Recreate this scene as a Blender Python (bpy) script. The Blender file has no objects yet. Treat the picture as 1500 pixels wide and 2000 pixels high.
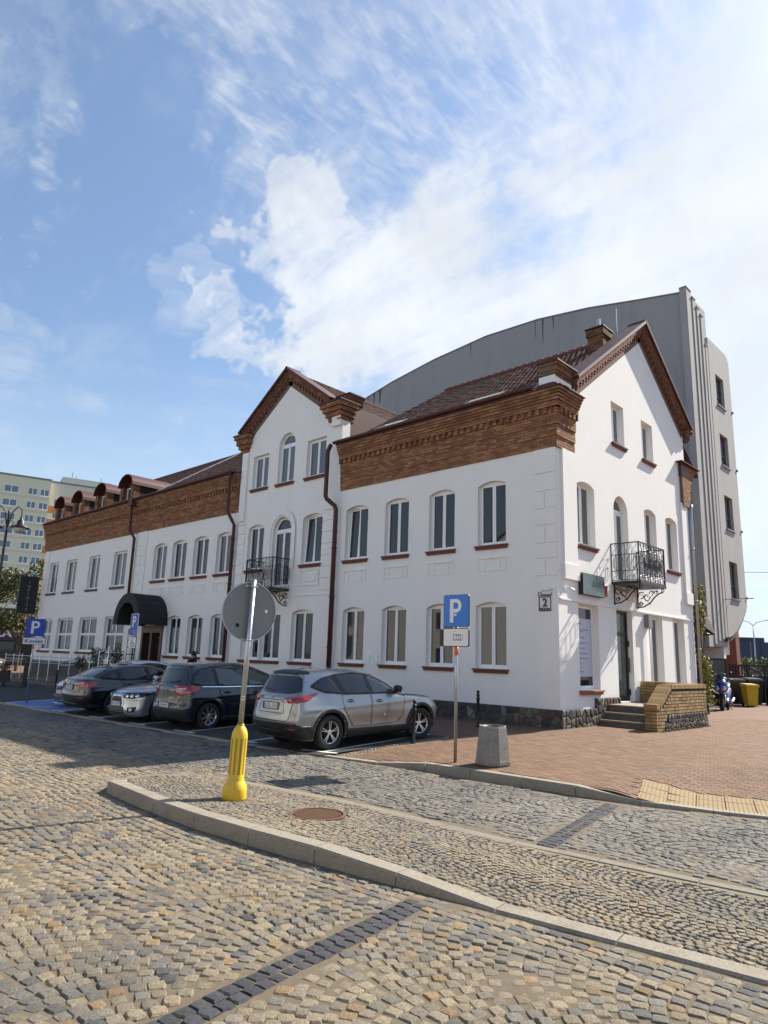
import bpy, bmesh, math, random
import numpy as np
from math import sin, cos, pi, radians, sqrt, atan2, hypot
from mathutils import Vector, Matrix
from mathutils.geometry import tessellate_polygon
from mathutils.bvhtree import BVHTree

random.seed(7)
rng = np.random.default_rng(7)
SC = bpy.context.scene
COL = SC.collection

# ------------------------------------------------------------------ camera
CAM = Vector((9.54, -17.0, 1.66))
FW = Vector((-0.6769, 0.7057, 0.2095)); PITCH, ROLL, YAW, FPX = radians(12.094), radians(1.907), radians(-43.811), 1338.15
FW = Vector((sin(YAW)*cos(PITCH), cos(YAW)*cos(PITCH), sin(PITCH)))
R0 = Vector((cos(YAW), -sin(YAW), 0)); U0 = R0.cross(FW)
RT = cos(ROLL)*R0 + sin(ROLL)*U0; UP = -sin(ROLL)*R0 + cos(ROLL)*U0
cd = bpy.data.cameras.new('camera'); cam = bpy.data.objects.new('camera', cd); COL.objects.link(cam)
cam.matrix_world = Matrix(((RT.x, UP.x, -FW.x, CAM.x), (RT.y, UP.y, -FW.y, CAM.y), (RT.z, UP.z, -FW.z, CAM.z), (0, 0, 0, 1)))
cd.sensor_fit = 'VERTICAL'; cd.sensor_height = 24; cd.lens = 24*FPX/2000; cd.clip_start = 0.1; cd.clip_end = 3000
SC.camera = cam

# ------------------------------------------------------------------ light
SUN_EL, SUN_AZ = radians(41.5), radians(12.4)          # azimuth measured from +y towards +x
SUN_DIR = Vector((sin(SUN_AZ)*cos(SUN_EL), cos(SUN_AZ)*cos(SUN_EL), sin(SUN_EL)))
SKY_STRENGTH, SUN_STRENGTH, EXPOSURE = 0.073, 5.0, 0.98
CLOUD, SKYTINT, HAZE = 6.9, (1.04, 1.11, 1.20, 1), (4.9, 5.9, 7.0, 1)
sd = bpy.data.lights.new('sun', 'SUN'); sd.energy = SUN_STRENGTH; sd.angle = radians(0.55); sd.color = (1.0, 0.93, 0.82)
sun = bpy.data.objects.new('sun', sd); COL.objects.link(sun)
sun.rotation_euler = SUN_DIR.to_track_quat('Z', 'Y').to_euler()
SC.view_settings.view_transform = 'Standard'; SC.view_settings.look = 'None'
SC.view_settings.exposure = EXPOSURE; SC.view_settings.gamma = 1.0; SC.view_settings.use_curve_mapping = False
SC.render.engine = 'CYCLES'
SC.cycles.max_bounces = 6; SC.cycles.diffuse_bounces = 3; SC.cycles.glossy_bounces = 3; SC.cycles.transmission_bounces = 4
SC.cycles.use_denoising = True
SC.cycles.caustics_reflective = False; SC.cycles.caustics_refractive = False

W = bpy.data.worlds.new('World'); SC.world = W; W.use_nodes = True
nt = W.node_tree; nt.nodes.clear()
class NG:
    """tiny node helper"""
    def __init__(s, tree): s.t = tree
    def n(s, typ, ins=None, **kw):
        nd = s.t.nodes.new(typ)
        for k, v in kw.items(): setattr(nd, k, v)
        if ins:
            for k, v in ins.items():
                if isinstance(v, bpy.types.NodeSocket): s.t.links.new(v, nd.inputs[k])
                else: nd.inputs[k].default_value = v
        return nd
    def m(s, op, a, b=None, c=None, clamp=False):
        nd = s.n('ShaderNodeMath', operation=op); nd.use_clamp = clamp
        for i, v in enumerate((a, b, c)):
            if v is None: continue
            if isinstance(v, bpy.types.NodeSocket): s.t.links.new(v, nd.inputs[i])
            else: nd.inputs[i].default_value = v
        return nd.outputs[0]
    def v(s, op, a, b=None):
        nd = s.n('ShaderNodeVectorMath', operation=op)
        for i, x in enumerate((a, b)):
            if x is None: continue
            if isinstance(x, bpy.types.NodeSocket): s.t.links.new(x, nd.inputs[i])
            else: nd.inputs[i].default_value = x
        return nd
    def mix(s, fac, a, b, blend='MIX'):
        nd = s.n('ShaderNodeMix', data_type='RGBA', blend_type=blend)
        for k, v in ((0, fac), (6, a), (7, b)):
            if isinstance(v, bpy.types.NodeSocket): s.t.links.new(v, nd.inputs[k])
            else: nd.inputs[k].default_value = v
        return nd.outputs[2]
    def ss(s, x, lo, hi):
        nd = s.n('ShaderNodeMapRange', interpolation_type='SMOOTHSTEP')
        s.t.links.new(x, nd.inputs[0]); nd.inputs[1].default_value = lo; nd.inputs[2].default_value = hi
        return nd.outputs[0]
    def noise(s, vec, scale, detail=4, rough=.55, dist=0.0):
        return s.n('ShaderNodeTexNoise', {'Vector': vec, 'Scale': scale, 'Detail': detail, 'Roughness': rough, 'Distortion': dist}).outputs[0]

def ray(px, py):
    v = RT*((px-750)/FPX) - UP*((py-1000)/FPX) + FW
    return v.normalized()

g = NG(nt)
sky = g.n('ShaderNodeTexSky', sky_type='NISHITA', sun_disc=False, sun_elevation=SUN_EL, sun_rotation=SUN_AZ, altitude=100, air_density=1.25, dust_density=1.1, ozone_density=2.2)
tc = g.n('ShaderNodeTexCoord').outputs['Generated']
d = g.v('NORMALIZE', tc).outputs[0]
sep = g.n('ShaderNodeSeparateXYZ', {0: d})
zc = g.m('ADD', g.m('MAXIMUM', sep.outputs[2], 0.0), 0.12)
pl = g.n('ShaderNodeCombineXYZ', {0: g.m('DIVIDE', sep.outputs[0], zc), 1: g.m('DIVIDE', sep.outputs[1], zc), 2: 0.0}).outputs[0]
def blob(px, py, inner, outer, w):
    c = ray(px, py)
    dt = g.v('DOT_PRODUCT', dw, tuple(c)).outputs['Value']
    return g.m('MULTIPLY', g.ss(dt, cos(radians(outer)), cos(radians(inner))), w)
def addall(l):
    a = l[0]
    for b in l[1:]: a = g.m('ADD', a, b)
    return a
def mx(*l):
    a = l[0]
    for b in l[1:]: a = g.m('MAXIMUM', a, b)
    return a
warp = g.n('ShaderNodeTexNoise', {'Vector': d, 'Scale': 4.0, 'Detail': 5.0, 'Roughness': .6}).outputs[1]
sc_ = g.v('SCALE', g.v('SUBTRACT', warp, (.5, .5, .5)).outputs[0]); sc_.inputs[3].default_value = .15
dw = g.v('ADD', d, sc_.outputs[0]).outputs[0]
n1 = g.noise(dw, 7.0, 9, .62)
n2 = g.noise(pl, 1.9, 7, .62, .15)
rot = g.n('ShaderNodeMapping', {'Vector': pl, 'Rotation': (0, 0, radians(62)), 'Scale': (30, 12, 1)}).outputs[0]
rip = g.noise(rot, 1.0, 4, .6, .25)
rotb = g.n('ShaderNodeMapping', {'Vector': pl, 'Rotation': (0, 0, radians(62)), 'Scale': (9, 2.2, 1)}).outputs[0]
band = g.noise(rotb, 1.0, 5, .6, .35)
rot2 = g.n('ShaderNodeMapping', {'Vector': pl, 'Rotation': (0, 0, radians(-46)), 'Scale': (.9, 5.0, 1)}).outputs[0]
stre = g.noise(rot2, 1.0, 7, .62, .5)
# the thick bright sheet, its torn upper edge, the rippled veil and the low wisps
body = mx(blob(880, 540, 3, 15, .86), blob(960, 600, 5, 18, .92), blob(1130, 590, 5, 22, .95), blob(1420, 560, 5, 26, .95), blob(700, 550, 3, 10, .80), blob(600, 560, 1, 7, .6), blob(860, 470, 3, 11, .75), blob(770, 370, 1, 10, .5), blob(1000, 400, 2, 15, .60), blob(840, 700, 2, 10, .62))
n1f = g.noise(dw, 19.0, 7, .66)
rots = g.n('ShaderNodeMapping', {'Vector': pl, 'Rotation': (0, 0, radians(28)), 'Scale': (1.6, 9.0, 1)}).outputs[0]
strb = g.noise(rots, 1.0, 7, .62, .3)
tear = g.m('ADD', g.m('MULTIPLY', g.m('SUBTRACT', n1, .5), .55), g.m('ADD', g.m('MULTIPLY', g.m('SUBTRACT', n1f, .5), .55), g.m('MULTIPLY', g.m('SUBTRACT', strb, .5), .95)))
m1 = g.ss(g.m('ADD', tear, body), .12, 1.10)
veil = mx(blob(900, 290, 3, 19, .85), blob(1200, 260, 5, 26, .9), blob(1480, 360, 6, 26, 1.0), blob(560, 200, 1, 11, .75), blob(330, 240, .5, 7, .5), blob(1420, 60, 3, 18, .6))
m2 = g.m('MULTIPLY', g.ss(g.m('ADD', g.m('MULTIPLY', rip, .55), g.m('ADD', g.m('MULTIPLY', band, .30), g.m('ADD', g.m('MULTIPLY', n1, .2), g.m('MULTIPLY', strb, .22)))), .47, .84), veil)
m2b = g.m('MULTIPLY', g.ss(g.m('ADD', g.m('MULTIPLY', band, .6), g.m('MULTIPLY', n2, .4)), .38, .68), g.m('MULTIPLY', veil, .5))
curl = mx(blob(120, 60, 1, 9, .62), blob(220, 190, 1, 7, .7), blob(480, 90, 1, 12, .4), blob(80, 200, 1, 8, .4))
m4 = g.m('MULTIPLY', g.ss(g.m('ADD', g.m('MULTIPLY', stre, .45), g.m('ADD', g.m('MULTIPLY', n1f, .35), g.m('MULTIPLY', n1, .25))), .47, .76), curl)
low = mx(blob(420, 600, .1, 5, .36), blob(320, 612, .1, 4.5, .36), blob(60, 800, 2, 10, .5), blob(330, 800, 2, 10, .4), blob(20, 645, .3, 4, .5), blob(520, 768, .3, 3.5, .5), blob(1450, 900, 3, 16, .5))
rot3 = g.n('ShaderNodeMapping', {'Vector': d, 'Scale': (5, 5, 26)}).outputs[0]
flat = g.noise(rot3, 1.0, 6, .6, .3)
m3 = g.m('MULTIPLY', g.ss(g.m('ADD', g.m('MULTIPLY', flat, .7), g.m('MULTIPLY', n1, .3)), .40, .70), low)
# elsewhere the same broken high cloud goes on, out of the picture too
gen = g.m('MULTIPLY', g.ss(g.m('ADD', g.m('MULTIPLY', n2, .6), g.m('MULTIPLY', stre, .4)), .50, .74), .30)
mask = g.m('MAXIMUM', mx(m1, g.m('MULTIPLY', m2, .9), m2b, g.m('MULTIPLY', m3, .8), m4), gen, clamp=True)
mask = g.m('MULTIPLY', mask, .96)
cl = CLOUD
shade = g.m('MULTIPLY_ADD', g.ss(g.noise(dw, 5.0, 6), .30, .68), .13, .89)
cc = g.mix(1.0, (cl*.945, cl*.985, cl*1.03, 1), g.n('ShaderNodeCombineColor', {0: shade, 1: shade, 2: shade}).outputs[0], 'MULTIPLY')
skyc = g.mix(1.0, sky.outputs[0], SKYTINT, 'MULTIPLY')
hz = g.ss(sep.outputs[2], .42, .0)
skyc = g.mix(g.m('MULTIPLY_ADD', hz, .74, .07), skyc, HAZE)
fin = g.mix(mask, skyc, cc)
bg = g.n('ShaderNodeBackground', {'Color': fin, 'Strength': SKY_STRENGTH})
out = g.n('ShaderNodeOutputWorld', {0: bg.outputs[0]})

# ------------------------------------------------------------------ object helpers
def setp(o, label=None, cat=None, group=None, kind=None):
    if label: o['label'] = label
    if cat: o['category'] = cat
    if group: o['group'] = group
    if kind: o['kind'] = kind
    return o
def thing(name, label, cat, loc=(0, 0, 0), group=None, rot=(0, 0, 0), kind=None):
    o = bpy.data.objects.new(name, None); COL.objects.link(o); o.empty_display_size = .2
    o.location = loc; o.rotation_euler = rot
    return setp(o, label, cat, group, kind)
def link(name, me, mat=None, parent=None, smooth=False):
    o = bpy.data.objects.new(name, me); COL.objects.link(o)
    if mat is not None:
        for mm in (mat if isinstance(mat, (list, tuple)) else [mat]): me.materials.append(mm)
    if parent is not None: o.parent = parent
    if smooth: me.polygons.foreach_set('use_smooth', [True]*len(me.polygons))
    return o
def tris_mesh(name, verts, faces, mi=None):
    me = bpy.data.meshes.new(name); me.from_pydata([tuple(v) for v in verts], [], faces)
    if mi: me.polygons.foreach_set('material_index', mi)
    me.update(); return me
class MB:
    def __init__(s): s.v = []; s.f = []; s.mi = []; s.cur = 0
    def add(s, v, f):
        b = len(s.v); s.v += [tuple(x) for x in v]; s.f += [tuple(i+b for i in q) for q in f]; s.mi += [s.cur]*len(f); return s
    def box(s, x0, x1, y0, y1, z0, z1, M=None):
        v = [Vector((x, y, z)) for z in (z0, z1) for y in (y0, y1) for x in (x0, x1)]
        if M is not None: v = [M @ p for p in v]
        return s.add(v, [(0, 2, 3, 1), (4, 5, 7, 6), (0, 1, 5, 4), (2, 6, 7, 3), (0, 4, 6, 2), (1, 3, 7, 5)])
    def pbox(s, P, u0, u1, z0, z1, d0, d1):
        v = [P(u, z, dd) for dd in (d0, d1) for z in (z0, z1) for u in (u0, u1)]
        return s.add(v, [(0, 2, 3, 1), (4, 5, 7, 6), (0, 1, 5, 4), (2, 6, 7, 3), (0, 4, 6, 2), (1, 3, 7, 5)])
    def bar(s, a, b, w, h=None):
        a, b = Vector(a), Vector(b); h = h or w; t = (b-a); L = t.length
        if L < 1e-6: return s
        t /= L; up = Vector((0, 0, 1)) if abs(t.z) < .95 else Vector((0, 1, 0))
        r = t.cross(up).normalized(); u = r.cross(t)
        v = [c + r*(w/2*i) + u*(h/2*j) for c in (a, b) for j in (-1, 1) for i in (-1, 1)]
        return s.add(v, [(0, 1, 3, 2), (4, 6, 7, 5), (0, 4, 5, 1), (2, 3, 7, 6), (0, 2, 6, 4), (1, 5, 7, 3)])
    def tube(s, pts, r, n=8, closed=False, cap=True):
        pts = [Vector(p) for p in pts]; N = len(pts); rr = r if isinstance(r, (list, tuple)) else [r]*N
        b = len(s.v); prev = None
        for i, p in enumerate(pts):
            if closed: t = pts[(i+1) % N]-pts[i-1]
            else: t = pts[min(i+1, N-1)]-pts[max(i-1, 0)]
            t.normalize()
            if prev is None:
                up = Vector((0, 0, 1)) if abs(t.z) < .9 else Vector((1, 0, 0)); a = t.cross(up).normalized()
            else: a = (prev - t*prev.dot(t)).normalized()
            prev = a; c = t.cross(a)
            for k in range(n): s.v.append(tuple(p + (a*cos(2*pi*k/n)+c*sin(2*pi*k/n))*rr[i]))
        m = N if closed else N-1; cnt = 0
        for i in range(m):
            j = (i+1) % N
            for k in range(n):
                s.f.append((b+i*n+k, b+i*n+(k+1) % n, b+j*n+(k+1) % n, b+j*n+k)); cnt += 1
        if cap and not closed:
            s.f.append(tuple(b+k for k in range(n))[::-1]); s.f.append(tuple(b+(N-1)*n+k for k in range(n))); cnt += 2
        s.mi += [s.cur]*cnt; return s
    def lathe(s, prof, n=24, M=None, cap=True):
        b = len(s.v); cnt = 0
        for r, z in prof:
            for k in range(n):
                p = Vector((r*cos(2*pi*k/n), r*sin(2*pi*k/n), z)); s.v.append(tuple(M @ p if M is not None else p))
        for i in range(len(prof)-1):
            for k in range(n):
                s.f.append((b+i*n+k, b+i*n+(k+1) % n, b+(i+1)*n+(k+1) % n, b+(i+1)*n+k)); cnt += 1
        if cap:
            s.f.append(tuple(b+k for k in range(n))[::-1]); s.f.append(tuple(b+(len(prof)-1)*n+k for k in range(n))); cnt += 2
        s.mi += [s.cur]*cnt; return s
    def prism(s, poly, d0, d1, P):
        """polygon (u,z) extruded along P's normal between d0 and d1"""
        n = len(poly)
        v = [P(u, z, d0) for u, z in poly]+[P(u, z, d1) for u, z in poly]
        tr = tessellate_polygon([[Vector((u, z, 0)) for u, z in poly]])
        f = [tuple(t) for t in tr]+[tuple(i+n for i in t)[::-1] for t in tr]+[(i, (i+1) % n, n+(i+1) % n, n+i) for i in range(n)]
        return s.add(v, f)
    def build(s, name, mat, parent=None, smooth=False, fix=False):
        me = tris_mesh(name, s.v, s.f, s.mi if isinstance(mat, (list, tuple)) else None)
        if fix:
            bm = bmesh.new(); bm.from_mesh(me); bmesh.ops.recalc_face_normals(bm, faces=bm.faces[:]); bm.to_mesh(me); bm.free()
        return link(name, me, mat, parent, smooth)
class PL:
    def __init__(s, o, u, n): s.o = Vector(o); s.u = Vector(u); s.n = Vector(n)
    def __call__(s, u, z, d=0.0): return s.o + s.u*u + s.n*d + Vector((0, 0, z))
FA = PL((0, 0, 0), (1, 0, 0), (0, -1, 0))
FB = PL((0, 0, 0), (0, 1, 0), (1, 0, 0))
def in_view(p, mx=60):
    q = Vector(p)-CAM; f = q.dot(FW)
    if f < .2: return None
    x = 750+FPX*q.dot(RT)/f; y = 1000-FPX*q.dot(UP)/f
    if -mx < x < 1500+mx and -mx < y < 2000+mx: return f
    return None

# ------------------------------------------------------------------ materials
def mat(name, col, rough=.7, var=.0, vscale=4.0, bump=0.0, bscale=40.0, metal=0.0, spec=.5, coat=0.0, tint=False, col2=None, det=5, dirt=0.0, dirtcol=(.06, .05, .04), dscale=1.2, emit=None, streak=0.0):
    m = bpy.data.materials.new(name); m.use_nodes = True; t = m.node_tree
    b = t.nodes['Principled BSDF']; q = NG(t)
    b.inputs['Roughness'].default_value = rough; b.inputs['Metallic'].default_value = metal
    b.inputs['Specular IOR Level'].default_value = spec; b.inputs['Coat Weight'].default_value = coat
    b.inputs['Coat Roughness'].default_value = .03
    pos = q.n('ShaderNodeNewGeometry').outputs['Position']
    c = q.n('ShaderNodeRGB').outputs[0]; c.default_value = (*col, 1)
    if col2 is not None or var > 0:
        nz = q.noise(pos, vscale, det, .6)
        if col2 is not None: c = q.mix(q.ss(nz, .38, .62), c, (*col2, 1))
        if var > 0:
            k = q.m('MULTIPLY_ADD', nz, 2*var, 1-var)
            c = q.mix(1.0, c, q.n('ShaderNodeCombineColor', {0: k, 1: k, 2: k}).outputs[0], 'MULTIPLY')
    if tint:
        oc = q.n('ShaderNodeObjectInfo').outputs['Color']; ac = q.n('ShaderNodeAttribute', attribute_name='tint').outputs['Color']
        c = q.mix(1.0, q.mix(1.0, c, oc, 'MULTIPLY'), ac, 'MULTIPLY')
    if dirt > 0:
        dn = q.ss(q.noise(pos, dscale, 7, .65), .48, .72)
        c = q.mix(q.m('MULTIPLY', dn, dirt), c, (*dirtcol, 1))
    if streak > 0:      # rain marks, drawn out downwards
        mp = q.n('ShaderNodeMapping', {'Vector': pos, 'Scale': (2.6, 2.6, .16)}).outputs[0]
        c = q.mix(q.m('MULTIPLY', q.ss(q.noise(mp, 1.3, 7, .68), .46, .74), streak), c, (.16, .15, .14, 1))
    t.links.new(c, b.inputs['Base Color'])
    if bump > 0:
        nb = q.noise(pos, bscale, 6, .65)
        bp = q.n('ShaderNodeBump', {'Height': nb, 'Strength': bump, 'Distance': .02}); t.links.new(bp.outputs[0], b.inputs['Normal'])
    if emit: b.inputs['Emission Color'].default_value = (*emit[:3], 1); b.inputs['Emission Strength'].default_value = emit[3]
    return m
M = {}
M['plaster'] = mat('white plaster', (.83, .808, .77), .9, .045, 1.2, .12, 60, streak=.025, dirt=.05, dirtcol=(.5, .48, .44), dscale=.8)
M['brick'] = mat('fired brick', (1, 1, 1), .9, .25, 14, .5, 90, tint=True, dirt=.42, dirtcol=(.065, .04, .03), dscale=1.6)
M['mortar'] = mat('brick mortar', (.16, .11, .085), .95, .2, 8, .3, 60)
M['tile'] = mat('roof tile clay', (1, 1, 1), .75, .25, 6, .3, 60, tint=True)
M['brownmetal'] = mat('brown red sheet metal', (.078, .026, .021), .58, .15, 3, spec=.4)
M['sillbrick'] = mat('dark red sill brick', (.16, .055, .035), .7, .2, 12, .3, 80)
M['frame'] = mat('white window frame', (.84, .84, .82), .45)
M['glass'] = mat('window glass', (.018, .019, .023), .03, spec=.6)
M['glasscurt'] = mat('window glass before curtain', (.12, .125, .14), .05, spec=.6, var=.25, vscale=9)
M['glassgrey'] = mat('window glass with grey blind', (.10, .10, .095), .08, spec=.5, var=.1)
M['iron'] = mat('black wrought iron', (.012, .012, .013), .45, spec=.5)
M['silver'] = mat('galvanised steel', (.42, .44, .46), .38, .12, 9, metal=.85)
M['steel'] = mat('stainless steel', (.55, .55, .55), .25, metal=1.0)
M['stone'] = mat('field stone', (1, 1, 1), .85, .35, 9, .6, 40, tint=True)
M['stonemortar'] = mat('rubble mortar', (.09, .082, .072), .95, .2, 10, .4, 50)
M['sett'] = mat('granite sett', (1, 1, 1), .78, .30, 34, .8, 130, tint=True, det=8)
M['paver'] = mat('clay paver', (1, 1, 1), .85, .22, 16, .4, 120, tint=True, dirt=.38, dirtcol=(.10, .072, .052), dscale=.9)
M['kerb'] = mat('granite kerb', (.30, .262, .20), .8, .25, 55, .5, 150, dirt=.5, dirtcol=(.15, .12, .085), dscale=2.2, det=8)
M['asphalt'] = mat('dark parking surface', (.030, .030, .031), .88, .25, 26, .5, 160, dirt=.25, dirtcol=(.09, .085, .075), dscale=.9)
M['linepaint'] = mat('worn white line paint', (.62, .62, .60), .7, .15, 12, dirt=.35, dirtcol=(.12, .12, .12), dscale=7)
M['bluepaint'] = mat('worn blue bay paint', (.07, .16, .40), .7, .15, 9, dirt=.3, dirtcol=(.10, .13, .2), dscale=4)
M['yellow'] = mat('yellow plastic', (.70, .45, .02), .45, .08, 8, dirt=.38, dirtcol=(.33, .24, .05), dscale=3.5)
M['yellowdark'] = mat('ochre reflective strip', (.33, .22, .02), .35)
M['signgrey'] = mat('grey sign back', (.20, .205, .208), .5, .10, 3, dirt=.2, dirtcol=(.12, .12, .12), dscale=2.5, streak=.25)
M['signblue'] = mat('blue sign face', (.015, .17, .58), .4)
M['signblue2'] = mat('deep blue sign face', (.02, .06, .38), .4)
M['signwhite'] = mat('white sign face', (.75, .75, .74), .4)
M['black'] = mat('black plastic', (.014, .014, .015), .5)
M['rubber'] = mat('tyre rubber', (.017, .017, .018), .8, .1, 30)
M['concrete'] = mat('washed concrete', (.27, .25, .225), .92, .3, 60, .8, 140, det=8, dirt=.3, dirtcol=(.12, .11, .10), dscale=3)
M['rust'] = mat('rusty cast iron', (.125, .06, .032), .75, .3, 14, .3, 60)
M['leaf'] = mat('leaf green', (1, 1, 1), .6, .2, 6, tint=True)
M['bark'] = mat('tree bark', (.10, .075, .055), .9, .3, 12, .6, 30)
M['greywall'] = mat('grey rendered wall', (.34, .34, .345), .92, .07, .5, .1, 40)
M['alloy'] = mat('wheel alloy', (.62, .63, .64), .28, metal=.9)
M['lampred'] = mat('red lamp lens', (.33, .008, .010), .12, spec=.7, coat=.6)
M['lampdark'] = mat('dark red lens', (.10, .006, .008), .12, spec=.7, coat=.6)
M['lampclear'] = mat('clear lamp lens', (.55, .57, .6), .08, metal=.5, coat=.8)
M['cglass'] = mat('tinted car glass', (.010, .012, .015), .02, spec=.7)
M['cglass2'] = mat('light car glass', (.055, .075, .08), .02, spec=.7, var=.2, vscale=5)
M['chrome'] = mat('chrome trim', (.75, .75, .76), .12, metal=1.0)
M['platewhite'] = mat('plate white', (.72, .72, .70), .45)
M['plateblue'] = mat('plate blue', (.02, .08, .4), .45)
M['seam'] = mat('panel gap', (.008, .008, .009), .8)
M['skin'] = mat('skin', (.5, .27, .18), .55)
M['hair'] = mat('dark hair', (.02, .014, .01), .6)
M['orange'] = mat('orange band', (.70, .16, .02), .5)
M['white'] = mat('white paint', (.78, .78, .77), .5)
def speckle(m, scales=((260, .55), (95, .35)), dark=(.45, .42, .38)):
    """crystals and pits: fine light and dark grains over the colour, and a rough broken face"""
    t = m.node_tree; q = NG(t); b = t.nodes['Principled BSDF']; src = b.inputs['Base Color'].links[0].from_socket
    pos = q.n('ShaderNodeNewGeometry').outputs['Position']; c = src
    for sc, k in scales:
        nz = q.noise(pos, sc, 3, .7); f = q.m('MULTIPLY_ADD', q.ss(nz, .36, .64), 2*k*.8, 1-k*.8)
        c = q.mix(1.0, c, q.n('ShaderNodeCombineColor', {0: f, 1: f, 2: f}).outputs[0], 'MULTIPLY')
    t.links.new(c, b.inputs['Base Color'])
    h = q.m('ADD', q.m('MULTIPLY', q.noise(pos, 42, 5, .7), .6), q.m('MULTIPLY', q.noise(pos, 170, 4, .7), .4))
    bp = q.n('ShaderNodeBump', {'Height': h, 'Strength': .95, 'Distance': .022}); t.links.new(bp.outputs[0], b.inputs['Normal'])
M['kerbflush'] = mat('flush kerb granite', (.235, .205, .155), .85, .25, 55, .5, 150, dirt=.5, dirtcol=(.15, .12, .085), dscale=2.2)
speckle(M['kerbflush'], ((200, .35), (60, .2))); speckle(M['sett']); speckle(M['kerb'], ((200, .35), (60, .2))); speckle(M['concrete'], ((150, .45), (60, .25)))
def carpaint(name, col, metal=.0, rough=.35):
    return mat(name, col, rough, metal=metal, coat=1.0, spec=.5, dirt=.06, dirtcol=(.2, .19, .17), dscale=2)
# ------------------------------------------------------------------ pieces laid one by one
def set_tint(me, cols):
    a = me.color_attributes.new('tint', 'FLOAT_COLOR', 'POINT')
    arr = np.ones((len(me.vertices), 4), np.float32); arr[:, :3] = cols
    a.data.foreach_set('color', arr.ravel())
def piece_meshes(name, variants, material):
    out = []
    for V, F in variants:
        me = tris_mesh(name, V, F); me.materials.append(material); set_tint(me, np.ones((len(V), 3))); out.append(me)
    return out
def pieces(name, stuffname, variants, inst, parent, material, nmax=300, maxf=1e9):
    """inst: (variant, Matrix 4x4, (r,g,b)); the nmax nearest in view are objects, the rest one part"""
    order = []
    for i, (vi, mt, c) in enumerate(inst):
        f = in_view(mt.translation)
        if f is not None and f < maxf: order.append((f, i))
    order.sort(); single = set(i for f, i in order[:nmax])
    mes = piece_meshes(name, variants, material)
    for i in single:
        vi, mt, c = inst[i]
        o = bpy.data.objects.new(name, mes[vi]); COL.objects.link(o); o.parent = parent
        o.matrix_local = mt; o.color = (*c, 1)
    allv, allf, cols, b = [], [], [], 0
    for k, (V, F) in enumerate(variants):
        ids = [i for i in range(len(inst)) if i not in single and inst[i][0] == k]
        if not ids: continue
        Mx = np.array([np.array(inst[i][1]) for i in ids]); V = np.array(V, float)
        P = np.einsum('kij,nj->kni', Mx[:, :3, :3], V)+Mx[:, None, :3, 3]
        n = len(V); allv.append(P.reshape(-1, 3)); cc = np.array([inst[i][2] for i in ids], np.float32)
        cols.append(np.repeat(cc, n, axis=0))
        for j in range(len(ids)):
            o = b+j*n; allf += [tuple(q+o for q in f) for f in F]
        b += n*len(ids)
    if allv:
        me = bpy.data.meshes.new(stuffname); me.from_pydata(np.concatenate(allv).tolist(), [], allf); me.update()
        set_tint(me, np.concatenate(cols)); me.materials.append(material)
        o = bpy.data.objects.new(stuffname, me); COL.objects.link(o); o.parent = parent; o['kind'] = 'stuff'
        return o
def stone_var(a, b, h, jit, dome, r):
    """rounded stone block with an uneven outline, about a x b on top"""
    base = []
    for sx, sy in ((-1, -1), (0, -1), (1, -1), (1, 0), (1, 1), (0, 1), (-1, 1), (-1, 0)):
        k = .94 if sx and sy else 1.02
        base.append((sx*a/2*k+r.uniform(-jit, jit)*a, sy*b/2*k+r.uniform(-jit, jit)*b))
    V = []
    for s, z in ((1.05, -h), (1.0, -.010-r.uniform(0, .004)), (.80, -.001)):
        V += [(x*s, y*s, z + (r.uniform(-.003, .003) if z == 0 else 0)) for x, y in base]
    V.append((0, 0, dome))
    F = [(L*8+k, L*8+(k+1) % 8, L*8+8+(k+1) % 8, L*8+8+k) for L in (0, 1) for k in range(8)]
    F += [(16+k, 16+(k+1) % 8, 24) for k in range(8)]
    return V, F
def block_var(a, b, h, bev):
    V = [(x*a/2, y*b/2, -h) for x, y in ((-1, -1), (1, -1), (1, 1), (-1, 1))] + [(x*a/2, y*b/2, -bev) for x, y in ((-1, -1), (1, -1), (1, 1), (-1, 1))] + [(x*(a/2-bev), y*(b/2-bev), 0) for x, y in ((-1, -1), (1, -1), (1, 1), (-1, 1))]
    F = [(L*4+k, L*4+(k+1) % 4, L*4+4+(k+1) % 4, L*4+4+k) for L in (0, 1) for k in range(4)]+[(8, 9, 10, 11)]
    return V, F
def TM(x, y, z, rz=0, tx=0, ty=0, s=1, sy=None, sz=None):
    m = Matrix.Translation((x, y, z)) @ Matrix.Rotation(rz, 4, 'Z') @ Matrix.Rotation(tx, 4, 'X') @ Matrix.Rotation(ty, 4, 'Y')
    return m @ Matrix.Diagonal((s, sy or s, sz or s, 1))

# ------------------------------------------------------------------ ground heights and outlines
def sm(a, b, x):
    t = min(1, max(0, (x-a)/(b-a))); return t*t*(3-2*t)
def lerp_path(path, x):
    for (x0, y0), (x1, y1) in zip(path, path[1:]):
        if x0 <= x <= x1: return y0+(y1-y0)*(x-x0)/(x1-x0)
    return path[0][1] if x < path[0][0] else path[-1][1]
KERB = [(-60, -8.7), (-17, -8.25), (-8.2, -7.92), (-2.2, -7.6), (-1.0, -7.3), (-.2, -6.95), (.8, -6.6), (2.7, -6.5), (4.6, -6.42), (5.4, -6.15), (6.5, -5.75), (9, -4.85), (14, -3.0), (26, 2)]
def kerby(x): return lerp_path(KERB, x)
def zcross(x, y): return sm(4.3, 5.3, x)*sm(-2.2, -6.0, y-(kerby(x)+6.4)*sm(4.3, 5.0, x))
def zpav(x, y):
    b = .035*min(y, 0)
    k = zcross(x, y)
    z = b*(1-k)+(-.345)*k
    e = (1-sm(-.8, 1.1, x))*sm(-5.6, -7.1, y)
    return z*(1-e)+(zroad(x)+.012)*e
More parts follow.
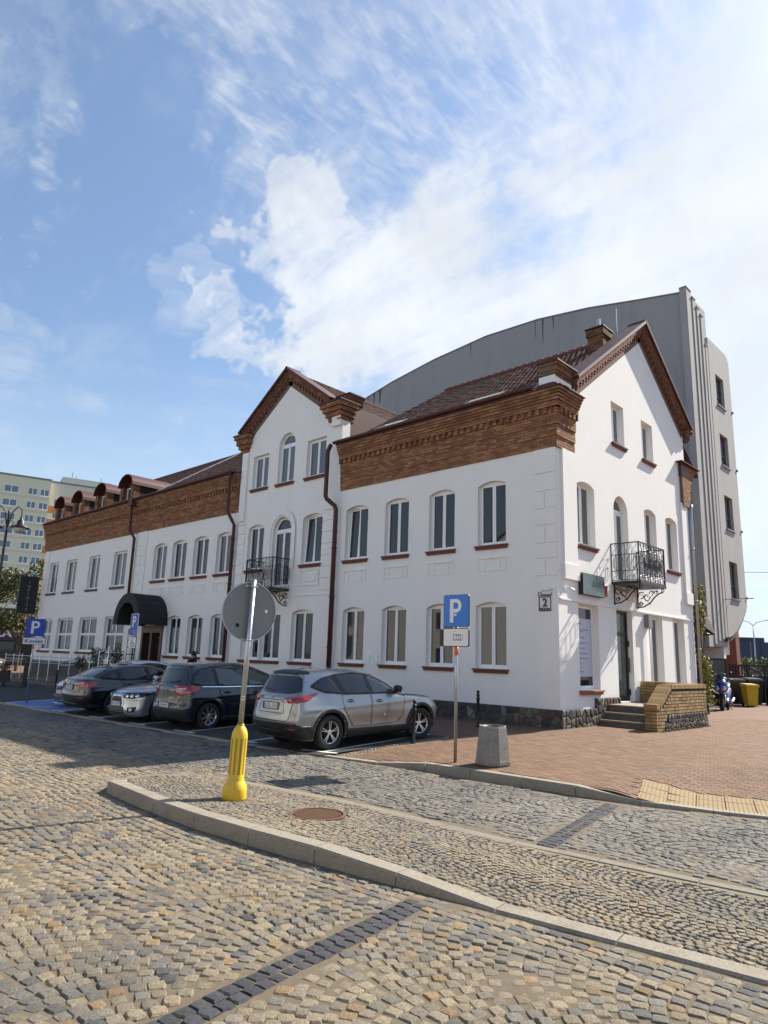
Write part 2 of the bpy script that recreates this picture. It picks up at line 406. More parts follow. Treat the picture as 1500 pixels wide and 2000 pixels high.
def zroad(x, y=0): return -.28-.08*sm(-1.6, 1.0, x)
NEAR = [(-.38, -12.16), (2.24, -12.2), (4.15, -12.03), (5.5, -11.86), (8, -11.52), (12, -10.9), (18, -9.9)]      # outer foot of the island kerb
FAR = [(-.76, -11.6), (-.72, -10.9), (-.5, -10.4), (-.1, -10.05), (1.0, -9.75), (2.2, -9.62), (4.8, -9.66), (7.4, -9.4), (12, -8.6), (18, -7.6)]
def inside(poly, x, y):
    c = False; j = len(poly)-1
    for i in range(len(poly)):
        xi, yi = poly[i]; xj, yj = poly[j]
        if (yi > y) != (yj > y) and x < (xj-xi)*(y-yi)/(yj-yi)+xi: c = not c
        j = i
    return c
ISLE = NEAR+FAR[::-1]
def isle_top(x, y):
    """island paving: highest along the near kerb, flush with the lane at the far edge and at the dropped kerb"""
    yn = lerp_path(NEAR, x); yf = lerp_path(FAR[3:], x) if x > -.1 else -10.0
    t = min(1, max(0, (y-yn)/max(.3, yf-yn)))
    hi = .14*(1-sm(4.2, 6.1, x))
    return zroad(x)+.012+hi*(1-t)**.9

# base ground to the horizon
b = MB(); b.add([(-900, -500, -.62), (900, -500, -.62), (900, 1200, -.62), (-900, 1200, -.62)], [(0, 1, 2, 3)])
M['farground'] = mat('distant ground', (.13, .12, .10), .95, .3, .05)
setp(b.build('ground', M['farground']), kind='structure')

def sheet(xs, ys, zf, keep=None):
    V, F = [], []; nx, ny = len(xs), len(ys)
    for y in ys:
        for x in xs: V.append((x, y, zf(x, y)))
    for j in range(ny-1):
        for i in range(nx-1):
            cx, cy = (xs[i]+xs[i+1])/2, (ys[j]+ys[j+1])/2
            if keep is None or keep(cx, cy): F.append((j*nx+i, j*nx+i+1, (j+1)*nx+i+1, (j+1)*nx+i))
    return V, F
def fr(a, b, s): return [a+(b-a)*i/max(1, round((b-a)/s)) for i in range(round((b-a)/s)+1)]

# road bed: sand and grit between and over the setts
from mathutils import noise as mnoise
def sandz(x, y):
    n = mnoise.fractal(Vector((x*1.3, y*1.3, 3)), 1.0, 2.0, 4)
    return zroad(x)-.0085+.0105*max(-.9, min(1.0, n*1.2))
M['sand'] = mat('sand and grit in the joints', (.19, .146, .092), .97, .25, 30, .7, 220, col2=(.14, .113, .078), det=9)
M['roadfar'] = mat('distant setts', (.16, .14, .115), .9, .5, 9, .5, 30, det=8)
V, F = sheet([-70, -40, -25]+fr(-16, -2, .5)+fr(-1.8, 12.2, .10)+[14, 18, 26], [-40, -26, -20]+fr(-17, -8.8, .10)[:-1]+fr(-8.8, -5.0, .2)+[-3, 2], sandz,
             lambda x, y: y < kerby(x)+.02 or (x > 14 and y < kerby(x)))
road = setp(tris_mesh and link('road', tris_mesh('road', V, F), M['sand'], smooth=True), kind='structure')

DARK = [(5.9, -16.2), (5.78, -14.7), (5.39, -12.1)]; DARK2 = [(5.13, -9.6), (4.55, -6.65)]
def ddark(x, y):
    best = 9
    for P in (DARK, DARK2):
        for (x0, y0), (x1, y1) in zip(P, P[1:]):
            dx, dy = x1-x0, y1-y0; t = ((x-x0)*dx+(y-y0)*dy)/(dx*dx+dy*dy)
            if -.04 < t < 1.04: best = min(best, hypot(x-x0-t*dx, y-y0-t*dy))
    return best
r = random.Random(3)
PAL = [(.27, .218, .142), (.25, .205, .140), (.292, .232, .148), (.222, .193, .148), (.178, .162, .137), (.285, .19, .095), (.088, .085, .082), (.122, .114, .105)]
def sett_col(r, wts, br=1.0, at=None):
    if at is not None:      # lots of stone from different quarries, laid in patches
        n = mnoise.fractal(Vector((at[0]*.55+7, at[1]*.55, 1)), 1.0, 2.0, 3)+.35*mnoise.noise(Vector((at[0]*2.3, at[1]*2.3, 5)))
        q = min(1.0, max(-1.0, n*1.7)); wts = [w*(1-.75*q) if i in (0, 1, 2, 5) else w*(1+.9*q) if q > 0 else w*(1+.6*q) for i, w in enumerate(wts)]; br *= 1-.10*q
    c = r.choices(PAL, wts)[0]; k = r.uniform(.64, .96)*br
    return tuple(min(.7, x*k*r.uniform(.985, 1.015)) for x in c)
SV = [stone_var(.110, .106, .05, .062, .003, r) for _ in range(14)]+[block_var(.107, .103, .03, .008)]
def arcs(x0, x1, y0, y1, W, pitch, across, sag, r, test, zf, zj, wts, br, nvar, scale=1.0, len_far=0):
    inst = []
    c0 = int(math.floor(y0/W)); c1 = int(math.ceil(y1/W))
    for c in range(c0, c1+1):
        for i in range(int((x1-x0+2*sag)/pitch)+2):
            for s in range(across):
                t = (s+.5)/across-.5; t += r.uniform(-.012, .012)
                y = (c+.5+t)*W + .03*sin(i*.7)
                x = x0-sag+i*pitch+sag*4*t*t+r.uniform(-.008, .008)
                if not test(x, y): continue
                slope = atan2(sag*8*t, W)
                z = zf(x, y)+r.uniform(-zj, zj)
                k = r.uniform(.95, 1.05)*scale
                far_ = hypot(x-9.54, y+17) > 13; inst.append(((len_far if far_ else r.randrange(nvar)), TM(x, y, z, -slope+r.uniform(-.09, .09)+r.choice((0, pi)), r.uniform(-.045, .045), r.uniform(-.045, .045), k, k*r.uniform(.92, 1.06), 1), sett_col(r, wts, br, (x, y))))
    return inst
def test_road(x, y):
    if y > kerby(x)-.16: return False
    if inside(ISLE, x, y) or (x > -.5 and abs(y-lerp_path(NEAR, x)) < .44): return False
    if y > lerp_path(NEAR, x) and y < lerp_path(FAR[3:], x)+.13 and x > -.1: return False
    if -1.0 < x <= -.1 and -12.3 < y < -9.9 and hypot((x+.1)*1.5, (y+11.1)*.95) < 1.24: return False
    return ddark(x, y) > .155 and hypot(x-9.54, y+17) > 1.2
def far_ok(x, y):
    f = in_view((x, y, -.3), 150)
    return f is not None and f < 27
inst = arcs(-16, 11.5, -16.6, -4.5, 1.42, .1115, 13, .36, r, lambda x, y: test_road(x, y) and far_ok(x, y), lambda x, y: zroad(x)+.002, .0055,
            [7, 7, 6, 6, 4, 1.8, 1.1, 1.1], .98, 14, len_far=14)
# the lane beyond the island is laid in greyer stones
fin = []
for vi, mt, c in inst:
    x, y = mt.translation.x, mt.translation.y
    if y > -9.9 and x > -2.5 or y > -10.4 and x < -2:
        k = .5*(c[0]+c[1])/2*1.6; m_ = .55; c = tuple(a*(1-m_)+bb*m_ for a, bb in zip(c, (k*.74, k*.74, k*.755)))
    fin.append((vi, mt, c))
inst = fin
# a course of setts along the island kerb, and the two dark rows across both lanes
for off in (.09, .20, .31, .42):
    x = -.3
    while x < 11.5:
        y = lerp_path(NEAR, x)-off+r.uniform(-.01, .01)
        if ddark(x, y) > .155: inst.append((r.randrange(14), TM(x, y, zroad(x)+r.uniform(-.004, .006), .06+r.uniform(-.06, .06), r.uniform(-.04, .04), r.uniform(-.04, .04), 1.08, 1.0, 1), sett_col(r, [4, 5, 3, 5, 5, 1, 1.5, 1.5])))
        x += .122
for P in (DARK, DARK2):
    for (x0, y0), (x1, y1) in zip(P, P[1:]):
        L = hypot(x1-x0, y1-y0); n = int(L/.112); a = atan2(y1-y0, x1-x0)
        for off in (-.058, .058):
            for i in range(n):
                t = (i+.5+(.5 if off > 0 else 0)*.6)/n
                x = x0+(x1-x0)*t-sin(a)*off; y = y0+(y1-y0)*t+cos(a)*off
                k = r.uniform(.75, 1.25)
                inst.append((r.randrange(14), TM(x, y, zroad(x)+.005+r.uniform(-.003, .003), a+r.uniform(-.04, .04), r.uniform(-.02, .02), r.uniform(-.02, .02), 1.0, 1.08, 1), (.042*k, .042*k, .047*k)))
pieces('sett', 'setts', SV, inst, road, M['sett'])

# ------------------------------------------------------------------ traffic island
M['isand'] = mat('grit in the island joints', (.20, .165, .115), .97, .25, 30, .6, 200)
xs = fr(-.76, 12, .11)+[14, 18]
V, F = [], []; cols = []
NY = 14
for x in xs:
    if x < -.1:
        h = sqrt(max(0, 1-((x+.1)/.72)**2)); y0, y1 = -12.12, -11.3+1.2*h
        if x <= -.38: y0 = -12.12+(-.38-x)*1.4
        y0 = min(y0, y1)
    else: y0, y1 = lerp_path(NEAR, x)+.05, lerp_path(FAR[3:], x)
    for j in range(NY):
        y = y0+(y1-y0)*j/(NY-1); V.append((x, y, isle_top(x, y)-.014))
n = len(xs)
for i in range(n-1):
    for j in range(NY-1): F.append((i*NY+j, (i+1)*NY+j, (i+1)*NY+j+1, i*NY+j+1))
isle = setp(link('traffic_island', tris_mesh('traffic_island', V, F), M['isand'], smooth=True), kind='structure')
SV2 = [stone_var(.068, .065, .04, .075, .002, r) for _ in range(12)]+[block_var(.067, .064, .03, .006)]
MANX, MANY_, MANR = 2.66, -10.85, .36
def test_isle(x, y):
    if not inside(ISLE, x, y): return False
    if y < lerp_path(NEAR, x)+.255: return False
    if x > -.1 and y > lerp_path(FAR[3:], x)-.24: return False
    if x <= -.1 and hypot((x+.1)*1.55, (y+11.1)*.95) > .86: return False
    if hypot(x-MANX, y-MANY_) < MANR+.03: return False
    return far_ok(x, y)
inst = arcs(-1.4, 12, -12.4, -7.5, 1.0, .0715, 14, .27, r, test_isle, lambda x, y: isle_top(x, y), .0035, [6, 7, 5, 7, 3, 1.0, .15, .4], 1.03, 12, len_far=12)
pieces('sett', 'setts', SV2, inst, isle, M['sett'])
def kerb_stone(name, p0, p1, w, z0a, z0b, z1a, z1b, parent, material, bev=.02, flip=1):
    """one kerb stone from p0 to p1 (outer foot line), w wide to its left, tops z1a..z1b, foot z0a..z0b"""
    p0, p1 = Vector((*p0, 0)), Vector((*p1, 0)); t = (p1-p0).normalized(); nrm = Vector((-t.y, t.x, 0))*flip
    p0 = p0+t*.006; p1 = p1-t*.006; V = []
    for p, z0, z1 in ((p0, z0a, z1a), (p1, z0b, z1b)):
        bv = min(bev, max(.004, (z1-z0)*.3))
        prof = [(0, z0), (bv*.35, z1-bv), (bv*1.2, z1), (w-.012, z1), (w, z1-.012), (w, z0)]
        V += [tuple(p+nrm*a+Vector((0, 0, z))) for a, z in prof]
    k = 6; F = [(i, (i+1) % k, k+(i+1) % k, k+i) for i in range(k)]+[tuple(range(k))[::-1], tuple(range(k, 2*k))]
    me = tris_mesh(name, V, F); bm = bmesh.new(); bm.from_mesh(me); bmesh.ops.recalc_face_normals(bm, faces=bm.faces[:]); bm.to_mesh(me); bm.free()
    return link(name, me, material, parent)
def walk(path, step, x_from, x_to):
    pts = []; x = x_from
    while x < x_to:
        pts.append((x, lerp_path(path, x)))
        y0 = lerp_path(path, x); y1 = lerp_path(path, x+.1); x += step*.1/hypot(.1, y1-y0)
    return pts
def near_top(x): return isle_top(x, lerp_path(NEAR, x)+.0)+.006
pts = [(-.74, -11.62), (-.62, -11.95), (-.38, -12.16)]+walk(NEAR, 1.0, -.02, 15)
for p0, p1 in zip(pts, pts[1:]):
    tops = [near_top(max(p[0], -.2))-(.11 if p[0] < -.7 else .03 if p[0] < -.5 else 0) for p in (p0, p1)]
    kerb_stone('kerb_stone', p0, p1, .22, zroad(p0[0])-.1, zroad(p1[0])-.1, tops[0], tops[1], isle, M['kerb'])
pts = [(-.74, -11.62), (-.76, -11.3), (-.72, -10.88), (-.52, -10.42), (-.3, -10.18)]+walk(FAR[3:], 1.0, -.1, 15)
for p0, p1 in zip(pts, pts[1:]):
    kerb_stone('kerb_stone', p0, p1, .17, zroad(p0[0])-.1, zroad(p1[0])-.1, zroad(p0[0])+.010, zroad(p1[0])+.010, isle, M['kerbflush'], flip=-1)
# cast iron cover with a ribbed grating
mz = isle_top(MANX, MANY_)+.004
cover = thing('manhole_cover', 'rusty round iron drain cover with ribs set in the pale sett island', 'manhole cover', (MANX, MANY_, mz))
b = MB(); b.lathe([(MANR, -.05), (MANR, .008), (MANR-.035, .010), (MANR-.04, -.012)], 36); b.build('rim', M['rust'], cover)
b = MB(); b.lathe([(MANR-.042, -.03), (MANR-.042, -.006)], 36); b.build('plate', M['rust'], cover)
for k in range(-9, 10):
    x = k*.034; h = sqrt(max(0, (MANR-.06)**2-x*x))
    if h > .05:
        b = MB(); b.box(x-.009, x+.009, -h, h, -.012, .007); o = b.build('rib', M['rust'], cover); o.rotation_euler = (0, 0, radians(70))
    
# ------------------------------------------------------------------ parking and pavement
V, F = sheet([-60, -40, -30, -22]+fr(-18, -1.2, .6)+[-1.2], [-8.72]+fr(-8.6, -3.4, .1), lambda x, y: .035*y+.002, lambda x, y: y > kerby(x) and x < -1.2)
park = setp(link('parking_area', tris_mesh('parking_area', V, F), M['asphalt']), kind='structure')
def strip(name, p0, p1, w, material, parent, dz=.006):
    a, c = Vector((*p0, 0)), Vector((*p1, 0)); t = (c-a).normalized(); nn = Vector((-t.y, t.x, 0))*w/2
    V = []
    n = max(2, int((c-a).length/.5))
    for i in range(n+1):
        p = a+(c-a)*i/n
        for q in (p-nn, p+nn): V.append((q.x, q.y, .035*q.y+.002+dz))
    return link(name, tris_mesh(name, V, [(2*i, 2*i+2, 2*i+3, 2*i+1) for i in range(n)]), material, parent)
STALL = [-1.48, -3.75, -6.1, -8.3, -10.55, -13.0]
for x in STALL:
    yk = kerby(x)+.27
    strip('parking_line', (x, yk+.06), (x-.25, -3.45), .09, M['linepaint'], park)
    strip('parking_line', (x-.5, kerby(x-.5)+.31), (x+.35, kerby(x+.35)+.31), .11, M['linepaint'], park, .009)
strip('parking_line', (-1.6, -3.5), (-3.8, -3.5), .09, M['linepaint'], park, .010)
# blue bay with its outline and wheelchair mark
bx0, bx1, by0, by1 = -17.2, -13.25, -8.0, -4.6
V, F = sheet(fr(bx0, bx1, .5), fr(by0, by1, .4), lambda x, y: .035*y+.006)
V = [(x - .12*(y-by0), y, z) for x, y, z in V]
link('blue_bay', tris_mesh('blue_bay', V, F), M['bluepaint'], park)
for p0, p1 in (((bx0, by0), (bx1, by0)), ((bx0-.4, by1), (bx1-.4, by1)), ((bx1, by0), (bx1-.4, by1)), ((bx0, by0), (bx0-.4, by1)), ((bx0+2.0, by0), (bx1-.3, by0+1.4)), ((bx0+2.6, by1-.2), (bx1-.4, by1-1.6))):
    strip('parking_line', p0, p1, .13, M['linepaint'], park, .009)
V = []; F = []
for i in range(19):
    a = radians(-200+i*13)
    for rr in (.42, .54): V.append((-15.9+rr*cos(a)*1.1, -6.3+rr*sin(a), .035*(-6.3+rr*sin(a))+.0105))
F = [(2*i, 2*i+2, 2*i+3, 2*i+1) for i in range(18)]
link('wheelchair_mark', tris_mesh('wheelchair_mark', V, F), M['linepaint'], park)
strip('wheelchair_mark', (-15.75, -5.9), (-15.55, -5.2), .13, M['linepaint'], park, .010)

M['pavbed'] = mat('pavement joints', (.155, .115, .085), .95, .2, 20)
pav_far = bpy.data.materials.new('distant pavers'); pav_far.use_nodes = True
q = NG(pav_far.node_tree); bs = pav_far.node_tree.nodes['Principled BSDF']; bs.inputs['Roughness'].default_value = .88
pp = q.n('ShaderNodeNewGeometry').outputs['Position']
br = q.n('ShaderNodeTexBrick', {'Vector': pp, 'Color1': (.165, .084, .048, 1), 'Color2': (.14, .07, .043, 1), 'Mortar': (.13, .095, .07, 1), 'Scale': 1.0, 'Mortar Size': .006, 'Brick Width': .205, 'Row Height': .105})
kk = q.m('MULTIPLY_ADD', q.noise(pp, .9, 6), .5, .75)
q.t.links.new(q.mix(1.0, br.outputs[0], q.n('ShaderNodeCombineColor', {0: kk, 1: kk, 2: kk}).outputs[0], 'MULTIPLY'), bs.inputs['Base Color'])
M['pavfar'] = pav_far
def pav_keep(x, y): return (x > -1.2 and y > kerby(x)+.1) or (x <= -1.2 and y > -3.42)
xs = [-60, -40, -30, -20, -12, -6, -3, -2, -1.2]+fr(-1.2, 9, .1)[1:]+[10, 12, 16, 24, 40]; ys = fr(-7.4, -2, .1)[:-1]+fr(-2, 2, .2)+[4, 8, 14, 20, 30, 45]
V, F = sheet(xs, ys, lambda x, y: zpav(x, y)-.008, pav_keep)
pav = setp(link('pavement', tris_mesh('pavement', V, F), M['pavfar']), kind='structure')
PV = [block_var(.197, .097, .02, .004)]
TH = radians(19); TX0, TY0 = 4.78, -6.30
def in_tact(x, y):
    dx, dy = x-TX0, y-TY0; u = dx*cos(TH)+dy*sin(TH); v = -dx*sin(TH)+dy*cos(TH)
    return -.06 < u < 9 and -.3 < v < 1.3
inst = []; r = random.Random(5)
for j in range(int((19+7.2)/.102)):
    y = -7.2+j*.102
    for i in range(int(13/.205)):
        x = -1.0+i*.205+(.1 if j % 2 else 0)
        if y < kerby(x)+.24 or in_tact(x, y) or (x < .02 and -.05 < y < 10.4): continue
        if x < -.8 and y > 10: continue
        if (x-9.0)+y*.35 > 8: continue
        f = in_view((x, y, -.1), 80)
        if f is None or f > 24: continue
        k = r.uniform(.82, 1.15); c = r.choice(((.168, .088, .045), (.152, .078, .040), (.18, .10, .053), (.14, .078, .045)))
        inst.append((0, TM(x, y, zpav(x, y)+.002+r.uniform(-.0012, .0012), r.uniform(-.010, .010), (zpav(x, y+.05)-zpav(x, y-.05))/.1+r.uniform(-.006, .006), -(zpav(x+.05, y)-zpav(x-.05, y))/.1), tuple(a*k for a in c)))
pieces('paver', 'pavers', PV, inst, pav, M['paver'])
# rough setts between the bays and the pavement
inst = []
for i in range(3):
    for j in range(38):
        x, y = -1.16+i*.11-.0*j, -7.0+j*.1
        if y < kerby(x)+.2 or y > -3.4: continue
        inst.append((r.randrange(12), TM(x, y, zpav(x, y)+.006, r.uniform(-.1, .1), r.uniform(-.05, .05), r.uniform(-.05, .05), 1.4, 1.35, 1), sett_col(r, [4, 4, 3, 4, 4, 1, 1, 1])))
pieces('sett', 'setts', SV2, inst, pav, M['sett'], nmax=60)
# kerbs: low strip along the bays, raised along the pavement, dropped at the crossing
def kerb_top(x):
    if x < -.6: return zroad(x)+.022
    up = zpav(x, kerby(x))+.012
    return (zroad(x)+.022)*(1-sm(-.6, 1.0, x))+up*sm(-.6, 1.0, x) if x < 4.3 else up+ (zroad(x)+.03-up)*sm(4.4, 5.3, x)
pts = walk(KERB, 1.0, -40, 20)
for p0, p1 in zip(pts, pts[1:]):
    kerb_stone('kerb_stone', p0, p1, .2, zroad(p0[0])-.12, zroad(p1[0])-.12, kerb_top(p0[0]), kerb_top(p1[0]), pav, M['kerb'])
# tactile tiles with domes at the crossing
M['tactile'] = mat('yellow tactile tile', (.245, .17, .08), .85, .2, 14, .3, 90, dirt=.25, dirtcol=(.25, .17, .08), dscale=2.5)
tile = MB(); tile.box(-.194, .194, -.194, .194, -.04, 0)
for i in range(6):
    for j in range(6):
        x, y = (i-2.5)*.063, (j-2.5)*.063
        tile.add([(x+.011*cos(a*pi/3), y+.011*sin(a*pi/3), 0.0003) for a in range(6)]+[(x+.007*cos(a*pi/3), y+.007*sin(a*pi/3), .004) for a in range(6)], [(a, (a+1) % 6, 6+(a+1) % 6, 6+a) for a in range(6)]+[tuple(range(6, 12))])
tme = tris_mesh('tactile_tile', tile.v, tile.f); tme.materials.append(M['tactile'])
for i in range(13):
    for j in range(3):
        u, v = .2+i*.404, .2+j*.404
        x, y = TX0+u*cos(TH)-v*sin(TH)-.0, TY0+u*sin(TH)+v*cos(TH)
        o = bpy.data.objects.new('tactile_tile', tme); COL.objects.link(o); o.parent = pav
        gx, gy = (zpav(x+.1, y)-zpav(x-.1, y))/.2, (zpav(x, y+.1)-zpav(x, y-.1))/.2
        N_ = Vector((-gx, -gy, 1)).normalized(); X_ = Vector((cos(TH), sin(TH), gx*cos(TH)+gy*sin(TH))).normalized(); Y_ = N_.cross(X_)
        o.matrix_local = Matrix(((X_.x, Y_.x, N_.x, x), (X_.y, Y_.y, N_.y, y), (X_.z, Y_.z, N_.z, zpav(x, y)+.014+r.uniform(-.001, .001)), (0, 0, 0, 1)))
# ------------------------------------------------------------------ the white house
house = thing('white_house', 'long white rendered corner house with brick cornices, brown tiled roof and stepped gables', 'house', (0, 0, 0))
def arc_poly(u0, u1, z0, z1, rise, n=8):
    """opening outline, counter-clockwise; segmental or round top of the given rise"""
    if rise <= 0: return [(u0, z0), (u1, z0), (u1, z1), (u0, z1)]
    w = (u1-u0)/2; c = (u0+u1)/2; R = (w*w+rise*rise)/(2*rise); zc = z1-R; a = math.asin(min(1, w/R))
    if rise >= w*.98: n = 14
    return [(u0, z0), (u1, z0)]+[(c+R*sin(a-2*a*i/n), zc+R*cos(a-2*a*i/n)) for i in range(n+1)]
def wall(name, P, outer, holes, material, parent, d=0.0, depth=.24, thick=.0):
    polys = [[Vector((u, z, 0)) for u, z in outer]]+[[Vector((u, z, 0)) for u, z in h] for h in holes]
    tr = tessellate_polygon(polys); flat = [v for p in polys for v in p]
    V = [P(v.x, v.y, d) for v in flat]; F = []
    for t in tr:
        a, b_, c = (flat[i] for i in t)
        F.append(tuple(t) if (b_-a).cross(c-a).z > 0 else tuple(t)[::-1])
    k = len(outer)
    for h in holes:
        n = len(h); base = len(V)
        V += [P(u, z, d-depth) for u, z in h]
        F += [(k+(i+1) % n, k+i, base+i, base+(i+1) % n) for i in range(n)]; k += n
    if thick:
        n = len(outer); base = len(V); V += [P(u, z, d-thick) for u, z in outer]
        F += [(i, (i+1) % n, base+(i+1) % n, base+i)[::-1] for i in range(n)]
    return link(name, tris_mesh(name, V, F), material, parent)
def ring(b, P, o, i, d0, d1):
    n = len(o); base = len(b.v)
    V = [P(u, z, d1) for u, z in o]+[P(u, z, d1) for u, z in i]+[P(u, z, d0) for u, z in i]
    b.add(V, [(k, (k+1) % n, n+(k+1) % n, n+k) for k in range(n)]+[(n+k, n+(k+1) % n, 2*n+(k+1) % n, 2*n+k) for k in range(n)])
rw_ = random.Random(8)
def sash(P, parent, u0, u1, z0, z1, d, glass, tilt=0.0):
    fw = .055
    b = MB()
    b.pbox(P, u0, u0+fw, z0, z1, d-.03, d+.03); b.pbox(P, u1-fw, u1, z0, z1, d-.03, d+.03)
    b.pbox(P, u0+fw, u1-fw, z0, z0+fw*1.2, d-.03, d+.028); b.pbox(P, u0+fw, u1-fw, z1-fw, z1, d-.03, d+.028)
    s = b.build('sash', M['frame'], parent)
    b = MB(); b.pbox(P, u0+fw, u1-fw, z0+fw*1.2, z1-fw, d-.012, d+.004); g_ = b.build('pane', glass, parent)
    c = P((u0+u1)/2, (z0+z1)/2, d); g_.data.transform(Matrix.Translation(c) @ Matrix.Rotation(rw_.gauss(0, .006), 4, 'Z') @ Matrix.Rotation(rw_.gauss(0, .006), 4, P.u) @ Matrix.Translation(-c))
    if tilt:      # tilted inwards at the top
        c = P((u0+u1)/2, z0, d); R_ = Matrix.Translation(c) @ Matrix.Rotation(tilt, 4, P.u) @ Matrix.Translation(-c)
        for o in (s, g_): o.data.transform(R_)
def window(P, u0, u1, z0, z1, rise, parent, glass=None, sill=True, depth=.17, d=0.0, kind='two', tilt=False, sillmat=None):
    glass = glass or M['glass']
    dd = d-depth; fw = .05
    o = arc_poly(u0, u1, z0, z1, rise); i = arc_poly(u0+fw, u1-fw, z0+fw, z1-fw, max(0, rise-(.03 if rise < (u1-u0)/2*.98 else fw)) if rise > 0 else 0, 8)
    if len(i) != len(o): i = arc_poly(u0+fw, u1-fw, z0+fw, z1-fw, (u1-u0)/2-fw)
    b = MB(); ring(b, P, o, i, dd-.08, dd+.02)
    zs = z1-rise
    round_ = rise >= (u1-u0)/2*.98
    top = zs-.02 if round_ else (zs+rise*.35 if rise > 0 else z1-fw)
    if rise > 0 and not round_:      # flat head piece under the arch
        hp = [(u, z) for u, z in i if z > top-.001]; hp = [(u1-fw, top)]+[p for p in hp]+[(u0+fw, top)]
        b.prism(hp, dd-.06, dd+.012, P)
    um = (u0+u1)/2
    if round_: b.pbox(P, u0+fw, u1-fw, zs-.03, zs+.05, dd-.06, dd+.03)
    w = b.build('window', M['frame'], parent)
    if kind == 'two':
        sash(P, w, u0+fw, um-.004, z0+fw, top-.003, dd, glass, -.045 if tilt else 0); sash(P, w, um+.004, u1-fw, z0+fw, top-.003, dd, glass)
    elif kind == 'one': sash(P, w, u0+fw, u1-fw, z0+fw, top-.003, dd, glass)
    elif kind == 'shop':
        zt = z0+(top-z0)*.52
        for a, c in ((u0+fw, um-.004), (um+.004, u1-fw)):
            sash(P, w, a, c, z0+fw, zt-.004, dd, glass); sash(P, w, a, c, zt+.004, top-.003, dd, glass)
    if round_:
        half = arc_poly(u0+fw+.05, u1-fw-.05, zs+.05, z1-fw-.05, (u1-u0)/2-fw-.05)
        b = MB(); b.prism(half[2:], dd-.012, dd+.0, P); b.build('pane', glass, w)
        h2 = [(um+(u-um)*((u1-u0)/2-fw)/((u1-u0)/2-fw-.05), zs+.05+(z-zs-.05)*1.09) for u, z in half[2:]]
        b = MB(); ring(b, P, [(u0+fw, zs+.05)]+h2[::-1]+[(u1-fw, zs+.05)], [(u0+fw+.05, zs+.09)]+[(u, max(z, zs+.09)) for u, z in half[2:]][::-1]+[(u1-fw-.05, zs+.09)], dd-.02, dd+.025); b.build('sash', M['frame'], w)
    if sill:
        b = MB(); sm_ = sillmat or M['sillbrick']
        b.pbox(P, u0-.07, u1+.07, z0-.05, z0-.002, d-depth-.02, d+.10)
        n = max(3, int((u1-u0+.1)/.085)); p = (u1-u0+.1)/n
        for k in range(n): b.pbox(P, u0-.05+k*p+.004, u0-.05+(k+1)*p-.004, z0-.125, z0-.052, d-.02, d+.065)
        b.build('sill', sm_, w)
    return w
PLI = .5
G1, G2, GC = M['glass'], M['glassgrey'], M['glasscurt']
SEG = .13
# --- openings along the street (u = x)
near_up = [(-2.74, -1.70), (-4.70, -3.64), (-6.70, -5.60), (-8.70, -7.55)]
near_lo = [(-2.80, -1.70), (-4.74, -3.66), (-6.70, -5.60), (-8.66, -7.56)]
tower_up = [(-14.72, -13.62, 8.64, 10.14, 0), (-12.95, -11.88, 8.62, 10.80, .535), (-11.10, -9.95, 8.60, 10.16, 0)]
tower_mid = [(-14.72, -13.62, 5.12, 7.05, SEG), (-13.00, -11.82, 4.32, 7.20, .59), (-11.10, -9.93, 5.12, 7.10, SEG)]
tower_lo = [(-14.70, -13.50, 1.45, 3.38, SEG), (-13.4, -12.15, 1.45, 3.38, SEG), (-11.45, -10.20, 1.45, 3.40, SEG)]
mid_up = [(-17.2, -16.05), (-19.15, -17.9), (-21.1, -19.8), (-22.95, -21.65)]
mid_lo = [(-17.2, -16.0), (-19.1, -17.85), (-20.95, -19.75)]
left_up = [(-27.5, -25.95), (-30.65, -29.2), (-33.9, -32.35), (-36.5, -35.1)]
left_lo = [(-27.7, -25.4), (-31.0, -28.7), (-34.15, -31.9), (-36.7, -34.95)]
parts = []
def seg(u0, u1, z0, z1, r_=SEG): return arc_poly(u0, u1, z0, z1, r_)
ZT = 9.5
h1 = [seg(a, c, 5.12, 7.12) for a, c in near_up]+[seg(a, c, 1.48, 3.42) for a, c in near_lo]
wall('wall', FA, [(-9.05, -.1), (0, -.1), (0, ZT), (-9.05, ZT)], h1, M['plaster'], house)
h2 = [arc_poly(*t) for t in tower_up+tower_mid+tower_lo]
TW = .07
wall('wall', FA, [(-15.45, -.1), (-9.05, -.1), (-9.05, 11.2), (-9.7, 11.2), (-12.4, 13.1), (-15.3, 11.1), (-15.45, 11.1)], h2, M['plaster'], house, d=TW, depth=.24, thick=.4)
h3 = [seg(a, c, 5.12, 7.0) for a, c in mid_up]+[seg(a, c, 1.48, 3.35) for a, c in mid_lo]+[[(-23.3, .0), (-21.25, .0), (-21.25, 2.9), (-23.3, 2.9)]]
wall('wall', FA, [(-24.95, -.1), (-15.45, -.1), (-15.45, ZT), (-24.95, ZT)], h3, M['plaster'], house)
h4 = [[(a, 5.02), (c, 5.02), (c, 6.98), (a, 6.98)] for a, c in left_up]+[[(a, 1.5), (c, 1.5), (c, 3.43), (a, 3.43)] for a, c in left_lo]
wall('wall', FA, [(-37.4, -.1), (-24.95, -.1), (-24.95, ZT), (-37.4, ZT)], h4, M['plaster'], house, d=-.03)
for k, (a, c) in enumerate(near_up): window(FA, a, c, 5.12, 7.12, SEG, house, tilt=(k == 3))
M['glassdim'] = mat('dim window glass', (.034, .035, .04), .04, .6, 1.3, spec=.5)  # slightly lighter glass of uneven tone, nothing modelled behind the pane
for k, (a, c) in enumerate(near_lo): window(FA, a, c, 1.48, 3.42, SEG, house, (M['glass'], M['glass'], M['glassdim'], M['glassdim'])[k])
for k, t in enumerate(tower_up): window(FA, *t, house, GC, d=TW)
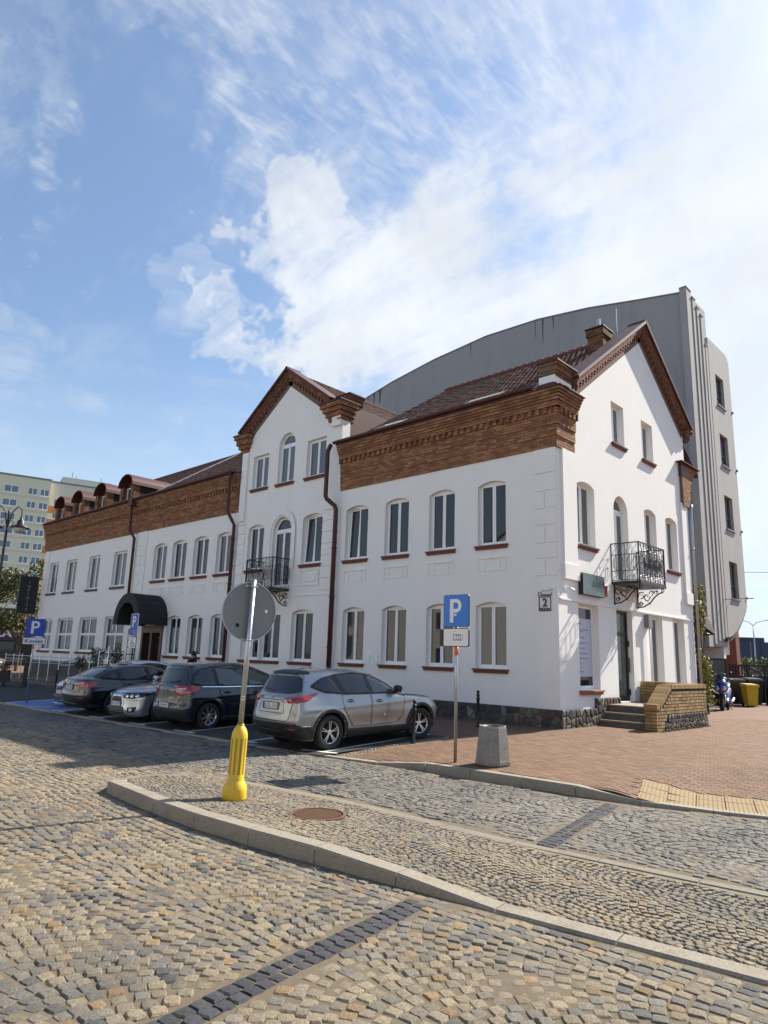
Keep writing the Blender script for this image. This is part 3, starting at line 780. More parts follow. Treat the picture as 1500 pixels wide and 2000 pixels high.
for k, t in enumerate(tower_mid): window(FA, *t, house, G1, d=TW, sill=(k != 1), tilt=(k == 2))
for k, t in enumerate(tower_lo): window(FA, *t, house, (G1, M['glassdim'], G1)[k], d=TW)
for k, (a, c) in enumerate(mid_up): window(FA, a, c, 5.12, 7.0, SEG, house, (G2, M['glassdim'], G1, G2)[k])
for k, (a, c) in enumerate(mid_lo): window(FA, a, c, 1.48, 3.35, SEG, house, (G1, M['glassdim'], G1)[k])
M['stonesill'] = mat('dark stone sill', (.10, .085, .08), .6)
for k, (a, c) in enumerate(left_up): window(FA, a, c, 5.02, 6.98, 0, house, G2, d=-.03, sillmat=M['stonesill'])
shopw = [window(FA, a, c, 1.5, 3.43, 0, house, G1, d=-.03, kind='shop') for a, c in left_lo]
# white giraffe stickers behind the shop panes
for (a, c), w in zip(left_lo[:3], shopw[:3]):
    x = a+(c-a)*.3
    b = MB(); P = FA; dd = -.03-.17+.012
    b.prism([(x-.07, 2.62), (x-.04, 2.62), (x-.02, 2.8), (x+.03, 2.8), (x+.05, 2.62), (x+.08, 2.62), (x+.06, 2.9), (x+.02, 3.0), (x+.01, 3.22), (x-.08, 3.2), (x-.03, 3.14), (x-.05, 2.9)], dd, dd+.003, P)
    b.build('giraffe_sticker', M['white'], w)
# --- gable (u = y)
g_up = [(3.68, 4.62, 8.88, 10.34, 0), (6.06, 7.02, 8.88, 10.34, 0)]
g_mid = [(1.18, 2.28, 5.13, 7.10, SEG), (3.58, 4.62, 4.30, 7.12, .52), (5.95, 6.95, 5.13, 7.10, SEG), (7.80, 8.88, 5.13, 7.12, SEG)]
g_lo = [(1.08, 2.30, .98, 3.40, 0), (3.50, 4.62, .62, 3.40, 0), (5.98, 7.05, .95, 3.40, 0), (7.98, 9.05, .95, 3.40, 0)]
DG = .21
wall('wall', FB, [(0, -.1), (10.05, -.1), (10.05, 10.85), (6.19, 13.65), (.95, 9.8), (0, 9.8)], [arc_poly(*t) for t in g_up+g_mid+g_lo], M['plaster'], house, depth=DG+.05)
for t in g_up: window(FB, *t, house, GC, depth=DG)
for k, t in enumerate(g_mid): window(FB, *t, house, G2, depth=DG, sill=(k != 1))
poster_win = window(FB, *g_lo[0], house, G1, depth=DG, kind='one', sillmat=mat('light red sill brick', (.36, .12, .07), .75, .2, 12))
for t in g_lo[2:]: window(FB, *t, house, G2, depth=DG, sill=False)
# poster inside the ground-floor window
M['poster'] = mat('pale poster', (.50, .50, .58), .5); M['postertext'] = mat('grey print', (.20, .20, .27), .6)
b = MB(); b.pbox(FB, 1.19, 2.19, 1.35, 3.0, -DG+.020, -DG+.024); po = b.build('poster', M['poster'], poster_win)
b = MB()
for k, (z, w) in enumerate([(2.83, .35), (2.66, .75), (2.60, .42), (2.44, .5), (2.28, .6), (2.13, .55), (1.98, .68), (1.84, .7), (1.7, .3), (1.58, .25), (1.47, .4)]):
    u = 1.24
    while u < 1.24+w:
        l = random.uniform(.05, .12); b.pbox(FB, u, min(u+l, 1.24+w), z, z+.03, -DG+.0245, -DG+.026); u += l+.02
b.build('poster_text', M['postertext'], poster_win)
# glazed door with black frame
dw = MB(); u0, u1, z0, z1 = g_lo[1][:4]; dd = -DG
for a, c, e, f in ((u0, u0+.09, z0, z1), (u1-.09, u1, z0, z1), (u0+.09, u1-.09, z1-.09, z1), (u0+.09, u1-.09, 2.62, 2.74), (u0+.09, u1-.09, z0, z0+.14)): dw.pbox(FB, a, c, e, f, dd-.05, dd+.04)
door = dw.build('door', M['black'], house)
M['doorglass'] = mat('frosted door glass', (.10, .115, .10), .15, .3, 5)
b = MB(); b.pbox(FB, u0+.09, u1-.09, 2.74, z1-.09, dd-.01, dd+.0); b.build('pane', M['doorglass'], door)
b = MB(); b.pbox(FB, u0+.09, u1-.09, z0+.14, 2.62, dd-.01, dd+.0); b.build('pane', M['doorglass'], door)
b = MB()
for k in range(1, 5): b.pbox(FB, u0+.09, u1-.09, z0+.14+k*.37, z0+.152+k*.37, dd, dd+.006)
for k in range(1, 3): b.pbox(FB, u0+.09+k*.32, u0+.10+k*.32, z0+.14, 2.62, dd, dd+.0065)
b.build('glazing_bar', M['black'], door)
b = MB(); b.tube([FB(u1-.13, 1.5, dd+.04), FB(u1-.13, 1.5, dd+.12), FB(u1-.13, 1.95, dd+.12), FB(u1-.13, 1.95, dd+.04)], .018); b.build('handle', M['black'], door)
b = MB(); b.pbox(FB, u1-.09, u1-.02, .8, .98, dd+.04, dd+.09); b.pbox(FB, u1-.09, u1-.02, 2.3, 2.48, dd+.04, dd+.09); b.build('hinge', M['black'], door)
# --- plaster trim
def one(name, m_, *args):
    b = MB(); b.pbox(*args); return b.build(name, m_, house)
qz = [(7.80, 7.08, 0), (7.03, 6.55, 0), (6.50, 6.03, 1), (5.98, 5.55, 0), (5.50, 5.03, 1), (4.98, 4.6, 0), (4.55, 4.10, 1)]
for zt, zb, two in qz:
    if two: one('quoin', M['plaster'], FA, -.72, -.40, zb, zt, 0, .03); one('quoin', M['plaster'], FA, -.34, -.02, zb, zt, 0, .03)
    else: one('quoin', M['plaster'], FA, -.72, -.02, zb, zt, 0, .03)
one('pilaster', M['plaster'], FA, -.72, 0.0, -.1, 4.06, 0, .032)
for zt, zb, two in qz+[(4.05, 3.6, 0)]:
    if two: one('quoin', M['plaster'], FA, -24.8, -24.25, zb, zt, 0, .035); one('quoin', M['plaster'], FA, -24.17, -23.75, zb, zt, 0, .035)
    else: one('quoin', M['plaster'], FA, -24.8, -23.75, zb, zt, 0, .035)
    one('quoin', M['plaster'], FA, -37.4, -36.75, zb, zt, -.03, .02)
for k in range(7):
    z = 7.1-k*.44
    one('quoin', M['plaster'], FA, -9.9, -9.06, z-.36, z, TW, TW+.035); one('quoin', M['plaster'], FA, -15.44, -14.95, z-.36, z, TW, TW+.035)
b = MB()
b.pbox(FA, -9.9, -9.06, 7.14, 7.19, TW, TW+.05); b.pbox(FA, -15.44, -14.95, 7.14, 7.19, TW, TW+.05)
b.pbox(FA, -15.44, -9.06, 3.92, 3.965, TW, TW+.025)
o = b.build('string_course', M['plaster'], house); o['kind'] = 'stuff'
one('pilaster', M['plaster'], FA, -9.55, -9.05, 10.4, 11.3, TW, TW+.14); one('pilaster', M['plaster'], FA, -15.45, -15.05, 7.3, 10.4, TW, TW+.10)
b = MB()
o = arc_poly(-13.32, -11.5, 5.0, 7.5, .90); i = arc_poly(-13.10, -11.72, 5.0, 7.28, .69)
ring(b, FA, o, i, TW, TW+.045); b.build('arch_moulding', M['plaster'], house)
for (a, c) in near_up+mid_up:
    b = MB(); z0, z1 = 4.34, 4.76
    b.pbox(FA, a, c, z1-.05, z1, 0, .03); b.pbox(FA, a, a+.05, z0, z1-.05, 0, .03); b.pbox(FA, c-.05, c, z0, z1-.05, 0, .03); b.pbox(FA, a+.26, a+.285, z0, z1-.05, 0, .022)
    b.pbox(FA, c-.22, c-.2, z0, z1-.05, 0, .022); b.pbox(FA, a+.05, c-.05, z0, z0+.02, 0, .02); b.build('apron_panel', M['plaster'], house)
b = MB(); ring(b, FA, [(-11.05, 4.3), (-9.98, 4.3), (-9.98, 4.92), (-11.05, 4.92)], [(-11.0, 4.35), (-10.03, 4.35), (-10.03, 4.87), (-11.0, 4.87)], TW, TW+.03)
o = [(-10.85, 4.44), (-10.22, 4.44), (-10.16, 4.52), (-10.22, 4.62), (-10.16, 4.72), (-10.22, 4.79), (-10.85, 4.79)]
b.prism(o, TW, TW+.025, FA); b.build('apron_panel', M['plaster'], house)
b = MB(); b.pbox(FB, .26, 1.02, 4.45, 7.82, 0, .07); b.pbox(FB, .22, 1.06, 4.02, 4.45, 0, .10); b.build('pilaster', M['plaster'], house)
b = MB(); b.pbox(FB, 9.32, 9.92, 4.45, 7.9, 0, .07); b.pbox(FB, 9.28, 9.96, 4.02, 4.45, 0, .10); b.build('pilaster', M['plaster'], house)
b = MB(); b.pbox(FB, 0.002, 10.05, 3.425, 3.47, 0, .035); b.build('string_course', M['plaster'], house)

# --- brickwork
BV = []
for L in (.240, .115, .115):
    bx = MB(); bx.box(-L/2, L/2, -.20, 0, -.0355, .0355); BV.append((bx.v, bx.f))
rb = random.Random(11)
def brick_col(light=1.0):
    c = rb.choice(((.30, .135, .06), (.33, .16, .075), (.27, .115, .052), (.24, .095, .045), (.35, .18, .088), (.225, .10, .05)))
    k = rb.uniform(.84, 1.14)*light; return tuple(a*k for a in c)
def course(inst, P, s, e, z, d, off, cf=brick_col, pitch=.252, kind=0, slope=None, h=1.0, step=1):
    """bricks between u=s and u=e, faces d proud of the plane; along a slope if given (s,e are then lengths from slope=(u,z,angle))"""
    u = s-off; i = 0
    while u < e-.02:
        a, c = max(u, s)+.006, min(u+pitch, e)-.006
        if c-a > .03 and i % step == 0:
            m = (a+c)/2; sc = (c-a)/(.24 if kind == 0 else .115)
            if slope is None: o, X, Z = P(m, z, d+rb.uniform(-.004, .004)), P.u, Vector((0, 0, 1))
            else:
                u0, z0, an = slope; X = P.u*cos(an)+Vector((0, 0, sin(an))); Z = -P.u*sin(an)+Vector((0, 0, cos(an)))
                o = P(u0, z0, d+rb.uniform(-.004, .004))+X*m+Z*z
            N = P.n; Y = -N
            Mx = Matrix(((X.x*sc, N.x, Z.x*h, o.x), (X.y*sc, N.y, Z.y*h, o.y), (X.z*sc, N.z, Z.z*h, o.z), (0, 0, 0, 1)))
            inst.append((kind, Mx, cf()))
        u += pitch; i += 1
PROUD = [.045]*4+[.075]*4+[.105]*4+['d', 'd']+[.20, .20, .245, .285, .325, .365]
Z0B, CH = 7.80, .0845
def cornice(u0, u1, wrap=False, nmax=0, dbase=0.0, ends=(0, 0)):
    core = MB(); inst = []
    for k, p in enumerate(PROUD):
        z = Z0B+(k+.5)*CH; dd = (.12 if p == 'd' else p)
        e1 = u1+(dd if wrap else 0)
        core.pbox(FA, u0-ends[0], (e1-.012) if wrap else u1+ends[1], z-CH/2, z+CH/2+.0004*k, dbase-.05, dbase+dd-.014)
        off = (.126 if k % 2 else 0)
        course(inst, FA, u0-ends[0], e1 if wrap else u1+ends[1], z, dbase+dd, off)
        if p == 'd': course(inst, FA, u0, u1, z, dbase+.19, .0, pitch=.125, kind=1, step=2)
        if wrap:
            core.pbox(FB, -dd+.012, 1.05, z-CH/2, z+CH/2+.0003*k, -.05, dd-.014)
            course(inst, FB, -dd+.012, 1.05, z, dd, .126-off)
            if p == 'd': course(inst, FB, 0, 1.05, z, .19, .0, pitch=.125, kind=1, step=2)
    c = core.build('cornice', M['mortar'], house)
    pieces('brick', 'bricks', BV, inst, c, M['brick'], nmax)
    b = MB(); top = Z0B+20*CH
    b.pbox(FA, u0-ends[0], u1+(.42 if wrap else ends[1]), top+.01, top+.035, -.1, dbase+.40)
    if wrap: b.pbox(FB, -.2, 1.10, top+.0105, top+.0355, -.1, .42)
    b.build('cornice_flashing', M['brownmetal'], house)
cornice(-9.05, 0, True, 300)
cornice(-24.95, -15.45)
cornice(-37.4, -24.95, dbase=-.02, ends=(.25, 0))
# return of the rear cornice at the far gable corner: courses corbelled towards the yard
core = MB(); inst = []
for k, p in enumerate(PROUD):
    z = Z0B+(k+.5)*CH; dd = (.15 if p == 'd' else p)*2.6
    core.pbox(FB, 9.45, 10.05+dd, z-CH/2, z+CH/2+.0003*k, -.3, .10)
    course(inst, FB, 9.45, 10.05+dd+.012, z, .115, .126*(k % 2))
c = core.build('cornice', M['mortar'], house); pieces('brick', 'bricks', BV, inst, c, M['brick'], 0)
b = MB(); b.pbox(FB, 9.15, 11.1, Z0B+20*CH+.01, Z0B+20*CH+.04, -.4, .25); b.pbox(FB, 9.4, 10.03, Z0B+20*CH-.5, Z0B+20*CH, .0, .12); b.build('cornice_flashing', M['brownmetal'], house)
# --- sloping brick copings on the gable and the tower front
def coping(P, apex, lo, side, d0, reddish=.72, nmax=0):
    u0, z0 = lo; u1, z1 = apex; L = hypot(u1-u0, z1-z0); an = atan2(z1-z0, u1-u0)
    def cf():
        c = rb.choice(((.20, .075, .048), (.17, .062, .042), (.235, .095, .058))); k = rb.uniform(.75, 1.15); return tuple(a*k for a in c)
    up = 1 if abs(an) < pi/2 else -1
    inst = []; core = MB()
    s = (u0, z0, an)
    X = P.u*cos(an)+Vector((0, 0, sin(an))); Z = (-P.u*sin(an)+Vector((0, 0, cos(an))))*up
    def sb(a, c, za, zb, da, db):
        v = [P(u0, z0, 0)+X*l+Z*zz+P.n*dd for dd in (da, db) for zz in (za, zb) for l in (a, c)]
        core.add(v, [(0, 2, 3, 1), (4, 5, 7, 6), (0, 1, 5, 4), (2, 6, 7, 3), (0, 4, 6, 2), (1, 3, 7, 5)])
    for k, p in enumerate((.15, .20, .25)):
        z = -.245+k*.086
        sb(0, L+.02*k, z-.043, z+.0431, -.2, d0+p-.013)
        course(inst, P, 0, L, z*up, d0+p, .126*(k % 2), cf, slope=s)
    course(inst, P, .05, L-.1, -.325*up, d0+.13, 0, cf, pitch=.125, kind=1, slope=s, step=2)
    course(inst, P, .05, L-.1, -.40*up, d0+.09, 0, cf, pitch=.125, kind=1, slope=s, step=2)
    sb(0, L, -.36, -.29, -.2, d0+.05); sb(0, L, -.62, -.361, -.2, d0+.003)
    c = core.build('coping', M['mortar'], house); pieces('brick', 'bricks', BV, inst, c, M['brick'], nmax)
    core = MB(); sb(-.12, L+.06, -.025, .03, -.35, d0+.34); sb(-.12, L+.06, -.07, -.026, d0+.31, d0+.335); core.build('coping_cap', M['brownmetal'], house)
coping(FB, (6.19, 14.12), (.95, 10.26), 1, 0)
coping(FB, (6.19, 14.12), (10.25, 11.13), -1, 0)
coping(FA, (-12.42, 13.62), (-15.55, 11.42), 1, TW)
coping(FA, (-12.42, 13.62), (-9.6, 11.62), -1, TW)
def block(P, u0, u1, z0, z1, d0, d1, over, prof, cap=True, dark=.75, name='kneeler'):
    """small corbelled brick block, wider towards the top"""
    core = MB(); inst = []; n = int((z1-z0)/CH)
    Q = PL(P(u1, 0, 0), P.n, P.u); Q.o.z = 0
    for k in range(n):
        e = over*prof(k/(n-1)); z = z0+(k+.5)*CH
        core.pbox(P, u0-e, u1+e, z-CH/2, z+CH/2+.0003, d0, d1+e-.012)
        course(inst, P, u0-e-.012, u1+e+.012, z, d1+e, .126*(k % 2), lambda: brick_col(dark))
        course(inst, Q, d0, d1+e, z, e+.012, .126*(1-k % 2), lambda: brick_col(dark))
    c = core.build(name, M['mortar'], house); pieces('brick', 'bricks', BV, inst, c, M['brick'], 0)
    if cap:
        b = MB(); e = over*prof(1)+.05; b.pbox(P, u0-e, u1+e, z1-.02, z1+.025, d0-.05, d1+e); b.build('coping_cap', M['brownmetal'], house)
st = lambda t: round(t*3)/3
block(FA, -9.75, -9.05, 10.62, 11.32, -.5, TW+.14, .26, st, name='pilaster_cap', dark=1.0)
block(FA, -9.55, -8.95, 11.36, 11.72, -.9, -.15, .07, st, dark=.6)
block(FA, -15.65, -15.1, 10.45, 11.22, -.5, TW+.1, .24, st, name='pilaster_cap', dark=.9)
block(FB, .0, .95, 9.98, 10.42, -.45, .05, .1, st, dark=.7)
b = MB(); b.pbox(FB, -.03, .95, 9.78, 10.02, -.5, .035); b.build('kneeler', M['plaster'], house)
b = MB(); b.pbox(FB, -.05, .5, 9.5, 9.79, -.55, -.0); b.build('kneeler', M['brownmetal'], house)
block(FB, 10.1, 10.4, 10.55, 10.98, -.3, .1, .12, st, dark=.6)

# --- roofs
RS = .665
PIT = atan2(RS, 1)
TV = []
for k in range(3):
    w, l, t = .212, .40, .022; lift = .030+.004*k
    TV.append(([(-w/2, 0, lift), (w/2, 0, lift-.006), (w/2, 0, lift+t-.006), (-w/2, 0, lift+t), (-w/2, l, -.004), (w/2, l, -.004), (w/2, l, t-.004), (-w/2, l, t-.004), (0, 0, lift+t+.006), (0, l, t+.002)],
               [(0, 1, 2, 8, 3), (4, 9, 6, 5)[::-1], (3, 8, 9, 7), (8, 2, 6, 9), (0, 3, 7, 4), (1, 5, 6, 2)]))
def tile_col():
    c = rb.choice(((.09, .038, .028), (.105, .044, .032), (.075, .032, .025), (.12, .054, .04), (.066, .031, .026))); k = rb.uniform(.75, 1.25); return tuple(a*k for a in c)
def roof(x0, x1, y0, z0, yr, nmax, name='roof', cut=None):
    zr = z0+(yr-y0)*RS; Ls = (yr-y0)/cos(PIT)
    b = MB(); b.add([(x0, y0, z0-.02), (x1, y0, z0-.02), (x1, yr, zr-.02), (x0, yr, zr-.02), (x1, yr+6.2, zr-.02-6.2*RS), (x0, yr+6.2, zr-.02-6.2*RS)], [(0, 1, 2, 3), (3, 2, 4, 5)])
    rf = b.build(name, M['brownmetal'], house)
    inst = []; rows = int(Ls/.30)
    for j in range(rows):
        l = j*.30; y, z = y0+l*cos(PIT), z0+l*sin(PIT)
        n = int((x1-x0)/.215)
        for i in range(n):
            x = x0+.11+i*.215+(.107 if j % 2 else 0)
            if x > x1-.05 or (cut and cut(x, y)): continue
            inst.append((rb.randrange(3), Matrix.Translation((x, y, z+rb.uniform(-.003, .003))) @ Matrix.Rotation(PIT, 4, 'X') @ Matrix.Rotation(rb.uniform(-.012, .012), 4, 'Z'), tile_col()))
    pieces('roof_tile', 'roof_tiles', TV, inst, rf, M['tile'], nmax)
    b = MB()
    for i in range(int((x1-x0)/.36)): b.tube([(x0+i*.36, yr, zr+.03), (x0+i*.36+.38, yr, zr+.045)], [.10, .115], 8)
    b.build('ridge_tile', M['sillbrick'], rf)
    return rf
def cut_near(x, y): return (-4.05 < x < -2.55 and .95 < y < 1.3) or (-8.5 < x < -6.9 and .95 < y < 1.3) or x > -.5
r1 = roof(-9.0, -.25, -.12, 9.56, 6.15, 300, cut=cut_near)
def cut_left(x, y): return False
r2 = roof(-24.9, -15.5, -.12, 9.56, 6.15, 0)
r3 = roof(-37.3, -25.0, -.12, 9.50, 6.15, 0, cut=lambda x, y: y < 1.9 and any(abs(x-c) < .7 for c in (-26.75, -29.95, -33.15, -35.85)))
b = MB(); b.bar((-24.95, -.1, 9.64), (-24.95, 6.15, 13.82), .22, .05); b.build('valley_flashing', M['silver'], r2)
for x0, x1 in ((-4.0, -2.6), (-8.45, -6.95)):
    b = MB(); p = lambda x, y, h: (x, y-h*.59, 9.56+(y+.12)*RS+h*.8)
    v = [p(x, y, h) for h in (-.02, .07) for y in (.98, 1.34) for x in (x0, x1)]
    b.add(v, [(0, 2, 3, 1), (4, 5, 7, 6), (0, 1, 5, 4), (2, 6, 7, 3), (0, 4, 6, 2), (1, 3, 7, 5)]); sk = b.build('skylight', M['signgrey'], r1)
    b = MB(); b.add([p(x, y, .075) for x, y in ((x0+.08, 1.04), (x1-.08, 1.04), (x1-.08, 1.28), (x0+.08, 1.28))], [(0, 1, 2, 3)]); b.build('pane', M['glass'], sk)
# tower roof, cheeks and back
b = MB()
zr = 13.55; b.add([(-15.6, -.1, 11.3), (-12.42, -.1, zr), (-12.42, 6.1, zr), (-15.6, 6.1, 11.3), (-9.3, -.1, 11.3), (-9.3, 6.1, 11.3)], [(0, 1, 2, 3), (1, 4, 5, 2)])
tr_ = b.build('roof', M['brownmetal'], house)
inst = []
for sgn in (1, -1):
    an = atan2(zr-11.3, 3.12)
    for j in range(12):
        for i in range(28):
            l = j*.30; x = -12.42+sgn*(3.12-l*cos(an)); z = 11.32+l*sin(an); y = .4+i*.215
            if y > 1.3+ (6 if sgn > 0 else 6): continue
            Rm = Matrix.Rotation(radians(90)*sgn, 4, 'Z') @ Matrix.Rotation(an, 4, 'X')
            inst.append((rb.randrange(3), Matrix.Translation((x, y, z)) @ Rm, tile_col()))
pieces('roof_tile', 'roof_tiles', TV, inst, tr_, M['tile'], 0)
b = MB(); b.box(-9.32, -9.06, .3, 4.5, 9.3, 11.32); b.build('cheek', M['brownmetal'], house)
b = MB(); b.box(-15.5, -15.3, .3, 4.5, 9.3, 11.3); b.build('cheek', M['brownmetal'], house)
# closing walls that the street does not show
b = MB(); b.box(-37.4, -37.3, .05, 10, -.1, 9.5); b.box(-37.3, -.4, 9.9, 10.05, -.1, 10.8)
b.add([(-37.38, .05, 9.5), (-37.38, 10, 9.5), (-37.38, 10, 11.2), (-37.38, 6.15, 13.5)], [(0, 1, 2, 3)]); b.build('wall', M['plaster'], house)
# chimney on the gable end
ch = MB(); inst = []
def chimney(x0, x1, y0, y1, z0, z1):
    PX = PL((0, y0, 0), (1, 0, 0), (0, -1, 0)); PY = PL((x1, 0, 0), (0, 1, 0), (1, 0, 0))
    ch.box(x0, x1, y0, y1, z0, z1)
    n = int((z1-z0)/CH)
    for k in range(n):
        e = .06 if k >= n-3 else .012
        z = z0+(k+.5)*CH
        course(inst, PX, x0-e, x1+e, z, e, .126*(k % 2), lambda: brick_col(.62)); course(inst, PY, y0-e, y1, z, e, .126*(1-k % 2), lambda: brick_col(.62))
chimney(-1.32, -.74, 4.85, 5.5, 12.6, 13.72)
c = ch.build('chimney', M['mortar'], house); pieces('brick', 'bricks', BV, inst, c, M['brick'], 0)
b = MB(); b.box(-1.40, -.66, 4.77, 5.58, 13.73, 13.78); b.build('chimney_cap', M['brownmetal'], c)
b = MB(); b.tube([(-1.0, 5.1, 13.75), (-1.0, 5.1, 14.2)], .065, 10); b.build('flue', M['silver'], c)
b = MB(); b.tube([(-.45, 5.4, 13.6), (-.45, 5.4, 14.55)], .02, 6); b.build('mast', M['silver'], c)
# dormers
for cx in (-26.75, -29.95, -33.15, -35.85):
    w = .78; zb, zs = 9.42, 10.62
    b = MB(); P = PL((0, -.02, 0), (1, 0, 0), (0, -1, 0))
    b.pbox(P, cx-w, cx-w+.32, zb, zs, -.35, 0); b.pbox(P, cx+w-.32, cx+w, zb, zs, -.35, 0)
    dm = b.build('dormer', M['mortar'], house)
    inst = []
    Q = PL((cx+w, 0, 0), (0, 1, 0), (1, 0, 0)); Q2 = PL((cx-w+.32, 0, 0), (0, 1, 0), (1, 0, 0))
    for k in range(int((zs-zb)/CH)):
        z = zb+(k+.5)*CH
        for a, e in ((cx-w, cx-w+.32), (cx+w-.32, cx+w)): course(inst, P, a-.01, e+.01, z, .012, .126*(k % 2), lambda: brick_col(.75))
        for QQ in (Q, Q2): course(inst, QQ, .0, .36, z, .012, .126*(k % 2), lambda: brick_col(.75))
    pieces('brick', 'bricks', BV, inst, dm, M['brick'], 0)
    n = 12; rr = w+.10; V = []
    for y in (-.16, 2.3):
        for r_ in (rr, rr-.07):
            V += [(cx+r_*cos(pi*i/n), y, zs+.02+r_*.78*sin(pi*i/n)) for i in range(n+1)]
    k = n+1
    F = [(i, i+1, 2*k+i+1, 2*k+i) for i in range(n)]+[(k+i, 3*k+i, 3*k+i+1, k+i+1) for i in range(n)]+[(i, k+i, k+i+1, i+1) for i in range(n)]
    link('dormer_roof', tris_mesh('dormer_roof', V, F), M['brownmetal'], dm)
    b = MB(); b.box(cx+w-.06, cx+w, .34, 2.2, zb, zs+.05); b.build('cheek', M['seam'], dm)
    b = MB(); b.box(cx-w, cx-w+.06, .34, 2.2, zb, zs+.05); b.build('cheek', M['seam'], dm)
    arch = [(cx+(w)*cos(pi*i/n), zs+.6*sin(pi*i/n)) for i in range(n+1)]
    b = MB(); b.prism(arch, -.42, -.36, PL((0, 0, 0), (1, 0, 0), (0, -1, 0))); b.build('tympanum', M['brownmetal'], dm)
    b = MB(); u0, u1 = cx-w+.33, cx+w-.33
    ring(b, P, [(u0, zb+.3), (u1, zb+.3), (u1, zs), (u0, zs)], [(u0+.07, zb+.37), (u1-.07, zb+.37), (u1-.07, zs-.07), (u0+.07, zs-.07)], -.33, -.24)
    b.build('frame', M['frame'], dm)
    b = MB(); b.pbox(P, u0, u1, zb, zs, -.34, -.30); b.build('pane', M['glass'], dm)

# --- rainwater goods
def gutter(x0, x1, y, z, name='gutter'):
    n = 8; V = []
    for x in (x0, x1):
        for r_ in (.085, .072): V += [(x, y+r_*cos(pi+pi*i/n), z+r_*sin(pi+pi*i/n)) for i in range(n+1)]
    k = n+1; F = [(i, i+1, 2*k+i+1, 2*k+i) for i in range(n)]+[(k+i, 3*k+i, 3*k+i+1, k+i+1) for i in range(n)]+[(i, k+i, 2*k+k+i, 2*k+i) for i in (0, n)]+[(i, k+i, k+i+1, i+1) for i in range(n)]+[(2*k+i, 2*k+i+1, 3*k+i+1, 3*k+i) for i in range(n)]
    g_ = link(name, tris_mesh(name, V, F), M['brownmetal'], house)
    b = MB(); b.box(x0, x1, y+.10, y+.125, z-.08, z+.10); b.build('fascia', M['brownmetal'], house)
gutter(-9.2, -.6, -.36, 9.66); gutter(-24.8, -15.7, -.44, 9.62); gutter(-37.4, -25.1, -.44, 9.60)
def pipe(pts, r_, m_=None, name='downpipe', clips=()):
    b = MB(); b.tube(pts, r_, 10)
    for p in clips: b.tube([(p[0], p[1], p[2]-.03), (p[0], p[1], p[2]+.03)], r_+.018, 10)
    return b.build(name, m_ or M['brownmetal'], house, smooth=True)
pipe([(-9.35, -.36, 9.58), (-9.35, -.5, 9.3), (-9.35, -.5, 7.55), (-9.33, -.46, 7.45), (-9.12, -.22, 7.2), (-9.1, -.17, 7.05), (-9.1, -.17, .3)], .085, clips=[(-9.1, -.17, 5.6), (-9.1, -.17, 3.8), (-9.1, -.17, 2.0)])
pipe([(-15.9, -.44, 9.55), (-15.85, -.5, 9.4), (-15.8, -.5, 7.75), (-15.72, -.3, 7.4), (-15.72, -.16, 7.2), (-15.72, -.16, .3)], .075, clips=[(-15.72, -.16, z) for z in (6.6, 6.0, 5.4, 4.6, 3.6)])
pipe([(-25.0, -.44, 9.55), (-25.0, -.48, 9.0), (-24.98, -.44, 7.9), (-24.95, -.16, 7.5), (-24.95, -.14, 4.2)], .075)
b = MB(); b.box(-25.15, -24.8, -.6, -.36, 9.2, 9.58); b.build('hopper', M['brownmetal'], house)
pipe([(.12, 10.25, 7.95), (.10, 10.2, 7.8), (.10, 10.15, 0.05)], .06, M['silver'], clips=[(.10, 10.15, z) for z in (6.2, 4.2, 2.4)])

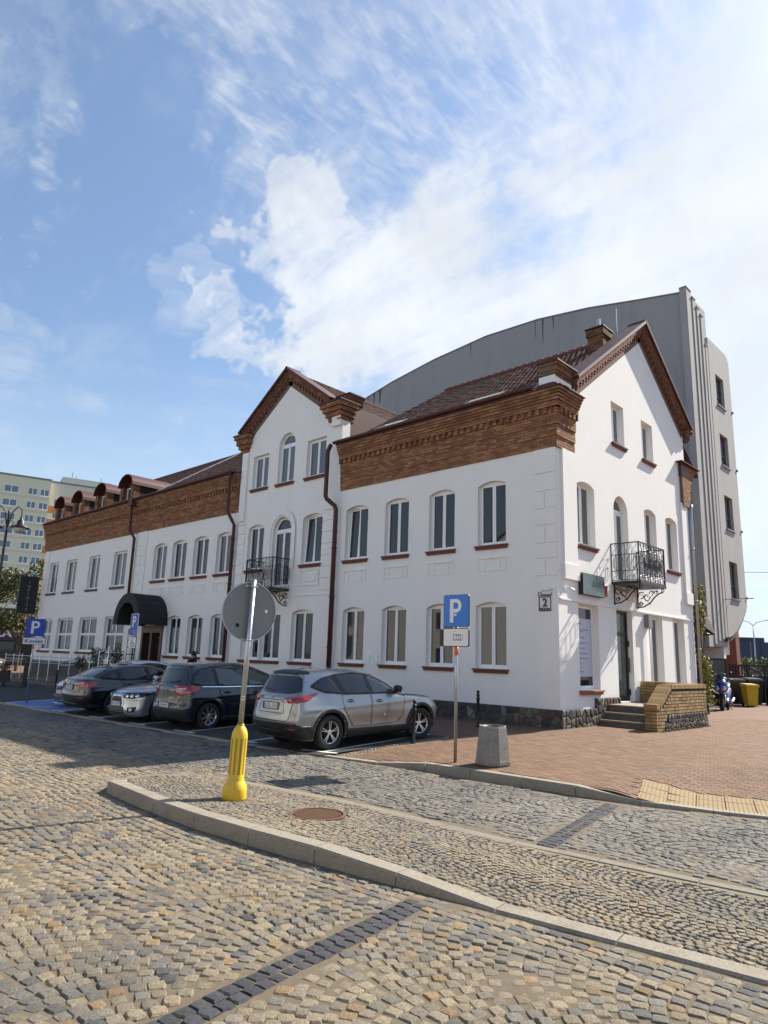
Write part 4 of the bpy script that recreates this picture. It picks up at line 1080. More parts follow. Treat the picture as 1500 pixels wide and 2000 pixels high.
# --- rubble plinth
r = random.Random(21)
def clip(poly, nx, ny, c):
    out = []
    for i in range(len(poly)):
        p, q_ = poly[i], poly[(i+1) % len(poly)]; a, e = p[0]*nx+p[1]*ny-c, q_[0]*nx+q_[1]*ny-c
        if a <= 0: out.append(p)
        if (a < 0) != (e < 0) and a != e: t = a/(a-e); out.append((p[0]+(q_[0]-p[0])*t, p[1]+(q_[1]-p[1])*t))
    return out
STONES = ((.075, .066, .06), (.095, .085, .072), (.065, .065, .068), (.14, .10, .075), (.10, .06, .045), (.17, .155, .13), (.05, .048, .048))
def rubble(P, test, u0, u1, z0, z1, d, parent, size=.2, gap=.011):
    """irregular field stones: cells round scattered points, each a bulging stone of its own"""
    pts = []; nu, nz = max(1, round((u1-u0)/size)), max(1, round((z1-z0)/size))
    for i in range(nu):
        for j in range(nz):
            if r.random() < .10: continue
            pts.append((u0+(i+.5+r.uniform(-.42, .42)+(.25 if j % 2 else -.25))*(u1-u0)/nu, z0+(j+.5+r.uniform(-.36, .36))*(z1-z0)/nz))
    for k, (x, y) in enumerate(pts):
        if not test(x, y): continue
        poly = [(max(u0, x-size*1.3), max(z0, y-size*1.3)), (min(u1, x+size*1.3), max(z0, y-size*1.3)), (min(u1, x+size*1.3), min(z1, y+size*1.3)), (max(u0, x-size*1.3), min(z1, y+size*1.3))]
        for m_, (a, e) in enumerate(pts):
            if m_ == k or abs(a-x) > 3*size or abs(e-y) > 3*size: continue
            nx, ny = a-x, e-y; L = hypot(nx, ny)
            poly = clip(poly, nx/L, ny/L, ((x+a)*nx+(y+e)*ny)/2/L-gap)
            if len(poly) < 3: break
        if len(poly) < 3: continue
        cx, cy = sum(p[0] for p in poly)/len(poly), sum(p[1] for p in poly)/len(poly); V = []; n = len(poly)
        h = r.uniform(.016, .036)*min(1, size/.16)
        for sc, dd in ((1.0, -.02), (.94, h*.55), (.66, h)): V += [P(cx+(u-cx)*sc, cy+(z-cy)*sc, d+dd+(r.uniform(-.004, .004) if sc < .7 else 0)) for u, z in poly]
        V.append(P(cx+r.uniform(-.02, .02), cy+r.uniform(-.02, .02), d+h*1.15))
        F = [(l*n+i, l*n+(i+1) % n, (l+1)*n+(i+1) % n, (l+1)*n+i) for l in (0, 1) for i in range(n)]+[(2*n+i, 2*n+(i+1) % n, 3*n) for i in range(n)]
        me = tris_mesh('stone', V, F); set_tint(me, np.ones((len(V), 3))); o = link('stone', me, M['stone'], parent)
        c = r.choice(STONES); q_ = r.uniform(.75, 1.3); o.color = (c[0]*q_, c[1]*q_, c[2]*q_, 1)
b = MB(); b.pbox(FA, -37.4, .06, -.2, PLI-.02, 0, .045); b.pbox(FB, -.045, 2.6, -.2, PLI-.02, 0, .045); b.pbox(FB, 1.9, 3.45, -.1, .76, 0, .046)
b.pbox(FA, -37.4, -20, -.2, .9, -.02, .05)
pln = b.build('plinth', M['stonemortar'], house)
rubble(FA, lambda u, z: True, -9.0, .05, -.18, PLI-.02, .045, pln); rubble(FB, lambda u, z: True, -.045, 1.95, -.12, PLI-.02, .045, pln); rubble(FB, lambda u, z: True, 1.92, 3.44, -.1, .76, .046, pln)
b = MB(); b.pbox(FA, -15.44, -9.06, -.2, PLI-.02, TW, TW+.045); b.build('plinth', M['stonemortar'], house)
# ------------------------------------------------------------------ text and small helpers
def text(name, s, h, M4, material, parent, thick=.002, spacing=1.0, wide=None, bold=0.0):
    cu = bpy.data.curves.new('txt', 'FONT'); cu.body = s; cu.size = h/.72; cu.align_x = 'CENTER'; cu.extrude = thick; cu.space_character = spacing; cu.offset = bold*h; cu.resolution_u = 3
    o = bpy.data.objects.new('txt', cu); COL.objects.link(o)
    bpy.context.view_layer.update()
    me = bpy.data.meshes.new_from_object(o.evaluated_get(bpy.context.evaluated_depsgraph_get()))
    bpy.data.objects.remove(o); bpy.data.curves.remove(cu)
    co = np.empty(len(me.vertices)*3); me.vertices.foreach_get('co', co); co = co.reshape(-1, 3)
    if len(co):
        w = co[:, 0].max()-co[:, 0].min(); co[:, 0] -= (co[:, 0].max()+co[:, 0].min())/2
        if wide and w > 0: co[:, 0] *= wide/w
        co[:, 1] -= (co[:, 1].max()+co[:, 1].min())/2
        me.vertices.foreach_set('co', co.ravel())
    me.transform(M4); me.materials.clear(); me.update()
    return link(name, me, material, parent)
def upright(x, y, z, yaw):
    """frame standing at a point: local x to the right, y up, z towards a viewer in direction yaw"""
    n = Vector((cos(yaw), sin(yaw), 0)); rgt = Vector((-sin(yaw), cos(yaw), 0))
    return Matrix(((rgt.x, 0, n.x, x), (rgt.y, 0, n.y, y), (0, 1, 0, z), (0, 0, 0, 1)))
def rrect(w, h, r_, n=4):
    pts = []
    for cx, cy, a0 in ((w/2-r_, h/2-r_, 0), (-w/2+r_, h/2-r_, 90), (-w/2+r_, -h/2+r_, 180), (w/2-r_, -h/2+r_, 270)):
        pts += [(cx+r_*cos(radians(a0+90*i/n)), cy+r_*sin(radians(a0+90*i/n))) for i in range(n+1)]
    return pts
class MP:
    """plane from a 4x4 frame"""
    def __init__(s, M4): s.M = M4
    def __call__(s, u, v, d=0.0): return s.M @ Vector((u, v, d))
def plate(name, M4, poly, d0, d1, material, parent):
    b = MB(); b.prism(poly, d0, d1, MP(M4)); return b.build(name, material, parent)
def frame_ring(name, M4, o, i, d0, d1, material, parent):
    b = MB(); ring(b, MP(M4), o, i, d0, d1); return b.build(name, material, parent)
def base_z(x, y): return zpav(x, y)
GRP = 'blue parking signs on poles'

# --- parking sign by the kerb
px, py = 1.16, -6.09; pz = base_z(px, py)
ps = thing('parking_sign', 'blue P sign with white car plate on a grey pole beside the concrete bin', 'traffic sign', (px, py, pz), GRP)
b = MB(); b.tube([(0, 0, 0), (0, 0, 3.15)], .032, 12); b.build('pole', M['silver'], ps, True)
b = MB(); b.tube([(0, 0, 1.99), (0, 0, 2.17)], .040, 12); b.build('band', M['orange'], ps, True)
A_ = upright(.02, -.045, 2.85, radians(-90))
plate('sign_plate', A_, rrect(.63, .63, .05), -.025, 0, M['black'], ps)
plate('sign_face', A_, rrect(.615, .615, .045), .001, .004, M['signblue'], ps)
def letter_P(M4, h, material, parent, d=.0045):
    w = h*.62; t = h*.19
    outer = [(-w/2, -h/2), (-w/2+t, -h/2), (-w/2+t, -h*.08), (w*.16, -h*.08)]+[(w/2-h*.28+h*.28*cos(a), h/2-h*.29+h*.29*sin(a)) for a in [radians(-90+180*i/10) for i in range(11)]]+[(-w/2, h/2)]
    inner = [(-w/2+t, h*.08), (w*.10, h*.08)]+[(w/2-h*.28+h*.115*cos(a), h/2-h*.29+h*.135*sin(a)) for a in [radians(-90+180*i/8) for i in range(9)]]+[(-w/2+t, h/2-t*.82)]
    P = MP(M4); polys = [[Vector((u, v, 0)) for u, v in outer], [Vector((u, v, 0)) for u, v in inner]]
    tr = tessellate_polygon(polys); fl = polys[0]+polys[1]
    return link('letter', tris_mesh('letter', [P(v.x, v.y, d) for v in fl], [tuple(t) for t in tr]), material, parent)
letter_P(A_ @ Matrix.Translation((-.01, 0, 0)), .46, M['signwhite'], ps)
B_ = upright(.02, -.045, 2.33, radians(-90))
plate('plate_edge', B_, rrect(.63, .36, .04), -.025, 0, M['black'], ps)
plate('plate_face', B_, rrect(.60, .33, .03), .001, .004, M['signwhite'], ps)
b = MB(); P = MP(B_ @ Matrix.Translation((.05, 0, 0)))
for o, i in ((rrect(.23, .115, .015), rrect(.213, .098, .012)), ([(-.04, -.045), (.035, -.045), (.035, .045), (-.04, .045)], [(-.032, -.037), (.027, -.037), (.027, .037), (-.032, .037)])): ring(b, P, o, i, .004, .006)
for x0, y0, x1, y1 in ((-.105, .045, -.04, .038), (-.105, -.045, -.04, -.038), (.035, .038, .06, .05), (.035, -.038, .06, -.05)): b.bar(P(x0, y0, .005), P(x1, y1, .005), .008, .003)
b.bar(P(.065, -.05, .005), P(.065, .05, .005), .008, .003); b.build('car_symbol', M['black'], ps)
b = MB(); b.box(-.40, -.28, -.02, .10, 2.16, 2.49); b.build('meter_box', M['black'], ps)
b = MB(); b.box(-.30, .02, .01, .04, 2.30, 2.33); b.box(-.03, .03, -.05, .035, 2.75, 2.79); b.box(-.03, .03, -.05, .035, 2.43, 2.46); b.build('bracket', M['silver'], ps)

# --- end-of-parking sign and bay sign for wheelchair users
px, py = -16.75, -7.45; pz = .035*py
ks = thing('parking_end_sign', 'blue P sign with white Koniec plate, on a slightly leaning pole beside the blue bay', 'traffic sign', (px, py, pz), GRP, (radians(1.5), radians(1.0), 0))
b = MB(); b.tube([(0, 0, 0), (0, 0, 2.95)], .03, 10); b.build('pole', M['silver'], ks, True)
b = MB(); b.tube([(0, 0, 1.86), (0, 0, 2.0)], .036, 10); b.build('band', M['orange'], ks, True)
ya = radians(-12)
K_ = upright(.05*cos(ya), .05*sin(ya), 2.62, ya)
plate('sign_plate', K_, rrect(.62, .62, .05), -.02, 0, M['signgrey'], ks); plate('sign_face', K_, rrect(.61, .61, .045), .001, .004, M['signblue2'], ks)
letter_P(K_, .44, M['signwhite'], ks)
K2 = upright(.05*cos(ya), .05*sin(ya), 2.14, ya)
plate('plate_edge', K2, rrect(.74, .24, .03), -.02, 0, M['black'], ks); plate('plate_face', K2, rrect(.72, .22, .025), .001, .004, M['signwhite'], ks)
text('lettering', 'Koniec', .13, K2 @ Matrix.Translation((0, 0, .005)), M['black'], ks, .001, wide=.58, bold=.02)
px, py = -17.9, -3.15; pz = .035*py
ds = thing('disabled_parking_sign', 'tall narrow blue P sign with wheelchair plate, standing before the dark canopy', 'traffic sign', (px, py, pz), GRP)
b = MB(); b.tube([(0, 0, 0), (0, 0, 3.3)], .032, 10); b.build('pole', M['black'], ds, True)
D_ = upright(0, -.045, 2.82, radians(-90))
plate('sign_plate', D_, rrect(.64, .92, .05), -.02, 0, M['signwhite'], ds); plate('sign_face', D_, rrect(.60, .88, .04), .001, .004, M['signblue2'], ds)
letter_P(D_ @ Matrix.Translation((0, .13, 0)), .46, M['signwhite'], ds)
b = MB(); P = MP(D_ @ Matrix.Translation((.1, -.30, 0)))
ring(b, P, rrect(.22, .15, .02), rrect(.20, .13, .015), .004, .006); b.bar(P(-.1, .06, .005), P(.1, -.06, .005), .012, .002); b.build('disc_symbol', M['signwhite'], ds)
D2 = upright(0, -.045, 2.09, radians(-90))
plate('plate_edge', D2, rrect(.62, .46, .03), -.02, 0, M['black'], ds); plate('plate_face', D2, rrect(.60, .44, .025), .001, .004, M['signwhite'], ds)
b = MB(); P = MP(D2)
b.tube([P(.0+.10*cos(radians(a)), -.07+.10*sin(radians(a)), .006) for a in range(120, 400, 20)], .012, 6)
b.tube([P(-.03, .1, .006), P(-.02, 0, .006), P(.07, 0, .006), P(.12, -.12, .006), P(.16, -.11, .006)], .014, 6)
b.prism([(-.03+.03*cos(a*pi/4), .15+.03*sin(a*pi/4)) for a in range(8)], .004, .008, P); b.build('wheelchair_symbol', M['black'], ds)

# --- round sign seen from behind, in a yellow foot
px, py = 1.31, -11.17; pz = isle_top(px, py)-.002
rs = thing('round_traffic_sign', 'grey back of a round traffic sign on a leaning pole in a fluted yellow foot', 'traffic sign', (px, py, pz), None, (radians(.2), radians(2.1), 0))
prof = [(.155, 0), (.162, .02), (.162, .13), (.156, .17), (.122, .235), (.110, .26), (.110, .80), (.105, .86), (.085, .915), (.055, .955), (.045, .97), (.045, .985)]
b = MB(); b.lathe(prof, 32); b.build('foot', M['yellow'], rs, True)
for k in range(10):
    a = 2*pi*(k+.5)/10; b = MB(); V = []
    for z in (.33, .80):
        for da in (-.14, 0, .14): V.append((.1115*cos(a+da), .1115*sin(a+da), z))
    b.add(V, [(0, 1, 4, 3), (1, 2, 5, 4)]); b.build('fluted_strip', M['yellowdark'], rs)
b = MB(); b.tube([(0, 0, .9), (0, 0, 2.97)], .037, 14); b.build('pole', M['silver'], rs, True)
b = MB(); b.tube([(0, 0, .95), (0, 0, .985)], .05, 14); b.build('collar', M['yellowdark'], rs, True)
ya = radians(-10)
S_ = upright(-.055*cos(ya), -.055*sin(ya), 2.52, ya)
disc = [(.415*cos(2*pi*i/56), .415*sin(2*pi*i/56)) for i in range(56)]
plate('sign_disc', S_, disc, -.006, 0, M['signgrey'], rs)
frame_ring('rim', S_, [(u*1.012, v*1.012) for u, v in disc], [(u*.98, v*.98) for u, v in disc], -.012, .012, M['silver'], rs)
plate('sign_face', S_, [(u*.99, v*.99) for u, v in disc], -.012, -.0065, M['signwhite'], rs)
for z in (.36, -.395):
    b = MB(); P = MP(S_); b.box(-.1, .1, z-.014, z+.014, 0, .018, S_); b.tube([P(.05*cos(radians(t)), z, .055+.048*sin(radians(t))) for t in range(-20, 201, 20)], .008, 5); b.build('bracket', M['silver'], rs)
plate('sticker', S_ @ Matrix.Translation((.265, .02, 0)), [(.024*cos(2*pi*i/12), .026*sin(2*pi*i/12)) for i in range(12)], .0005, .002, M['white'], rs)
plate('sticker', S_ @ Matrix.Translation((-.165, -.20, 0)), [(.03*cos(2*pi*i/12), .03*sin(2*pi*i/12)) for i in range(12)], .0005, .002, M['seam'], rs)
Sk = upright(.038*cos(radians(-38)), .038*sin(radians(-38)), 1.33, radians(-38))
plate('sticker', Sk, rrect(.036, .06, .004), 0, .002, M['signwhite'], rs)
plate('sticker', Sk, rrect(.018, .028, .004), .0022, .003, M['lampred'], rs)

# --- bollards and bin
def bollard(x, y, z, label, rot=(0, 0, 0)):
    t = thing('bollard', label, 'bollard', (x, y, z), 'black cast iron bollards', rot)
    b = MB(); b.lathe([(.055, 0), (.058, .03), (.042, .06), (.040, .70), (.052, .715), (.052, .74), (.042, .75), (.038, .80), (.05, .815), (.05, .835), (.03, .86)], 16); b.build('post', M['iron'], t, True)
    b = MB(); b.lathe([(.012, .855), (.035, .87), (.046, .90), (.04, .935), (.02, .955), (.004, .96)], 14); b.build('knob', M['iron'], t, True)
bollard(-1.8, -1.25, base_z(0, -1.25), 'black bollard standing behind the concrete bin, near the stone plinth')
bollard(-.98, -4.85, base_z(0, -4.85), 'black bollard on the bay edge in front of the silver estate car wheel', (0, radians(1.5), 0))
bollard(-20.6, -5.0, .035*-5, 'black bollard between the blue bay and the railings')
x, y = 1.80, -5.78
bn = thing('litter_bin', 'octagonal washed concrete litter bin standing on the brick pavement', 'litter bin', (x, y, base_z(x, y)), None, (0, 0, radians(12)))
b = MB(); b.lathe([(.315, 0), (.345, .03), (.345, .08), (.335, .12), (.275, .66), (.265, .70), (.235, .70), (.225, .66)], 8, cap=False); o = b.build('shell', M['concrete'], bn, fix=True)
b = MB(); b.lathe([(.232, .60), (.232, .685), (.205, .695), (.19, .66), (.19, .58)], 24, cap=False); b.build('liner', M['black'], bn, True)
b = MB(); b.lathe([(.19, .585), (.0, .585)], 16, cap=False); b.build('liner_bottom', M['seam'], bn)

# ------------------------------------------------------------------ fixtures on the house
bs_ = thing('business_sign', 'dark box sign with mirrored grey face above the poster window', 'sign', (0, 0, 0))
b = MB(); b.pbox(FB, 1.12, 2.48, 3.66, 4.28, .0, .14); b.build('box', M['black'], bs_)
M['signmirror'] = mat('grey mirrored sign face', (.15, .18, .18), .22, .25, 1.4, metal=.6)
b = MB(); b.pbox(FB, 1.13, 2.47, 3.67, 4.27, .141, .147); b.build('face', M['signmirror'], bs_)
M['signletter'] = mat('raised grey sign letters', (.30, .32, .32), .3, metal=.7)
b = MB(); u = 1.75
for k, (w, h) in enumerate([(.05, .15), (.06, .15), (.02, .15), (.06, .15), (.06, .15), (.05, .15), (.05, .15)]):
    for z in (3.93, 4.0, 4.06): b.pbox(FB, u, u+w, z, z+.018, .147, .158)
    b.pbox(FB, u, u+.015, 3.93, 4.078, .147, .1585); u += w+.025
b.build('lettering', M['signletter'], bs_)
b = MB(); b.pbox(FB, 1.3, 2.3, 3.87, 3.885, .147, .154); b.pbox(FB, 1.3, 1.62, 3.80, 3.815, .147, .154); b.pbox(FB, 1.3, 1.5, 3.755, 3.77, .147, .154); b.build('small_print', M['signletter'], bs_)
def camera_box(P, u, z, label, du):
    t = thing('security_camera', label, 'camera', (0, 0, 0), 'security cameras at the house corner')
    b = MB(); b.prism([(u+.055*cos(a*pi/6), z+.055*sin(a*pi/6)) for a in range(12)], .0, .05, P); b.build('mount', M['frame'], t)
    b = MB(); b.tube([P(u, z, .05), P(u+du*.05, z-.01, .10), P(u+du*.10, z-.03, .12)], .02, 8); b.build('arm', M['frame'], t, True)
    b = MB(); b.tube([P(u+du*.04, z+.0, .13), P(u+du*.22, z-.06, .19)], .042, 12); b.build('housing', M['frame'], t, True)
    b = MB(); b.tube([P(u+du*.222, z-.061, .191), P(u+du*.235, z-.065, .196)], .034, 12); b.build('lens', M['black'], t)
camera_box(FA, -.16, 3.72, 'small white security camera on the shaded wall above the house number', -1)
camera_box(FB, .28, 3.76, 'small white security camera on the sunlit wall beside the box sign', 1)
nb = thing('house_number_sign', 'black wrought iron house number 2 PIĘKNA hung under a scroll', 'sign', (0, 0, 0))
b = MB(); z0, z1, u0, u1 = 3.10, 3.50, -.60, -.22; d = .05
ring(b, FA, [(u0, z0), (u1, z0), (u1, z1), (u0, z1)], [(u0+.022, z0+.022), (u1-.022, z0+.022), (u1-.022, z1-.022), (u0+.022, z1-.022)], d-.006, d+.006); b.build('frame', M['iron'], nb)
FM = Matrix(((1, 0, 0, -.41), (0, 0, -1, -d), (0, 1, 0, 3.34), (0, 0, 0, 1)))
text('numeral', '2', .22, FM, M['iron'], nb, .005, bold=.03)
text('lettering', 'PIĘKNA', .075, Matrix.Translation((0, 0, -.19)) @ FM, M['iron'], nb, .005, wide=.31, bold=.03)
b = MB(); b.bar(FA(-.62, 3.53, d), FA(-.2, 3.53, d), .02, .02); b.tube([FA(-.62+.0, 3.53, d)]+[FA(-.57+.05*cos(radians(a)), 3.585+.05*sin(radians(a)), d) for a in range(200, -30, -25)]+[FA(-.45, 3.56, d), FA(-.22, 3.55, d)], .009, 6); b.bar(FA(-.2, 3.53, 0), FA(-.2, 3.6, d), .02); b.build('scroll', M['iron'], nb)
al = thing('alarm_siren', 'small white and red alarm siren on the wall under the gable balcony', 'alarm', (0, 0, 0))
b = MB(); b.pbox(FB, 2.72, 2.92, 3.74, 4.06, 0, .07); b.build('body', M['frame'], al)
b = MB(); b.pbox(FB, 2.70, 2.78, 3.72, 4.04, .0, .09); b.build('lens', M['lampred'], al)
fl = thing('wall_lamp', 'little grey spotlight on the white wall below the balcony', 'lamp', (0, 0, 0))
b = MB(); b.tube([FB(5.0, 3.66, 0), FB(5.0, 3.66, .12)], .03, 8); b.tube([FB(5.0, 3.58, .1), FB(5.0, 3.72, .13)], .045, 10); b.build('body', M['silver'], fl, True)
mbx = thing('meter_box', 'grey box with a pipe beside the ground-floor window', 'box', (0, 0, 0))
b = MB(); b.pbox(FB, 5.55, 5.85, 2.95, 3.38, 0, .16); b.build('box', M['signgrey'], mbx)
b = MB(); b.tube([FB(5.72, 2.95, .1), FB(5.72, .95, .1)], .03, 8); b.build('conduit', M['frame'], mbx, True)
for u, lb_ in ((-7.35, 'small white service box beside the left lower window, nearer the brown downpipe'), (-6.95, 'small white service box farther from the brown downpipe, near the next window')):
    t = thing('wall_box', lb_, 'box', (0, 0, 0), 'small service boxes low on the shaded wall')
    b = MB(); b.pbox(FA, u, u+.14, 1.52, 1.78, 0, .035); b.build('box', M['plaster'], t); b = MB(); b.pbox(FA, u+.015, u+.125, 1.535, 1.765, .0352, .04); b.build('lid', M['frame'], t)

# --- balconies
def balcony(P, u0, u1, zf, zr, dep):
    flo = MB(); flo.pbox(P, u0, u1, zf-.09, zf, 0, dep); bal = flo.build('balcony', M['iron'], house)
    def panel(a, c, name):
        """railing panel between plan points a and c = (u, d)"""
        a, c = Vector(a), Vector(c); L = (c-a).length; t = (c-a)/L
        pt = lambda s, z: P(a.x+t.x*s, z, a.y+t.y*s)
        b = MB(); H = zr-zf; za, zb = zf+H*.27, zf+H*.70
        for z, w in ((zr, .04), (zb, .022), (za, .022), (zf+.03, .022)): b.bar(pt(0, z), pt(L, z), w, .02 if w < .03 else .03)
        for s in (0, L): b.bar(pt(s, zf), pt(s, zr+.02), .03)
        n = max(2, round(L/.42)); p = L/n
        for k in range(n):
            m = (k+.5)*p
            if 0 < k: b.bar(pt(k*p, zf), pt(k*p, zr), .016)
            for s in (-.12, -.06, 0, .06, .12):
                h = .36*sqrt(max(0.05, 1-(s/.17)**2)); zc = (za+zb)/2; hh = (zb-za)*.5*h/.36
                b.bar(pt(m+s, zc-hh), pt(m+s, zc+hh), .013)
            b.tube([pt(m+.165*cos(2*pi*i/14), (za+zb)/2+(zb-za)/2*sin(2*pi*i/14)) for i in range(14)], .009, 4, closed=True)
            for z0, z1, sg in ((zb, zr, 1), (zf+.03, za, 1)):
                q = [pt(m+s, z0+(z1-z0)*h) for s, h in ((-.17, .0), (-.15, .35), (-.05, .5), (-.03, .85), (-.09, .9), (-.11, .7))]
                b.tube(q, .008, 4); q = [pt(m-s, z0+(z1-z0)*h) for s, h in ((-.17, 1.0), (-.13, .6), (-.06, .55), (-.02, .15), (-.09, .1), (-.1, .3))]; b.tube(q, .008, 4)
                b.bar(pt(m, z0), pt(m, z1), .009)
        return b.build(name, M['iron'], bal)
    panel((u0, dep-.03), (u1, dep-.03), 'railing'); panel((u0+.015, 0), (u0+.015, dep-.045), 'railing'); panel((u1-.015, 0), (u1-.015, dep-.045), 'railing')
    for u in (u0+.12, u1-.12):
        b = MB(); pt = lambda d, z: P(u, zf-.09+z, d); D = dep*.92
        b.bar(pt(.01, -.62), pt(.01, 0), .05, .03)
        b.tube([pt(.02, -.58), pt(D*.25, -.56), pt(D*.5, -.44), pt(D*.68, -.26), pt(D*.85, -.15), pt(D, -.12)], .022, 6)
        b.tube([pt(D+.04*cos(radians(a)), -.06+.05*sin(radians(a))) for a in range(0, 360, 45)], .016, 5, closed=True)
        for cx, cz, rr in ((.16, -.2, .13), (.36, -.28, .12), (.52, -.13, .09), (.14, -.46, .07), (.68, -.10, .06)):
            b.tube([pt(cx*dep+rr*cos(radians(a))*(1-a/900), cz+rr*sin(radians(a))*(1-a/900)) for a in range(0, 480, 30)], .015, 5)
        b.bar(pt(.03, -.05), pt(.45, -.5), .03, .02); b.build('bracket', M['iron'], bal)
    return bal
balcony(FB, 3.28, 5.22, 4.24, 5.42, .92)
balcony(FA, -13.42, -11.72, 4.22, 5.38, .98)

# --- entrance steps and clinker parapets
st_ = thing('entrance_steps', 'stone entrance steps between yellow clinker brick parapets beside the gable', 'steps', (0, 0, 0))
M['step'] = mat('worn dark stone step', (.15, .13, .11), .85, .25, 8, .4, 60, dirt=.3, dirtcol=(.05, .045, .04), dscale=3)
for k in range(3):
    b = MB(); z0, z1 = k*.2-.05, (k+1)*.2-.02
    b.box(.05, 1.55, 2.05+k*.30, 5.0, z0, z1-.045); b.build('step', M['step'], st_)
    b = MB(); b.box(.05, 1.55, 2.02+k*.30, 2.40+k*.30 if k < 2 else 5.0, z1-.0445, z1); b.build('tread', mat('worn pale stone tread', (.26, .22, .165), .85, .25, 9, .3, 60), st_)
def YC():
    k = rb.uniform(.75, 1.18); return tuple(a*k for a in rb.choice(((.36, .235, .095), (.32, .20, .08), (.39, .265, .115), (.28, .175, .072))))
M['ymortar'] = mat('dark clinker mortar', (.035, .028, .022), .95, .2, 9, .3, 50)
par = MB(); inst = []
X0, X1 = 1.52, 1.86; Y0, Y1 = 1.70, 5.45
def ptop(y): return .60+(1.10-.60)*min(1, max(0, (y-1.95)/(2.75-1.95)))
poly = [(Y0+.012, -.1), (Y1, -.1), (Y1, 1.10), (2.75, 1.10), (1.95, .60), (Y0+.012, .60)]
PXo = PL((X1-.012, 0, 0), (0, 1, 0), (1, 0, 0))
par.prism(poly, -(X1-X0)+.024, 0, PXo)
wallp = par.build('parapet', M['ymortar'], st_)
PF = PL((0, Y0, 0), (1, 0, 0), (0, -1, 0)); PO = PL((X1, 0, 0), (0, 1, 0), (1, 0, 0)); PI_ = PL((X0, 0, 0), (0, -1, 0), (-1, 0, 0))
k = 0; z = .045
while z < 1.08:
    ys = Y0+.10 if z < .60 else 1.95+(z-.55)/.5*.8*1.05+.06
    if z < .60: course(inst, PF, X0, X1, z, .0, .17*(k % 2), YC, .172, 1 if k % 2 else 0, h=1.0)
    hdr = k % 2
    y = ys
    def okk(y): return z > .40 or y < 2.05+(.4-z)*.0 + (.35 if z > .25 else .12)
    sub = []
    course(sub, PO, ys, Y1, z, .0, .06*hdr, YC, .122 if hdr else .19, 1 if hdr else 0, h=.94)
    inst += [q_ for q_ in sub if okk(q_[1].translation.y)]
    if z > .58: course(inst, PI_, -Y1, -ys, z, .0, .1, YC, .19)
    z += .0865; k += 1
# soldier course along the top and down the slope
def soldier(p0, p1, n):
    for i in range(n):
        t = (i+.5)/n; y = p0[0]+(p1[0]-p0[0])*t; z = p0[1]+(p1[1]-p0[1])*t; L = hypot(p1[0]-p0[0], p1[1]-p0[1])/n-.010
        an = atan2(p1[1]-p0[1], p1[0]-p0[0])
        Mx = Matrix.Translation(((X0+X1)/2, y, z)) @ Matrix.Rotation(an, 4, 'X') @ Matrix.Diagonal((1, L/.06, 1, 1))
        inst.append((3, Mx, YC()))
bx = MB(); bx.box(-.185, .185, -.03, .03, -.06, .06)
soldier((2.78, 1.165), (Y1, 1.165), 38); soldier((1.92, .655), (2.72, 1.155), 11); soldier((Y0-.01, .645), (1.88, .645), 2)
pieces('brick', 'bricks', BV+[(bx.v, bx.f)], inst, wallp, M['brick'], 300)
b = MB(); b.prism([(2.2, -.1), (Y1-.01, -.1), (Y1-.01, .42), (2.48, .42), (2.48, .2), (2.2, .2)], -.05, .006, PO); b.build('rubble_bed', M['stonemortar'], wallp)
rubble(PO, lambda u, z: u > 2.46 or z < .19, 2.2, Y1-.02, -.06, .42, .006, wallp, .115)
par = MB(); par.box(.02, X0-.012, 4.98, 5.24, .4, 1.14); wallq = par.build('parapet', M['ymortar'], st_); inst = []
PB_ = PL((0, 4.968, 0), (1, 0, 0), (0, -1, 0))
for k in range(7): course(inst, PB_, .02, X0, .61+k*.0865, .0, .1*(k % 2), YC, .2)
for i in range(17):
    inst.append((3, Matrix.Translation((.08+i*.087, 5.11, 1.175)) @ Matrix.Rotation(pi/2, 4, 'Z') @ Matrix.Diagonal((.8, 1.28, 1, 1)), YC()))
pieces('brick', 'bricks', BV+[(bx.v, bx.f)], inst, wallq, M['brick'], 60)
# dry grass tufts along the foot of the parapet
b = MB(); r = random.Random(9)
for i in range(900):
    t = r.random(); x, y = (X1+.03+abs(r.gauss(0, .05)), Y0+t*(Y1-Y0)) if r.random() < .8 else (X0+r.random()*.35, Y0-.02-abs(r.gauss(0, .02)))
    a = r.uniform(0, 6.28); h = r.uniform(.02, .06)*(1.6 if r.random() < .1 else 1); w = .007
    b.add([(x-w*sin(a), y+w*cos(a), 0), (x+w*sin(a), y-w*cos(a), 0), (x+h*.5*cos(a), y+h*.5*sin(a), h)], [(0, 1, 2)])
g_ = b.build('grass', mat('dry grass', (.19, .17, .055), .9, .4, 9)); setp(g_, 'dry short grass growing along the foot of the clinker wall', 'grass', kind='stuff')

# --- barrel canopy over the street door, door and notice board
cn = thing('entrance_canopy', 'dark barrel-vaulted canopy over the street entrance', 'canopy', (0, 0, 0))
M['canopy'] = mat('dark bitumen shingle', (.022, .023, .024), .8, .3, 6, .4, 30)
cx, zs, ro, ri = -22.2, 3.0, 1.28, .86; n = 20; V = []; F = []
for d in (0, 1.5):
    for rr in (ro, ri): V += [tuple(FA(cx+rr*cos(pi*i/n), zs+rr*1.06*sin(pi*i/n)-.12*(i in (0, n)), d)) for i in range(n+1)]
k = n+1
F += [(i, i+1, 2*k+i+1, 2*k+i) for i in range(n)]+[(k+i+1, k+i, 3*k+i, 3*k+i+1) for i in range(n)]+[(2*k+i, 2*k+i+1, 3*k+i+1, 3*k+i) for i in range(n)]+[(0, k, 3*k, 2*k), (n, 2*k+n, 3*k+n, k+n)]
link('vault', tris_mesh('vault', V, F), M['canopy'], cn)
b = MB(); P = PL(FA(cx, 0, 0), (1, 0, 0), (0, -1, 0)); P.o.z = 0
